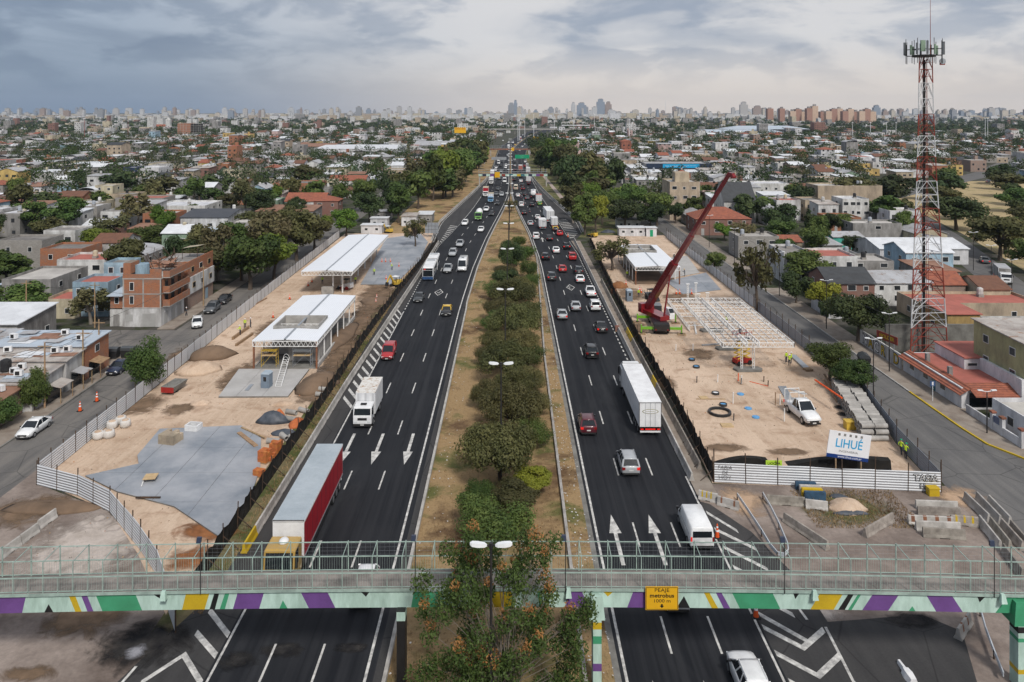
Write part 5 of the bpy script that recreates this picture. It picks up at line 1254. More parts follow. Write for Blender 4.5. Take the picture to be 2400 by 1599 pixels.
posts(b1, [(-37.9,113.6),(-28.6,113.6)], 4.1, 'rust_steel', .24); posts(b1, [(x,113.6+4.6*k) for x in (-37.9,-28.6) for k in range(1,7)], 4.1, 'white_steel', .16)
MB().box(-33.6,-28.9,116.5,124,.2,3.4).build('block_room','concrete',b1); MB().box(-37.6,-33.7,122,122.2,.2,3.4).build('block_wall','concrete_dark',b1)
MB().box(-28.75,-28.45,114,141,.0,.55).build('plinth','slab_dry',b1); MB().box(-38.0,-37.8,114,141,.0,.3).build('plinth','concrete',b1); MB().box(-38,-28.4,113.5,141,-.02,.12).build('floor_slab','concrete_dark',b1)
def scaffold(x, y, m, lab, w=2.2, d=1.1, h=3.0):
    e = empty('scaffold', (x,y,0), 0, lab, 'scaffold')
    for sx in (0, w):
        mb = MB()
        for sy in (0, d): mb.bar((sx,sy,.1),(sx,sy,h),.05)
        for k in range(5): mb.bar((sx,0,.4+k*.55),(sx,d,.4+k*.55),.035)
        mb.build('frame', m, e)
    mb = MB(); mb.bar((0,0,.2),(w,0,h*.9),.04); mb.bar((0,d,h*.9),(w,d,.2),.04); mb.build('brace', m, e)
    MB().box(0,w,0,d,1.75,1.82).build('platform','ply',e); MB().box(0,w,0,d,2.45,2.5).build('platform',m,e)
scaffold(-36.9,113.9,'scissor_yellow','yellow scaffold tower under the front of the left station building'); scaffold(-32.2,113.9,'galv','grey scaffold tower under the front of the left station building',2.6)
c2 = station(-43,-32.4,158,204.6,5.2,'long white platform canopy on slender posts, beyond the left station building', name='platform_canopy')
c2['category'] = 'canopy'
posts(c2, [(x,161.4+8.2*k) for x in (-37.2,-35.2) for k in range(6)], 4.6, 'white_steel', .28)
b3 = station(27.4,37.4,168.5,196,4.0,'white roofed station building with a light well, on the right site',(28.4,35.4,185.4,193))
posts(b3, [(27.6,168.7),(37.2,168.7)], 3.9, 'rust_steel', .26); posts(b3, [(x,168.7+4.5*k) for x in (27.6,37.2) for k in range(1,7)], 3.9, 'white_steel', .18)
MB().box(29,36,184,194,.1,3.2).build('block_room','concrete_dark',b3); MB().box(27.5,37.3,169,196,-.02,.1).build('floor_slab','earth',b3)
# ---- skeleton of the next canopy, right site
fr = empty('steel_frame', (0,0,0), 0, 'white lattice steel frame of a canopy being erected on the right site', 'steel frame')
FX0, FX1, FY0, FY1, FZ = 30.6, 41.0, 110.8, 137.4, 4.65
def tb(nm, a, b, h, n, t=.07): mb = MB(); truss(mb, a, b, h, n, t); return mb.build(nm, 'white_steel', fr)
tb('edge_girder',(FX0,FY0,FZ),(FX1,FY0,FZ),.62,15); tb('edge_girder',(FX0,FY1,FZ),(FX1,FY1,FZ),.62,15)
tb('edge_girder',(FX0,FY0,FZ),(FX0,FY1,FZ),.62,34); tb('edge_girder',(FX1,FY0,FZ),(FX1,FY1,FZ),.62,34)
tb('main_girder',(34.3,FY0,FZ+.05),(34.3,FY1,FZ+.05),.7,30,.11); tb('main_girder',(36.0,FY0,FZ+.05),(36.0,FY1,FZ+.05),.7,30,.11)
for k in range(1, 8): tb('cross_girder',(FX0,FY0+k*3.33,FZ),(FX1,FY0+k*3.33,FZ),.55,14)
for x in (31.6,32.6,33.5,37.2,38.2,39.2,40.1):
    mb = MB(); mb.bar((x,FY0,FZ+.06),(x,FY0+(26.6 if x > 36 or x > 33 else 16),FZ+.06),.07,.1); mb.build('purlin','galv' if x < 34 else 'white_steel',fr)
def col_lat(x, y, z): mb = MB(); [mb.bar((x+sx*.13,y,0),(x+sx*.13,y,z),.08,.1) for sx in (-1,1)]; [mb.bar((x-.13,y,.3+k*.42),(x+.13,y,.3+k*.42),.05) for k in range(int(z/.42))]; mb.build('column','white_steel',fr)
for y in (112.9,122.9,133): [ (col_lat(x, y, FZ-.5)) for x in (34.05,35.8) ]; MB().prism([(33.2,y-.9),(36.7,y-.9),(37.1,y),(36.7,y+.9),(33.2,y+.9),(32.8,y)],.0,.28).build('footing','concrete_dark',fr)
e = empty('frame_section', (0,0,0), 0, 'white truss frame section lying on the sand behind the red crane', 'frame section')
for nm, a, b, n in (('side_truss',(31.0,132.5,.75),(31.4,153,.75),24),('side_truss',(38.5,138.5,.75),(38.3,153,.75),18),('end_truss',(31.4,153,.75),(38.3,153,.75),10),('cross_truss',(31.1,136,.75),(34.2,136,.75),5),('cross_truss',(31.2,142,.75),(38.3,142,.75),10),('cross_truss',(31.3,147.5,.75),(38.3,147.5,.75),10)):
    mb = MB(); truss(mb, a, b, .62, n); mb.build(nm,'white_steel',e)
for x in (32.6,34,35.6,37): mb = MB(); mb.bar((x,139,.8),(x,153,.8),.07); mb.build('purlin','white_steel',e)
for k, (u, v, h) in enumerate(((1612,713,3.9),(1631,710,3.9),(1637,736,3.7),(1658,733,3.7))):
    x, y = gnd(u, v); e = empty('steel_column', (x,y,0), 0, 'white steel column standing alone beyond the frame, %s from the crane' % ordn(k), 'steel column', 'free standing steel columns')
    mb = MB(); [mb.bar((s_*.13,0,0),(s_*.13,0,h),.08,.1) for s_ in (-1,1)]; [mb.bar((-.13,0,.3+q*.4),(.13,0,.3+q*.4),.05) for q in range(int(h/.4))]; mb.build('shaft','white_steel',e); MB().box(-.35,.35,-.2,.2,h,h+.12).build('cap_plate','white_steel',e)
for k, (u1,v1,u2,v2) in enumerate(((1628,762,1632,784),(1645,811,1684,808))):
    a, b = gnd(u1,v1), gnd(u2,v2); mb = MB(); mb.bar((*a,.12),(*b,.12),.25,.2); tag(mb.build('steel_beam','white_steel' if k == 0 else 'galv'), ['short white beam lying on the sand beside the crane','thin grey bar lying on the sand before the frame'][k], 'steel beam')
# ---- mobile crane
cr = empty('mobile_crane', (26.2,136.3,0), R(-4), 'red telescopic mobile crane on green outriggers, boom raised over the frame', 'crane')
MB().box(-1.35,1.35,-6,6,.75,1.45).build('carrier','car_black',cr); MB().box(-1.3,1.3,-6.05,-4.6,1.45,1.9).build('engine_deck','chassis',cr); MB().box(-1.2,1.2,3.8,6.4,1.45,2.6).build('driving_cab','car_dark_grey',cr)
for y in (-4.6,-3.0,2.2,3.8,5.0):
    for s_ in (-1,1): w = ob('wheel', WH[.5][0], cr, (s_*1.15,y,.5)); ob('rim', WH[.5][1], w)
for y in (-5.2, 1.9):
    for s_ in (-1,1):
        mb = MB(); mb.box(min(s_*1.3,s_*3.5),max(s_*1.3,s_*3.5),y-.2,y+.2,.85,1.25); o = mb.build('outrigger','car_crane_green',cr)
        mb = MB(); mb.box(min(s_*3.3,s_*3.5),max(s_*3.3,s_*3.5),y-.18,y+.18,.3,1.6); mb.build('jack','car_crane_green',o); MB().box(s_*3.4-.7,s_*3.4+.7,y-.6,y+.6,.0,.14).build('pad','timber',o); mb = MB(); mb.cyl((s_*3.4,y,.14),(s_*3.4,y,.4),.25,.12,8); mb.build('foot','black_metal',o)
for s_ in (-1,1): MB().box(s_*1.0-.15,s_*1.0+.15,-6.08,-6.02,.9,1.05).build('tail_light','tail_off',cr)
sp_ = empty('superstructure', (0,.3,1.5), R(206)); sp_.parent = cr
MB().box(-1.1,1.1,-3.6,2.6,.0,.75).build('turntable','car_crane_red',sp_); MB().box(-1.35,1.35,-4.3,-3.2,.1,1.7).build('counterweight','car_crane_red',sp_); mb = MB(); mb.cyl((0,0,-.15),(0,0,.05),1.0,n=16); mb.build('slew_ring','black_metal',sp_)
mb = MB(); mb.loft([[(-1.75,t,.15),(-.75,t,.15),(-.75,t,z),(-1.75,t,z)] for t, z in ((.9,1.9),(2.1,1.9),(2.7,1.2),(2.75,.9))]); c_ = mb.build('operator_cab','box_white',sp_); MB().face([(-1.7,2.2,1.88),(-.8,2.2,1.88),(-.8,2.72,1.25),(-1.7,2.72,1.25)]).build('windscreen','glass',c_); MB().box(-1.77,-1.752,1.0,2.1,.9,1.8).build('side_window','glass',c_)
bp = Vector((.1,-2.6,1.6)); bdir = Vector((0,.667,.745)).normalized(); perp = Vector((0,-.745,.667))
def bsec(t0, t1, w, h, nm, m='car_crane_red'):
    mb = MB(); a, b = bp+bdir*t0, bp+bdir*t1; mb.bar(a, b, w, h); return mb.build(nm, m, sp_)
bsec(-.6,12.2,.9,1.1,'boom_base'); bsec(12.0,19.5,.66,.8,'boom_section'); bsec(19.3,26.8,.52,.64,'boom_section'); bsec(26.6,34,.42,.5,'boom_section')
hd = bp+bdir*34; mb = MB(); mb.bar(hd, hd+Vector((0,1.0,-.1)), .5, .6); mb.cyl(hd+Vector((-.3,.9,-.3)),hd+Vector((.3,.9,-.3)),.35,n=10); mb.build('boom_head','car_crane_red',sp_)
for t in (12.1,19.4,26.7): mb = MB(); mb.bar(bp+bdir*(t-.35), bp+bdir*(t+.1), 1.05-.026*t, 1.25-.03*t); mb.build('boom_collar','car_crane_red',sp_)
mb = MB(); mb.cyl((.1,2.2,.6), bp+bdir*9.5+perp*-.5, .17, .12, 10); mb.build('lift_cylinder','car_crane_red',sp_); mb = MB(); mb.cyl(bp+bdir*9.5+perp*-.5, Vector((.1,2.2,.6))+(bp+bdir*9.5+perp*-.5-Vector((.1,2.2,.6)))*.55, .09, .09, 8); mb.build('cylinder_rod','galv',sp_)
jb = MB()
for k in range(14):
    a, b = bp+bdir*(1.5+k*.75)+Vector((.62,0,0)), bp+bdir*(2.25+k*.75)+Vector((.62,0,0))
    jb.bar(a+perp*.45, b+perp*.45, .07); jb.bar(a-perp*.35, b-perp*.35, .07); jb.bar(a+perp*.45, b-perp*.35, .05); jb.bar(a-perp*.35, a+perp*.45, .05)
jb.build('folded_jib','car_crane_red',sp_); mb = MB(); mb.cyl(bp+bdir*2+perp*.7+Vector((-.4,0,0)),bp+bdir*2+perp*.7+Vector((.4,0,0)),.45,n=12); mb.build('winch','black_metal',sp_)
for s_ in (-.2,.2): mb = MB(); mb.bar(bp+bdir*2+perp*1.1+Vector((s_,0,0)), hd+perp*.45+Vector((s_*.5,0,0)), .025); mb.build('hoist_rope','black_metal',sp_)
# ---- scissor lift, machines
def scissor(x, y, lab):
    e = empty('scissor_lift', (x,y,0), R(20), lab, 'scissor lift')
    MB().box(-1.3,1.3,-.6,.6,.35,.95).build('chassis','worker_red',e)
    for sx in (-.95,.95):
        for s_ in (-1,1): mb = MB(); mb.cyl((sx,s_*.62-.12,.35),(sx,s_*.62+.12,.35),.35,n=12); mb.build('wheel','rubber',e)
    for k in range(4):
        for s_ in (-.5,.5): mb = MB(); mb.bar((-1.1,s_,1.0+k*.68),(1.1,s_,1.68+k*.68),.09,.14); mb.bar((1.1,s_,1.0+k*.68),(-1.1,s_,1.68+k*.68),.09,.14); mb.build('scissor_arm','scissor_yellow',e)
    MB().box(-1.3,1.3,-.65,.65,3.75,3.85).build('deck','galv',e)
    for s_ in (-.63,.63): mb = MB(); mb.bar((-1.28,s_,4.9),(1.28,s_,4.9),.05); mb.bar((-1.28,s_,4.4),(1.28,s_,4.4),.04); [mb.bar((q,s_,3.85),(q,s_,4.9),.05) for q in (-1.28,0,1.28)]; mb.build('guard_rail','worker_red',e)
scissor(34.9,115.6,'yellow and red scissor lift under the near end of the steel frame')
def loader(u, v, rz, c, lab, name, cat, digger=False):
    x, y = gnd(u, v); e = empty(name, (x,y,0), rz, lab, cat)
    if digger:
        for s_ in (-.7,.7): mb = MB(); mb.loft([[(s_-.2,t,z0),(s_+.2,t,z0),(s_+.2,t,z1),(s_-.2,t,z1)] for t, z0, z1 in ((-1,.15,.4),(-.85,0,.5),(.85,0,.5),(1,.15,.4))]); mb.build('track','rubber',e)
    else:
        for s_ in (-.75,.75):
            for yy in (-.55,.6): mb = MB(); mb.cyl((s_-.15,yy,.4),(s_+.15,yy,.4),.4,n=12); mb.build('wheel','worker_red' if c == 'box_white' else 'rubber',e)
    mb = MB(); mb.loft([[(-.75,t,.45),(.75,t,.45),(.7,t,z),(-.7,t,z)] for t, z in ((-1.35,1.1),(-1.2,1.35),(-.2,1.3),(.5,.95))]); mb.build('body', c, e)
    mb = MB(); [mb.bar((sx,yy,1.0),(sx,yy,2.1),.08) for sx in (-.6,.6) for yy in (-.5,.55)]; mb.build('cab_frame','chassis',e); MB().box(-.68,.68,-.6,.65,2.1,2.2).build('cab_roof','box_white' if digger else 'chassis',e)
    if digger:
        mb = MB(); mb.bar((0,.7,1.0),(0,1.9,2.7),.25,.35); mb.bar((0,1.9,2.7),(0,3.0,1.4),.2,.28); mb.build('boom_arm', c, e); mb = MB(); mb.hexa([(-.3,2.9),(.3,2.9),(.3,3.4),(-.3,3.4)],[(-.35,2.8),(.35,2.8),(.35,3.1),(-.35,3.1)],.7,1.4); mb.build('bucket','chassis',e)
    else:
        for s_ in (-.85,.85): mb = MB(); mb.bar((s_,-1.2,1.4),(s_,1.3,.7),.15,.2); mb.build('lift_arm', c, e)
        mb = MB(); mb.hexa([(-.95,1.3),(.95,1.3),(.95,2.0),(-.95,2.0)],[(-.95,1.25),(.95,1.25),(.95,1.5),(-.95,1.5)],.1,.75); mb.build('bucket','chassis',e)
loader(811.7,678,R(70),'box_white','white skid loader under the left platform canopy','skid_loader','loader'); loader(927.8,671,R(150),'scissor_yellow','small yellow excavator beside the netting on the left site','excavator','excavator',True)
loader(1526,703,R(-160),'car_dark_grey','dark skid loader with orange arms behind the red crane','skid_loader','loader'); loader(910,546,R(60),'scissor_yellow','yellow excavator by the white site cabins','excavator','excavator',True); loader(1390,556,R(40),'scissor_yellow','small yellow machine behind the netting of the right site','loader','loader')
# ---- portable toilets
def toilet(u, v, lab, rz=0.0):
    x, y = gnd(u, v); e = empty('portable_toilet', (x,y+.6,0), rz, lab, 'portable toilet', 'portable toilets')
    MB().box(-.58,.58,-.6,.6,.0,2.1).build('cabin','plastic_grey',e); mb = MB(); mb.hexa([(-.62,-.64),(.62,-.64),(.62,.64),(-.62,.64)],[(-.4,-.5),(.4,-.5),(.4,.5),(-.4,.5)],2.1,2.36); mb.build('roof','plastic_light',e)
    MB().box(-.42,.42,-.625,-.602,.12,1.98).build('door','plastic_grey',e); MB().box(-.2,.22,-.64,-.627,1.15,1.75).build('dark_window','glass',e)
mat('plastic_light', (.36,.43,.50), (.3,.36,.42), .5, 1, .03)
toilet(622,914,'blue grey portable toilet on the slab before the left station building',R(-8)); toilet(1475.5,707,'pale portable toilet near the crane on the right site',R(6)); x, y = gnd(767,690); mb = MB(); mb.box(-1.2,1.2,0,.9,0,1.5); mb.box(-.2,0,-.04,-.002,.1,1.4); tag(mb.build('concrete_block','concrete',None,False,(x,y,0)),'grey concrete block before the posts of the platform canopy','concrete block')
# ---- cabins
def cabin(u0, u1, vb, h, d, lab, roof='sheet_white', wall='w_pale', door=None):
    Y = FOC*H/(vb-PY); x0, x1 = xat(u0,Y), xat(u1,Y); e = empty('site_cabin', ((x0+x1)/2,Y,0), 0, lab, 'cabin', 'site cabins'); w = (x1-x0)/2
    MB().box(-w,w,0,d,0,h).build('wall',wall,e); MB().box(-w-.25,w+.25,-.3,d+.25,h,h+.14).build('roof',roof,e)
    n = max(1,int(w*2/2.2))
    for k in range(n):
        cx = -w+(k+.5)*2*w/n; 
        if door is not None and k == door: MB().box(cx-.45,cx+.45,-.03,0,.05,2.05).build('door','car_teal' if wall == 'w_white' else 'sign_green',e)
        else: f = MB().box(cx-.5,cx+.5,-.03,0,1.0,1.8).build('window','frame_white',e); MB().box(cx-.42,cx+.42,-.04,-.031,1.08,1.72).build('pane','pane',f)
cabin(846,895,548,2.6,4,'white site cabin with an overhanging roof beside the left platform','sheet_white','w_pale'); cabin(868,908,532,2.8,4,'second white site cabin behind the first, left site','sheet_white'); cabin(878,915,515,2.8,5,'rear grey site cabin behind the white ones, left site','sheet_grey','w_grey'); cabin(941,975,530,3.2,9,'white corrugated shed at the end of the left site','sheet_old','w_pale'); cabin(977,1012,524,3.0,9,'open fronted shed beside the corrugated one','sheet_white','w_grey')
cabin(1451,1512,554,2.5,4,'long white site cabin under the big trees, right site','sheet_white','w_pale'); cabin(1515,1539,555,2.6,3,'small white cabin with a green door, right site','sheet_white','w_pale',0); cabin(1447,1502,536,2.8,5,'dark roofed cabin behind the long white one','sheet_dark','w_white')
# ---- billboards
def board(x0, x1, Y, z0, z1, m, lab, name='billboard', tilt=0.0, back='galv', legs=True, cat='billboard', lean=.0):
    e = empty(name, ((x0+x1)/2, Y, 0), 0, lab, cat); w = (x1-x0)/2
    p = MB().box(-w,w,-.04,.04,-(z1-z0)/2,(z1-z0)/2).build('panel', m, e, False, (0,0,(z0+z1)/2)); p.rotation_euler = (0, tilt, 0)
    if legs:
        for k in (-.6,.6): mb = MB(); mb.bar((w*k,.1,0),(w*k,.1,z1-.2),.12); mb.build('leg', back, e)
    return e, p
e, p = board(32.75,37.1,79.2,2.15,4.9,'sign_white','white and blue contractor billboard standing behind the near right fence',tilt=R(8.2),back='timber')
text('LIHUÉ', 1.25, -.02, -.05, .15, 'sign_cyan', p, 0, .012, .85); text('INGENIERIA', .3, .02, -.05, -.62, 'w_grey', p, 0, .0, 1.25)
MB().box(-2.17,2.17,-.05,-.042,-1.37,-1.0).build('blue_band','sign_blue',p); text('www.lihue.com.ar', .34, .2, -.056, -1.18, 'sign_white', p, 0, .0, 1.0, shear=.2)
for k in range(5): MB().box(-1.25+k*.58,-1.02+k*.58,-.05,-.042,.95,1.2).build('window_mark','w_grey',p)
e, p = board(26.1,27.75,78.4,1.55,2.4,'lime','lime green banner on the near right fence',name='banner',back='timber',cat='banner')
text('UOCRA', .34, 0, -.05, .12, 'ink', p, 0, .004, 1.1); text('PRESENTE', .2, 0, -.05, -.2, 'ink', p)
x, y = gnd(1012,556); e, p = board(x-2.0,x+2.0,y,1.2,4.4,'galv','back of a grey gridded road sign at the end of the left site',name='road_sign',cat='sign')
for k in range(1,4): MB().box(-2+k-.03,-2+k+.03,-.06,-.042,-1.6,1.6).build('rib','dark_iron',p)
for k in range(1,3): MB().box(-2,2,-.07,-.0605,-1.6+k*1.06,-1.54+k*1.06).build('rib','dark_iron',p)
for u, v, a, b in ((800,830,34,44),(842,760,34,40),(765,885,34,30),(868,722,30,26),(900,690,26,20),(735,930,40,18),(640,770,40,26),(700,740,36,14),(560,900,40,20),(420,960,40,16),(1480,690,34,16),(1500,650,30,12),(1600,700,50,14),(1560,900,26,20),(1640,830,40,14),(1700,1050,60,10),(1850,1060,50,10),(1500,770,20,14)): blotch('churned_earth', u, v, a, b, .0105+.0001*(u % 17), 'earth')
# ---- stored materials
def pallet(u, v, nx, ny, nz, b, m, lab, name='brick_pallet', cat='bricks', rz=0.0, drop=0.0, group=None):
    """stack of bricks on a pallet; each course block its own piece"""
    x, y = gnd(u, v); e = empty(name, (x,y,0), rz, lab, cat, group); random.seed(u)
    MB().box(-nx*b[0]/2,nx*b[0]/2,0,ny*b[1],.03,.14).build('pallet','timber',e)
    me = MB().box(-b[0]/2+.006,b[0]/2-.006,-b[1]/2+.006,b[1]/2-.006,.004,b[2]-.006).mesh('brick', m)
    for k in range(nz):
        for i in range(nx):
            for j in range(ny):
                if k == nz-1 and random.random() < drop: continue
                if 0 < i < nx-1 and 0 < j < ny-1 and k < nz-1: continue
                ob('brick', me, e, (-nx*b[0]/2+b[0]*(i+.5), b[1]*(j+.5), .14+k*b[2]))
    return e
B_ = (.36,.36,.2)
pallet(640,1066,3,3,6,B_,'orange_brick','farthest pallet of orange hollow bricks by the netting',drop=.2,rz=R(-20),group='brick pallets'); pallet(613,1088,3,3,6,B_,'orange_brick','middle pallet of orange hollow bricks by the netting',drop=.15,rz=R(-20),group='brick pallets')
pallet(602,1120,3,2,3,B_,'orange_brick','low nearest pallet of orange hollow bricks by the netting',drop=.3,rz=R(-20),group='brick pallets'); pallet(627,1084,2,3,3,B_,'orange_brick','small half stack of orange bricks beside the pallets',drop=.3,rz=R(-20),group='brick pallets')
pallet(388,1046,4,3,4,(.5,.6,.27),'w_beige','long pallet of brown paving blocks at the slab corner','block_pallet','paving blocks',R(-14),.15); pallet(1447,1556/2,2,2,4,B_,'w_redbrick','stack of red bricks between the netting and the toilet',group='brick pallets'); pallet(1439,690,3,3,4,B_,'rust_steel','rusty brown brick stack behind the netting of the right site',drop=.3,group='brick pallets')
PIPE = {}
def pipe(x, y, z, rz, L, ro, lab, group, m='concrete'):
    k = (L, ro, m)
    if k not in PIPE: mb = MB(); mb.pipe((0,-L/2,0),(0,L/2-.1,0),ro*.9,ro*.72); mb.pipe((0,L/2-.1,0),(0,L/2,0),ro,ro*.72); PIPE[k] = mb.mesh('concrete_pipe', m)
    o = ob('concrete_pipe', PIPE[k], None, (x,y,z+ro), rz); tag(o, lab, 'pipe', group); return o
for k, (u, v, r_) in enumerate(((683,972,70),(681,988,74),(712,968,60),(666,1030,40),(683,1036,25),(760,918,80),(753,930,80),(641,1040,85))):
    x, y = gnd(u, v); pipe(x, y, 0, R(r_), 1.5, .33, 'grey concrete pipe lying by the left netting, %s' % ['upper one beside the tarpaulin heap','lower one beside the tarpaulin heap','far one with its mouth towards the motorway','behind the orange brick pallets','next to the netting above the bricks','upper of two by the station building','lower of two by the station building','half hidden behind the brick pallets'][k], 'pipes on the left site')
LAY = ['bottom','middle','top']
for st, xo, lays in ((0, 41.3, (0,1,2)), (1, 42.95, (0,1,2))):
    for lay in lays:
        for k in range(21):
            if st == 1 and lay < 2 and k > 1: continue
            y = 88.6 + .76*k + lay*.38; x = xo + .2*(y-88.6) + random.uniform(-.13,.13)
            pipe(x, y, lay*.56, R(90)+random.uniform(-.02,.02), 1.5, .33, '%s concrete pipe in the %s layer of the %s pipe stack' % (ordn(k)+' nearest', LAY[lay], ['inner','roadside'][st]), 'stacked concrete pipes')
mb = MB(); mb.cyl((40.6,102.2,2.3),(41.6,96.3,2.1),.12,n=8); tag(mb.build('plastic_pipe','cone_orange'),'long orange plastic pipe lying on the concrete pipe stack','pipe')
def ringcoil(u, v, ro, ri, h, m, lab, name='manhole_ring', lid=None, cat='ring'):
    x, y = gnd(u, v); mb = MB(); mb.pipe((x,y,.0),(x,y,h),ro,ri,20); o = mb.build(name, m); tag(o, lab, cat, 'manhole rings on the right site' if lid else None)
    if lid: mb = MB(); mb.cyl((x,y,.02),(x,y,h*.7),ri*.98,n=18); mb.build('lid', lid, o)
for k, (u, v) in enumerate(((1621.4,845),(1632,862),(1677,924),(1695,951))): ringcoil(u,v,.5,.4,.3,'hose','black manhole ring with a pale lid on the sand, %s from the crane' % ordn(k),lid='sign_white' if k == 2 else 'plastic_blue')
for k, (u, v) in enumerate(((1735.7,925),(1753.6,958.5),(1771.4,979))): x, y = gnd(u,v); mb = MB(); mb.cyl((x,y,0),(x,y,.14),.45,n=18); mb.cyl((x,y,.14),(x,y,.2),.3,.22,12); tag(mb.build('blue_lid','plastic_blue'),'light blue round lid on the sand, %s from the steel frame' % ordn(k),'lid','blue lids on the right site')
x, y = gnd(1687,969); e = empty('hose_coil',(x,y,0),0,'coil of thick black hose lying on the sand','hose coil')
for k in range(5): mb = MB(); mb.pipe((0,0,.04+.06*k),(0,0,.1+.06*k),1.42-.05*(k%2),1.2-.05*(k%2),28); mb.build('coil','hose',e)
for k, (u, v, h, m) in enumerate(((1584,822,.9,'white_steel'),(1624,822,1.0,'white_steel'),(1682,896,1.0,'white_steel'),(1738,900,1.1,'white_steel'),(1718,946,1.4,'white_steel'),(1633,897,.8,'hose'),(1737,901,.8,'hose'),(1719.5,986,.8,'hose'),(1730,893,1.0,'cone_orange'),(1828,949,1.3,'white_steel'),(1817,950,1.6,'timber'),(1838,988,1.5,'white_steel'),(1790,895,.7,'dark_iron'),(1800,905,.7,'dark_iron'))):
    x, y = gnd(u,v); mb = MB(); mb.cyl((x,y,0),(x+.03,y,h),.07,n=8); mb.cyl((x+.03,y,h),(x+.03,y,h+.06),.09,n=8); tag(mb.build('pipe_stub',m),'%s pipe stub sticking out of the sand, %s counted from the crane' % ({'white_steel':'white','hose':'black','cone_orange':'orange','timber':'wooden','dark_iron':'rusty'}[m], ordn(k)),'pipe stub','pipe stubs on the right site')
def plank(u1,v1,u2,v2,w,h,m,lab,z1=0.,z2=0.): a, b = gnd(u1,v1), gnd(u2,v2); mb = MB(); mb.bar((*a,h/2+z1),(*b,h/2+z2),w,h); tag(mb.build('plank',m),lab,'plank')
plank(1632,936,1700,936,.25,.06,'timber','thin plank lying on the sand by the hose coil'); plank(1640,933,1658,932,1.0,.08,'ply','small plywood sheet on the sand above the hose coil'); plank(1690,998,1717,998,1.1,.12,'ply','broken cardboard sheet on the sand below the hose coil'); plank(1757,895,1800,906,.08,.08,'cone_orange','thin orange pipe lying across the sand')
plank(1858,835,1893,868,.9,.25,'galv','bundle of blue grey steel sheets by the right fence'); plank(1886,869,1902,868,1.0,.3,'timber','brown timber block at the end of the steel bundle')
for k in range(6): plank(1825+k*3.2,907,1850+k*2.6,951,.14,.14,'galv','galvanised steel profile lying by the white truck, %s of the bundle' % ordn(k))
plank(1932,888,1968,938,.25,.1,'timber','long timber leaning across the trench, upper one',.6,.1); plank(1930,900,1962,944,.25,.1,'timber','long timber leaning across the trench, lower one',.6,.1); plank(1968,915,1975,932,.6,.08,'ply','plywood sheet beside the pipe stack',.1,.1)
x, y = gnd(1998,1005); mb = MB(); mb.box(x-.9,x+.9,y-.5,y+.5,0,.9); mb.box(x-.95,x+.95,y-.55,y+.55,.9,1.0); tag(mb.build('yellow_bin','scissor_yellow'),'yellow crate beside the concrete pipe stack','crate'); x, y = gnd(2186,1160); mb = MB(); mb.box(x-.5,x+.5,y-.35,y+.35,0,.7); mb.box(x-.55,x+.55,y-.4,y+.4,.7,.8); tag(mb.build('yellow_bin','p_yellow'),'small yellow box at the corner of the near right fence','crate')
blotch('pit_shade_patch', 1968, 955, 16, 6, .014, 'burnt_and_shade'); blotch('pit_shade_patch', 1977, 972, 16, 6, .014, 'burnt_and_shade')  # flat near-black patches painting the shade down in two pits
# heaps
def heap(u, v, rx, ry, h, m, lab, name='sand_heap', cat='heap', n=16, k=6):
    x, y = gnd(u, v); random.seed(int(u*7+v)); mb = MB(); rings = []
    ph = [random.uniform(0,6) for _ in range(3)]
    for a in range(k):
        t = a/(k-1); rr = (1-t)**.85
        rings.append([(rr*rx*(1+.16*math.sin(2*q+ph[0])+.1*math.sin(5*q+ph[1])+random.uniform(-.06,.06))*math.cos(q), rr*ry*(1+.16*math.sin(2*q+ph[0])+random.uniform(-.06,.06))*math.sin(q), h*(1-(1-t)**1.6)*(1+random.uniform(-.08,.08)) - (.03 if a == 0 else 0)) for q in [2*math.pi*i/n for i in range(n)]])
    mb.loft(rings); o = mb.build(name, m, None, True, (x,y,0)); tag(o, lab, cat); return o
heap(467,868,3.6,2.6,1.3,'sand','sand heap against the left fence, the paler of two'); heap(497,835,3.4,2.8,1.6,'earth','brown earth heap against the left fence behind the sand heap'); heap(469,946,1.6,.9,.45,'sand','small low sand heap in the middle of the left site'); heap(745,900,2.6,5,1.3,'earth','long earth bank beside the slab of the left station building'); heap(800,790,2.0,9,.8,'earth','long low earth bank along the left netting'); heap(660,948,1.6,.8,.4,'sand','low sand heap at the slab edge by the station building')
heap(1985,1190,2.2,1.4,.8,'sand','sand heap on the grass before the near right fence'); heap(1995,1204,1.6,.5,.35,'tarp','crumpled dark tarpaulin at the foot of the sand heap','tarpaulin','tarpaulin'); heap(1965,1165,.9,.5,.3,'tarp','small crumpled tarpaulin beside the sand heap','tarpaulin','tarpaulin')
heap(640,988,1.9,1.3,1.3,'tarp','dark tarpaulin thrown over a heap of bricks on the left site','tarpaulin','tarpaulin'); heap(655,982,.8,.6,1.25,'orange_brick','orange brick rubble showing under the tarpaulin','rubble_heap','rubble'); heap(695,994,1.0,1.4,.7,'orange_brick','heap of broken orange bricks by the left netting','rubble_heap','rubble'); heap(664,1016,1.4,.9,.5,'tarp','flat grey tarpaulin beside the broken bricks','tarpaulin','tarpaulin')
heap(120,1190,4.2,1.6,.5,'earth','low rubble bank outside the near left fence'); heap(1450,672,2.4,1.8,1.1,'rust_earth','rusty brown earth heap behind the right netting'); heap(1425,545,2.2,1.6,.9,'tarp','dark heap under the trees of the right site','tarpaulin','tarpaulin'); heap(885,706,3,4,.7,'earth','churned earth mound on the left site near the canopy')
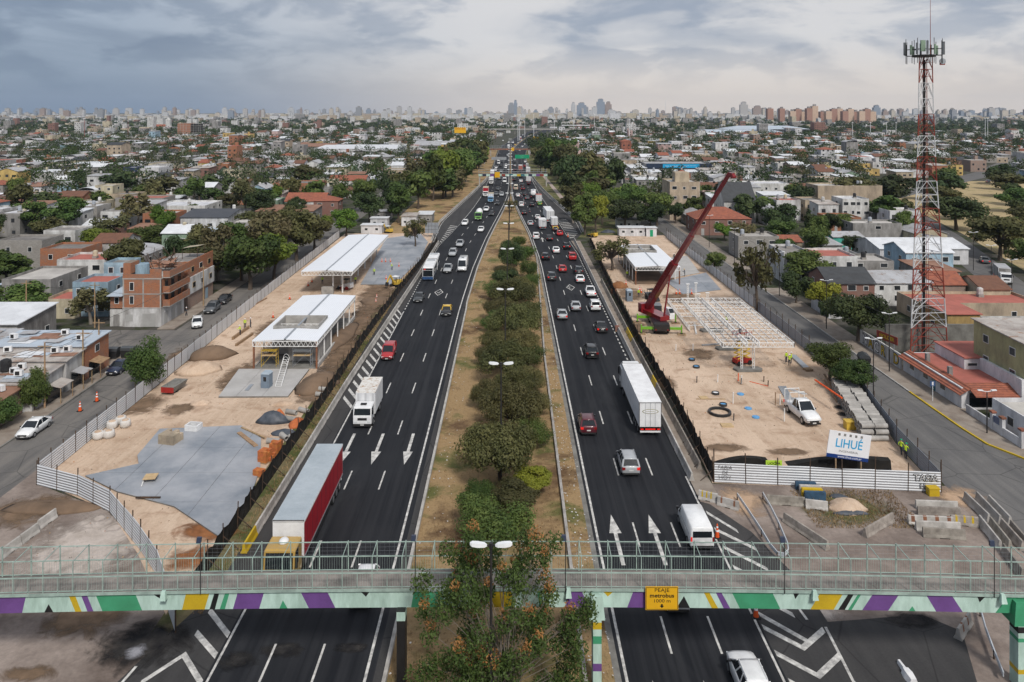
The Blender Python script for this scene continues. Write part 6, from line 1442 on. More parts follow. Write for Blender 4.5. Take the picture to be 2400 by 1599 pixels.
# bulk bags
for k, (u, v) in enumerate(((229.6,1029),(255,1026),(263,1004),(283,993),(294,1001))):
    x, y = gnd(u, v); mb = MB(); mb.loft([[(w*math.cos(a)*(1.1 if abs(math.cos(a))>.6 else 1),w*math.sin(a),z) for a in [2*math.pi*(i+.5)/8 for i in range(8)]] for w, z in ((.5,0),(.62,.3),(.6,.7),(.5,.9),(.45,.86))]); o = mb.build('bulk_bag','bag_white',None,True,(x,y,0),R(20*k)); tag(o,'white bulk bag of sand by the left fence, %s from the camera' % ordn(k),'bag','bulk bags'); MB().dome((0,0,.84),.42,.42,.16,8,3).build('filling','sand',o)
# skip
x, y = gnd(403,920); e = empty('skip', (x,y,0), R(-8), 'small red and grey tipping skip full of rubble by the left fence', 'skip'); mb = MB(); mb.hexa([(-.7,-.8),(.7,-.8),(.7,2.0),(-.7,2.0)],[(-.95,-1.1),(.95,-1.1),(.95,2.3),(-.95,2.3)],.3,1.1); mb.build('tub','concrete_dark',e); MB().box(-.9,.9,-1.14,-1.05,.35,1.05).build('tailboard','worker_red',e); MB().dome((0,.6,1.08),.8,1.4,.25,10,3).build('rubble','concrete_dark',e)
for s_ in (-.6,.6): mb = MB(); mb.cyl((s_-.1,.2,.3),(s_+.1,.2,.3),.3,n=10); mb.build('wheel','rubber',e)
# white frame crate, folding table, ladder
x, y = gnd(447,1014); e = empty('window_frames',(x,y,0),R(-10),'stack of white frames wrapped on the slab edge','frames')
for k in range(5):
    mb = MB(); z = .1+k*.16
    for a, b in (((-.75,0),(.75,0)),((.75,0),(.75,1.2)),((.75,1.2),(-.75,1.2)),((-.75,1.2),(-.75,0))): mb.bar((*a,z),(*b,z),.14,.13)
    mb.build('frame','box_white',e)
a, b = gnd(652,911), gnd(672,868); e = empty('cage_ladder',(0,0,0),0,'white steel cage ladder lying on the slab before the station building','ladder')
for s_ in (-.4,.4): mb = MB(); mb.bar((a[0]+s_,a[1],.3),(b[0]+s_,b[1],1.9),.07); mb.build('rail','white_steel',e)
for k in range(13): t = k/13; mb = MB(); mb.bar((a[0]+(b[0]-a[0])*t-.4,a[1]+(b[1]-a[1])*t,.3+1.6*t),(a[0]+(b[0]-a[0])*t+.4,a[1]+(b[1]-a[1])*t,.3+1.6*t),.04); mb.build('rung','white_steel',e)
for k in range(4):
    mb = MB(); cx, cyy = a[0]+(b[0]-a[0])*(.65+.1*k), a[1]+(b[1]-a[1])*(.65+.1*k); z = .3+1.6*(.65+.1*k)
    for q in range(6): mb.bar((cx+.45*math.cos(math.pi*q/6),cyy,z+.7*math.sin(math.pi*q/6)),(cx+.45*math.cos(math.pi*(q+1)/6),cyy,z+.7*math.sin(math.pi*(q+1)/6)),.04)
    mb.build('cage_hoop','white_steel',e)
plank(590,906,578,920,.5,.12,'galv','grey steel sheets lying beside the portable toilet',.2,.2); plank(318,1172,376,1172,.14,.14,'dark_iron','long dark bar across the slab corner',.18,.18); plank(332,1145,340,1122,.1,.1,'white_steel','white bar leaning by the plywood sheet',.2,.2); plank(338,1130,368,1128,1.3,.06,'ply','plywood sheet on trestles at the slab corner',.5,.5); plank(560,1018,600,1050,.5,.12,'timber','timber formwork along the slab edge',.16,.16); plank(566,1006,620,1030,.2,.12,'timber','long formwork board along the slab edge',.16,.16)
plank(625,1110,655,1080,.3,.1,'box_white','white plank bundle beside the brick pallets'); plank(632,1118,660,1085,.2,.1,'timber','wooden plank bundle beside the brick pallets')
plank(545,797,583,770,.3,.5,'timber','timber shuttering board round the trench by the left fence'); plank(553,812,592,785,.3,.4,'timber','second shuttering board round the trench by the left fence'); plank(548,742,625,700,.25,.2,'timber','board along the far end of the trench')
# cones
def cone(x, y, lab, s=1.0, group='traffic cones'):
    e = empty('traffic_cone',(x,y,.02),0,lab,'traffic cone',group); e.scale = (s,s,s)
    MB().box(-.24,.24,-.24,.24,0,.05).build('base','rubber',e); mb = MB(); mb.cyl((0,0,.05),(0,0,1.0),.17,.04,12); mb.build('cone','cone_orange',e)
    for z in (.45,.72): mb = MB(); mb.cyl((0,0,z),(0,0,z+.12),.172-.13*(z-.05)/.95,.172-.13*(z+.07)/.95,12); mb.build('white_sleeve','sign_white',e)
cone(*gnd(187.5,964),'orange traffic cone standing in the left street, nearer one',1.25); cone(*gnd(227,941),'orange traffic cone standing in the left street, farther one',1.25); cone(*gnd(1681,1260),'orange traffic cone on the hatching beside the white van',1.2); cone(*gnd(1772,1447),'orange traffic cone on the hatching under the footbridge',1.2); cone(*gnd(1331,556),'small orange cone at the tip of the right gore',1.3)
for k, (u, v) in enumerate(((895,615),(904,615),(915,615),(935,626),(731,662),(722,671),(679,702),(640,745),(905,656),(883,702),(1467,668),(1499,682),(1503,687),(1593,690),(1585,690),(1621,690),(1565,640),(881,712))):
    cone(*gnd(u,v),'orange cone on the %s site, %s of those on the sand and slabs' % ('left' if u < 1000 else 'right', ordn(k)), 1.1)
# plastic barrier on its side under the bridge, white
x, y = gnd(2131,1590); mb = MB(); mb.loft([[(-w,t,0),(w,t,0),(w*.6,t,z),(-w*.6,t,z)] for t, w, z in ((-.6,.3,.35),(0,.38,.4),(.5,.3,.35),(.6,.15,.3),(1.4,.12,.25))]); tag(mb.build('plastic_block','box_white',None,False,(x,y,.02)),'white plastic block lying on the dark asphalt under the bridge','road block')
x, y = gnd(2058,1612); vehicle('hatchback','red',x,y-3.3,0.1,'red car roof just showing at the bottom edge',None,1)
# crash rails
def guardrail(pts, lab, z=.55):
    e = empty('guard_rail',(0,0,0),0,lab,'guard rail'); P = [gnd(u,v) for u,v in pts]
    for a, b in zip(P, P[1:]): mb = MB(); mb.bar((*a,z+.1),(*b,z+.1),.07,.12); mb.bar((*a,z-.1),(*b,z-.1),.07,.12); mb.bar((*a,z),(*b,z),.03,.14); mb.build('rail','galv_bright',e)
    for a in P[::2]: mb = MB(); mb.bar((*a,0),(*a,z+.1),.1); mb.build('post','dark_iron',e)
mat('galv_bright', (.62,.66,.70), (.5,.54,.58), .35, .8, .05, metal=.3)
guardrail([(1728,1172),(1755,1212),(1785,1258),(1805,1292),(1822,1312),(1838,1316),(1848,1306),(1846,1290),(1826,1242),(1808,1205),(1788,1170)],'curved galvanised crash rail looping on the right plaza'); guardrail([(2298,1445),(2310,1490),(2330,1545),(2352,1600)],'pale crash rail beside the right pier of the footbridge')
# ---- white site truck with rack
x, y = gnd(1906,1003); e = vehicle('pickup','white',x-.2,y+2.9,R(187),'white pickup truck with a pipe rack parked on the right site'); e.scale = (1.12,1.12,1.36)
mb = MB(); [mb.bar((s_*.85,q,1.0),(s_*.85,q,2.0),.07) for s_ in (-1,1) for q in (-2.4,-1.2)]; [mb.bar((-.85,q,2.0),(.85,q,2.0),.07) for q in (-2.4,-1.2)]; mb.build('rack','white_steel',e)
mb = MB(); [mb.bar((.1*k-.6,-4.0,1.5),(.1*k-.6,-.2,2.1),.07) for k in (0,2,4)]; mb.build('pipe_load','white_steel',e)
# ================================================================ telecom tower
TX, TY = 63.6, 118.0
tw = empty('telecom_tower', (TX,TY,0), 0, 'tall red and white lattice telecom tower with antennas on top', 'telecom tower')
def tleg(k, z):
    w = lerp_tab([(0,3.1),(14,2.4),(23,1.9),(27,1.65),(37,1.25),(46.6,1.05)], z)
    return Vector([(-w,-.6*w,z),(w*1.0,-.35*w,z),(.42*w,.95*w,z)][k])
_z = [0,5.2,9.6,14.2,18.9,23.2,27.4,31.1,34.3,37.6,42.4,46.6]
zs = sorted(_z + [(p+q)/2 for p, q in zip(_z,_z[1:])])
mat('tower_red', (.27,.045,.028), (.17,.045,.032), .6, 1.2, .05); mat('tower_white', (.60,.61,.62), (.40,.41,.42), .55, 1.2, .05)
segc = [('tower_red','tower_white')[(i//2) % 2] for i in range(len(zs)-1)]
for (za, zb), m in zip(zip(zs, zs[1:]), segc):
    mb = MB(); t = .105 if za < 25 else .085
    for k in range(3): mb.cyl(tleg(k,za), tleg(k,zb), t*(1.25 if k == 2 else 1), t*(1.25 if k == 2 else 1), 6)
    for k in range(3):
        a, b = k, (k+1) % 3; pa, pb, qa, qb = tleg(a,za), tleg(b,za), tleg(a,zb), tleg(b,zb); md = (pa+pb+qa+qb)/4; mt = (qa+qb)/2
        mb.bar(pa, mt, t*.75); mb.bar(pb, mt, t*.75); mb.bar(qa, qb, t*.8); mb.bar((pa+qa)/2, (pa+mt)/2, t*.5); mb.bar((pb+qb)/2, (pb+mt)/2, t*.5); mb.bar((pa+mt)/2,(pb+mt)/2, t*.5)
    mb.build('lattice_section', m, tw)
mb = MB()
for k in range(9): mb.cyl((-.1+.045*k,.2,.2),(-.05+.035*k,.1,46),.035,n=5)
mb.build('cable_run','black_metal',tw); mb = MB(); [mb.bar((1.0*s_+.3,-.2,0),(.35*s_+.2,-.2,46),.05) for s_ in (0,.35)]; mb.build('ladder','tower_red',tw)
mb = MB(); mb.cyl((0,0,46.4),(0,0,46.7),1.6,n=12); mb.build('platform','black_metal',tw)
for k in range(12):
    a = 2*math.pi*k/12+.2; rr = 2.5 if k % 3 else 2.1; x, y = rr*math.cos(a), rr*math.sin(a)
    mb = MB(); mb.bar((.9*math.cos(a),.9*math.sin(a),46.6),(x,y,46.6),.07); mb.bar((.9*math.cos(a),.9*math.sin(a),47.6),(x,y,47.6),.06); mb.cyl((x,y,45.4),(x,y,48.8+.4*(k%2)),.05,n=6); mb.build('antenna_mount','black_metal',tw)
    mb = MB(); x2, y2 = (rr+.2)*math.cos(a), (rr+.2)*math.sin(a); mb.bar((x2,y2,46.7),(x2,y2,48.2+.25*(k%3)),.26,.16); mb.build('antenna_panel','w_green' if k % 3 == 0 else 'car_grey',tw)
mb = MB(); mb.bar((-.7,-1.0,47.2),(-.7,-1.0,48.9),.7,.25); mb.build('antenna_panel','w_green',tw); mb = MB(); mb.bar((2.5,-.4,45.5),(2.5,-.7,45.5),.7,.7); mb.cyl((.7,-.5,46.6),(.7,-.5,55.2),.06,.03,6); mb.build('whip_mast','tower_red',tw)
mb = MB(); mb.cyl((2.5,-.5,45.7),(2.5,-.75,45.7),.45,.45,12); mb.build('dish','galv',tw)
# ================================================================ people
def body_mesh(pose):
    """skinned figure 1.75 m; arms and legs posed; fingers as chains"""
    V, E, Rr = [], [], []
    def v(p, r, par=None): V.append(p); Rr.append(r); (E.append((par, len(V)-1)) if par is not None else None); return len(V)-1
    pel = v((0,0,.95),.135); ab = v((0,.0,1.12),.125,pel); ch = v((0,pose.get('lean',0)*.5,1.34),.15,ab); nk = v((0,pose.get('lean',0)*.8,1.5),.06,ch); hd0 = v((0,pose.get('lean',0)+.01,1.6),.088,nk); v((0,pose.get('lean',0)+.01,1.7),.08,hd0)
    for s_ in (-1,1):
        st = pose['leg'][0 if s_ < 0 else 1]
        h = v((s_*.09,0,.88),.1,pel); k = v((s_*.11,st*.5+.03,.5),.068,h); a = v((s_*.11,st*.8,.09),.045,k); v((s_*.12,st*.8+.16,.04),.04,a)
        sh = v((s_*.19,pose.get('lean',0)*.5,1.42),.065,ch); ex, ey, ez, hx, hy, hz = pose['arm'][0 if s_ < 0 else 1]
        el = v((s_*ex,ey,ez),.047,sh); wr = v((s_*hx,hy,hz),.034,el); d = Vector((s_*(hx-ex),hy-ey,hz-ez)).normalized(); pm = v(tuple(Vector((s_*hx,hy,hz))+d*.07),.036,wr)
        sd = Vector((0,1,0)) if abs(d.y) < .7 else Vector((0,0,1))
        for f, ln in ((-.03,.07),(-.01,.085),(.012,.08),(.032,.06)):
            q = v(tuple(Vector((s_*hx,hy,hz))+d*.1+sd*f),.009,pm); v(tuple(Vector((s_*hx,hy,hz))+d*(.1+ln)+sd*f*1.1+Vector((-s_*.02,0,0))),.008,q)
        v(tuple(Vector((s_*hx,hy,hz))+d*.09+sd*.06),.01,wr)
    me = bpy.data.meshes.new('figure'); me.from_pydata(V, E, []); o = bpy.data.objects.new('figure', me); col.objects.link(o)
    o.modifiers.new('skin','SKIN'); o.modifiers.new('sub','SUBSURF').levels = 1
    lay = me.skin_vertices[0].data if me.skin_vertices else None
    if lay is None: return None
    for i, r in enumerate(Rr): lay[i].radius = (r, r*(.75 if i in (1,2) else 1)); lay[i].use_root = (i == 0)
    dg = bpy.context.evaluated_depsgraph_get(); m2 = bpy.data.meshes.new_from_object(o.evaluated_get(dg)); bpy.data.objects.remove(o)
    return m2
POSES = [dict(leg=(0,.04), arm=((.25,.0,1.14,.27,.12,.92),(.25,.0,1.14,.27,.1,.92))), dict(leg=(.16,-.16), arm=((.25,-.12,1.15,.26,-.02,.92),(.25,.14,1.16,.24,.3,1.02))), dict(leg=(.05,-.05), lean=.12, arm=((.26,.14,1.18,.14,.4,1.1),(.26,.14,1.18,.14,.4,1.08)))]
for n_ in ('skin','trouser','vest','shirt_grey','rubber'): pass
BM = []
for p_ in POSES:
    try: m_ = body_mesh(p_)
    except Exception as ex: m_ = None
    if m_ is None:
        mb = MB(); mb.loft([[(w*math.cos(a),d*math.sin(a),z) for a in [2*math.pi*i/10 for i in range(10)]] for w, d, z in ((.16,.1,0),(.17,.12,.5),(.19,.13,.9),(.17,.12,1.1),(.22,.14,1.4),(.07,.07,1.5),(.1,.1,1.6),(.08,.08,1.74))]); m_ = mb.mesh('figure','skin',True)
    m_.materials.clear()
    for q in ('skin','trouser','vest','rubber'): m_.materials.append(M[q])
    for pg in m_.polygons:
        c = pg.center; out = abs(c.x)
        pg.material_index = 3 if c.z < .1 else 1 if c.z < .98 and not (out > .2 and c.z > .7) else 0 if c.z > 1.47 or (out > .2 and c.z < 1.0) else 2
        pg.use_smooth = True
    BM.append(m_)
hm = MB(); hm.dome((0,.01,1.66),.115,.14,.12,12,5); hm.cyl((0,.03,1.655),(0,.03,1.665),.15,.15,14); HELM = {m: hm.mesh('helmet', m, True) for m in ('sign_white','scissor_yellow','sign_green')}
def person(u, v, rz, k, lab, helm='sign_white', vest=True, xy=None, z=0.0, s=1.0):
    x, y = xy or gnd(u, v); o = ob('person', BM[k], None, (x,y,z), rz); o.scale = (s,s,s); tag(o, lab, 'person', 'workers')
    if not vest:
        for i, m in ((2,'shirt_grey'),):
            sl = o.material_slots[i]; sl.link = 'OBJECT'; sl.material = M[m]
    hp = ob('helmet', HELM[helm], o)
    hp.location = (0, POSES[k].get('lean',0)+.0, .0)
    return o
for k, (u, v, r_, ps, lab) in enumerate(((1843,850,30,0,'worker in yellow vest and white helmet, rear one of three by the right fence'),(1850,858,-40,2,'worker in yellow vest and white helmet, nearest of three by the right fence'),(1855,852,60,0,'worker in yellow vest, right one of three by the right fence'),(1497,697,150,0,'worker in yellow standing beside the pale toilet near the crane'),(1470,652,0,0,'worker beside the left wall of the right station building'),(919,634,80,2,'worker in yellow bending by the cones on the left platform'),(877,646,-20,1,'worker walking across the left platform slab'),(755.6,666,10,0,'worker in yellow vest before the left platform canopy'),(833,666,200,0,'worker in yellow vest beside the skid loader'),(563,786,90,2,'worker in yellow vest bending in the trench by the left fence'),(574,770,0,0,'worker in yellow vest standing in the trench by the left fence'),(587,768,-60,0,'dark dressed worker behind the trench by the left fence'))): person(u, v, R(r_), ps, lab, vest=(k != 11))
person(2112,1066,R(-70),1,'worker in yellow vest and green helmet by the right fence, rear of the pair','sign_green'); person(2122.5,1076,R(-60),2,'worker in yellow vest and green helmet by the right fence, front of the pair','sign_green')
person(1605,648,R(90),2,'worker in red crouching on the wet slab of the right site','scissor_yellow',False); person(1580,610,0,0,'worker standing by the far corner of the right station building',vest=False)
person(0,0,R(180),0,'worker standing on the scissor lift among the steel girders','sign_white',False,(34.6,115.6),3.86); person(0,0,R(20),0,'worker in yellow vest working on the far end of the steel frame','sign_white',True,(38.6,136.9),0)
person(437,742,R(100),1,'pedestrian in pale clothes on the pavement by the brick flats',vest=False); person(215,858,R(30),0,'pedestrian under the shop awning of the shack row',vest=False)
for i, (e, (x, y)) in enumerate(BIKES):
    o = ob('person', BM[2], None, (x,y-.15,.18)); tag(o,'rider in dark clothes on the %s motorbike' % ['nearest','second','farthest'][i],'person','riders'); o.scale = (.95,.95,.8); sl = o.material_slots[2]; sl.link = 'OBJECT'; sl.material = M['shirt_grey']; ob('helmet', HELM['sign_white'], o, (0,.1,0))
bands('tile_red_y', (.36,.12,.07), (.22,.08,.055), 'X', .38, .9, .6, .8, s=1.2, line=.35)
# ================================================================ houses
OCC = []          # footprints already built on: x0, x1, y0, y1
WNAME = dict(w_white='white', w_cream='cream', w_grey='grey', w_beige='beige', w_pink='pink', w_yellow='yellow', w_blue='light blue', w_ochre='ochre', w_teal='turquoise', w_olive='olive', w_pale='pale', w_brick='orange brick', w_redbrick='red brick', w_block='bare block', w_wornbrick='worn brick', w_stained='stained white', w_terracotta='terracotta', w_navy='dark blue', w_green='green')
RNAME = dict(roof_flat='grey flat roof', roof_pale='pale flat roof', roof_red='red flat roof', roof_white='white flat roof', sheet_white='white sheet roof', sheet_grey='grey sheet roof', sheet_blue='bluish sheet roof', sheet_old='patchy sheet roof', sheet_rust='rusty sheet roof', sheet_dark='dark sheet roof', tile_red='red tiled roof', tile_brown='brown tiled roof', tile_slate='slate grey roof', roof_green='green roof')
houses = []
TANK = {}
def tank(p, x, y, z, k=0, s=1.0):
    m = ('tank_black','tank_grey','w_white','w_cream')[k % 4]
    if m not in TANK:
        mb = MB(); mb.loft([[(r*math.cos(2*math.pi*i/10), r*math.sin(2*math.pi*i/10), zz) for i in range(10)] for r, zz in ((.5,0),(.55,.15),(.53,.5),(.55,.85),(.5,1.15),(.2,1.3))]); TANK[m] = mb.mesh('water_tank', m)
    o = ob('water_tank', TANK[m], p, (x,y,z+.5)); o.scale = (s,s,s)
    MB().box(-.5,.5,-.5,.5,-.5,0).build('tank_stand','w_block',o)
def win(p, cx, cy, z0, w, h, ax, fm='frame_white', pm='pane', sub=True, sgn=-1):
    if ax == 'y':
        f = MB().box(cx-w/2,cx+w/2,min(cy,cy+sgn*.05),max(cy,cy+sgn*.05),z0,z0+h).build('window', fm if sub else pm, p)
        if sub: MB().box(cx-w/2+.08,cx+w/2-.08,min(cy+sgn*.052,cy+sgn*.06),max(cy+sgn*.052,cy+sgn*.06),z0+.08,z0+h-.08).build('pane', pm, f)
    else:
        f = MB().box(min(cx,cx+sgn*.05),max(cx,cx+sgn*.05),cy-w/2,cy+w/2,z0,z0+h).build('window', fm if sub else pm, p)
        if sub: MB().box(min(cx+sgn*.052,cx+sgn*.06),max(cx+sgn*.052,cx+sgn*.06),cy-w/2+.08,cy+w/2-.08,z0+.08,z0+h-.08).build('pane', pm, f)
def roofshape(mb, rk, x0, x1, y0, y1, h, rise, ov=.3, th=.14):
    a, b, c, d = x0-ov, x1+ov, y0-ov, y1+ov
    if rk == 'gx':
        ym = (y0+y1)/2
        for yy, s_ in ((c,-1),(d,1)): mb.loft([[(x,yy,h-.08),(x,ym,h+rise),(x,ym,h+rise+th),(x,yy,h-.08+th)] for x in (a,b)])
    elif rk == 'gy':
        xm = (x0+x1)/2
        for xx in (a,b): mb.loft([[(xx,y,h-.08),(xm,y,h+rise),(xm,y,h+rise+th),(xx,y,h-.08+th)] for y in (c,d)])
    elif rk == 'hip':
        ym = (y0+y1)/2; i = min((x1-x0),(y1-y0))/2
        mb.face([(a,c,h),(b,c,h),(b-i,ym,h+rise),(a+i,ym,h+rise)]); mb.face([(b,d,h),(a,d,h),(a+i,ym,h+rise),(b-i,ym,h+rise)]); mb.face([(b,c,h),(b,d,h),(b-i,ym,h+rise)]); mb.face([(a,d,h),(a,c,h),(a+i,ym,h+rise)])
    elif rk == 'shed': mb.loft([[(x,c,h),(x,d,h+rise),(x,d,h+rise+th),(x,c,h+th)] for x in (a,b)])
    elif rk == 'barrel':
        n = 8; pr = [((x0+x1)/2-math.cos(math.pi*k/n)*(b-a)/2, h+rise*math.sin(math.pi*k/n)) for k in range(n+1)]
        for (xa,za),(xb,zb) in zip(pr,pr[1:]): mb.loft([[(xa,y,za),(xb,y,zb),(xb,y,zb+.06),(xa,y,za+.06)] for y in (c,d)])
def house(x0, x1, y0, y1, h, wall, rk, rm, label=None, rise=None, nw=2, st=None, tanks=0, sub=True, inner=True, par=.5, name='house', cat='house', base=0.0, extra='', group=None):
    x0, x1 = min(x0,x1), max(x0,x1); e = empty(name, ((x0+x1)/2, y0, base)); cx, w, d = 0.0, (x1-x0)/2, y1-y0; rng = random.Random(int(x0*13+y0*7))
    OCC.append((x0,x1,y0,y1)); st = st or max(1, round(h/3.0)); left = (x0+x1) < 0
    if rk == 'flat':
        MB().box(-w,w,0,d,0,h-par).build('wall', wall, e)
        for q in ((-w,w,0,.15),(-w,w,d-.15,d),(-w,-w+.15,.15,d-.15),(w-.15,w,.15,d-.15)): MB().box(q[0],q[1],q[2],q[3],h-par,h).build('parapet', wall, e)
        MB().face([(-w+.15,.15,h-par+.01),(w-.15,.15,h-par+.01),(w-.15,d-.15,h-par+.01),(-w+.15,d-.15,h-par+.01)]).build('roof', rm, e)
        zt = h-par
    else:
        rise = rise if rise is not None else {'shed':.5,'barrel':1.2}.get(rk, 1.6)
        mb = MB(); mb.box(-w,w,0,d,0,h)
        if rk == 'gx': mb.ext([(0,h),(d,h),(d/2,h+rise)],'x',-w+.002,w-.002)
        if rk == 'gy': mb.ext([(-w,h),(w,h),(0,h+rise)][::-1],'y',.002,d-.002)
        if rk == 'shed': mb.ext([(0.0,h-.01),(d,h-.01),(d,h+rise)],'x',-w+.002,w-.002)
        mb.build('wall', wall, e); mb = MB(); roofshape(mb, rk, -w, w, 0, d, h, rise, .06 if rk == 'barrel' else .3); mb.build('roof', rm, e); zt = h
    fl = (h-.3)/st
    for s_ in range(st):
        z0 = s_*fl + .95
        if z0+1.2 > h: break
        for k in range(nw):
            xx = -w+(k+.5)*2*w/nw+rng.uniform(-.3,.3)
            if s_ == 0 and k == 0: f = MB().box(xx-.45,xx+.45,-.05,0,.02,2.1).build('door', rng.choice(('door_dark','shutter','w_grey')), e)
            else: win(e, xx, 0, z0, rng.choice((1.0,1.3,1.7)), rng.choice((1.0,1.2)), 'y', sub=sub)
        if inner and d > 5:
            for k in range(max(1,int(d/5))): win(e, w if left else -w, (k+.5)*d/max(1,int(d/5)), z0, 1.2, 1.1, 'x', sub=sub, sgn=1 if left else -1)
    for k in range(tanks): tank(e, rng.uniform(-w*.6,w*.6), d*rng.uniform(.4,.8), zt+(0 if rk == 'flat' else .3), rng.randrange(4))
    if label: tag(e, label, cat, group)
    else:
        sz = 'single storey' if st == 1 else 'two storey' if st == 2 else 'tall'
        houses.append((e, '%s %s house with %s' % (sz, WNAME.get(wall, 'plain'), RNAME.get(rm, 'flat roof')), 'left' if left else 'right', math.hypot((x0+x1)/2, y0)))
        e['category'] = 'house'
        e['group'] = 'houses of the %s neighbourhood' % ('left' if left else 'right')
    return e
def hp(u0, u1, Y, d, h, *a, **k): return house(xat(u0,Y), xat(u1,Y), Y, Y+d, h, *a, **k)
random.seed(21)
# ---- left: brick flats on the corner
e = empty('brick_flats', (-66.2,135.6,0), 0, 'unfinished orange brick flats with jutting balconies at the street corner', 'flats'); OCC.append((-71,-61.5,135,146))
MB().box(-2.2,4.6,0,9.5,0,3.25).build('ground_floor','w_stained',e); MB().box(-4.6,-2.21,.3,9.5,0,3.0).build('ground_floor','w_white',e)
for k, (za, zb) in enumerate(((3.45,5.7),(5.9,8.4))): MB().box(-2.2,4.6,0,9.5,za,zb).build('brick_storey','w_brick',e)
MB().box(-4.55,-2.21,.3,9.4,3.2,5.5).build('brick_storey','w_brick',e); mb = MB(); roofshape(mb,'shed',-4.6,-2.1,-.6,6,5.5,.5,.1); mb.build('lean_to_roof','sheet_blue',e)
for z in (3.25,5.7,8.4): MB().box(-2.25,4.65,-.05,9.55,z,z+.2).build('ring_beam','concrete',e)
for x in (-2.2,1.3,4.35): MB().box(x,x+.25,-.03,.2,3.45,8.4).build('concrete_column','concrete',e)
for q in ((-2.2,4.6,0,.2),(-2.2,4.6,9.3,9.5),(-2.2,-2.0,.2,9.3)): MB().box(q[0],q[1],q[2],q[3],8.6,9.3).build('parapet','w_brick',e)
MB().box(2.6,4.6,0,.2,9.3,10.2).build('parapet','w_brick',e)
for z in (3.5,5.9,8.6):
    MB().box(4.66,5.85,.6,9.2,z-.1,z+.05).build('balcony_slab','concrete',e)
    for q in ((5.7,5.85,.6,9.2),(4.66,5.7,.6,.75),(4.66,5.7,9.05,9.2)): MB().box(q[0],q[1],q[2],q[3],z+.05,z+1.15).build('balcony_wall','w_brick',e)
for z in (4.5,6.9):
    for y in (2.0,4.6,7.4): win(e, 4.6, y, z-.6, 1.3, 1.6, 'x', 'door_dark', sgn=1)
    win(e, -.6, 0, z-.5, .8, 1.5, 'y', 'frame_white')
win(e, -3.4, .3, 4.0, .8, 1.2, 'y'); MB().box(1.3,3.6,-.04,0,.05,2.4).build('shutter','shutter',e); MB().box(-1.6,-.4,-.04,0,1.0,2.2).build('shutter','shutter',e); MB().box(-4.0,-2.9,.26,.3,.05,2.1).build('door','w_grey',e)
for y in (1.8,4.8,7.4): MB().box(4.6,4.64,y-.7,y+.7,.05,2.3).build('shutter','shutter',e)
mb = MB(); mb.pipe((-.3,3.0,8.62),(-.3,3.0,10.6),1.3,1.26,16); mb.cyl((-.3,3,10.5),(-.3,3,10.52),1.28,n=16); mb.build('roof_tank','w_blue',e); MB().box(-2.2,-.9,.2,3.4,9.3,11.2).build('stair_house','w_brick',e)
mb = MB(); rs = random.Random(4)
for k in range(26): a = Vector((rs.uniform(-1.5,4.3),rs.uniform(3,9),rs.uniform(8.7,10))); mb.bar(a, a+Vector((rs.uniform(-2.6,2.6),rs.uniform(-1,2),rs.uniform(.3,3.0))), rs.uniform(.05,.12))
o = mb.build('scrap_timber','dark_iron',e); o['kind'] = 'stuff'; mb = MB()
for k in range(12): x, y = rs.uniform(-1,3.4), rs.uniform(4,8); z = rs.uniform(9.4,10.6); mb.face([(x,y,z),(x+1.5,y+.2,z+rs.uniform(-.4,.4)),(x+1.4,y+1.2,z+rs.uniform(-.4,.4)),(x-.1,y+1,z)])
o = mb.build('scrap_sheet','sheet_rust',e); o['kind'] = 'stuff'
e = empty('brick_flats', (-65.3,147,0), 0, 'narrow three storey flats, brick above a worn white painted face', 'flats'); OCC.append((-70,-60.5,147,160))
MB().box(-4,3.6,0,12.5,0,6.1).build('wall','w_wornbrick',e); MB().box(-4,3.6,0,12.5,6.1,8.6).build('brick_storey','w_brick',e); MB().box(3.61,3.9,.4,12.4,2.9,6.1).build('painted_face','w_stained',e); MB().box(-3.9,3.5,.2,12.3,8.6,8.62).build('roof','roof_flat',e)
for q in ((-4,3.6,0,.15),(3.45,3.6,.15,12.5)): MB().box(q[0],q[1],q[2],q[3],8.62,9.2).build('parapet','w_brick',e)
for z, xx in ((3.9,3.9),(6.9,3.6)):
    for y in (2.2,6.2,10.4): win(e, xx, y, z, 1.4, 1.1, 'x', 'frame_white' if y == 6.2 else 'ply', sgn=1)
MB().box(3.6,3.65,8.5,9.7,.1,2.3).build('door','w_blue',e); mb = MB(); mb.face([(0,6,10.8),(3,6,11.2),(3.2,9.5,11.0),(.1,9.5,10.7)]); mb.build('awning','w_cream',e)
for x, y in ((0,6),(3,6),(3.1,9.4),(.1,9.4)): mb = MB(); mb.bar((x,y,8.6),(x,y,10.8),.08); mb.build('awning_post','dark_iron',e)
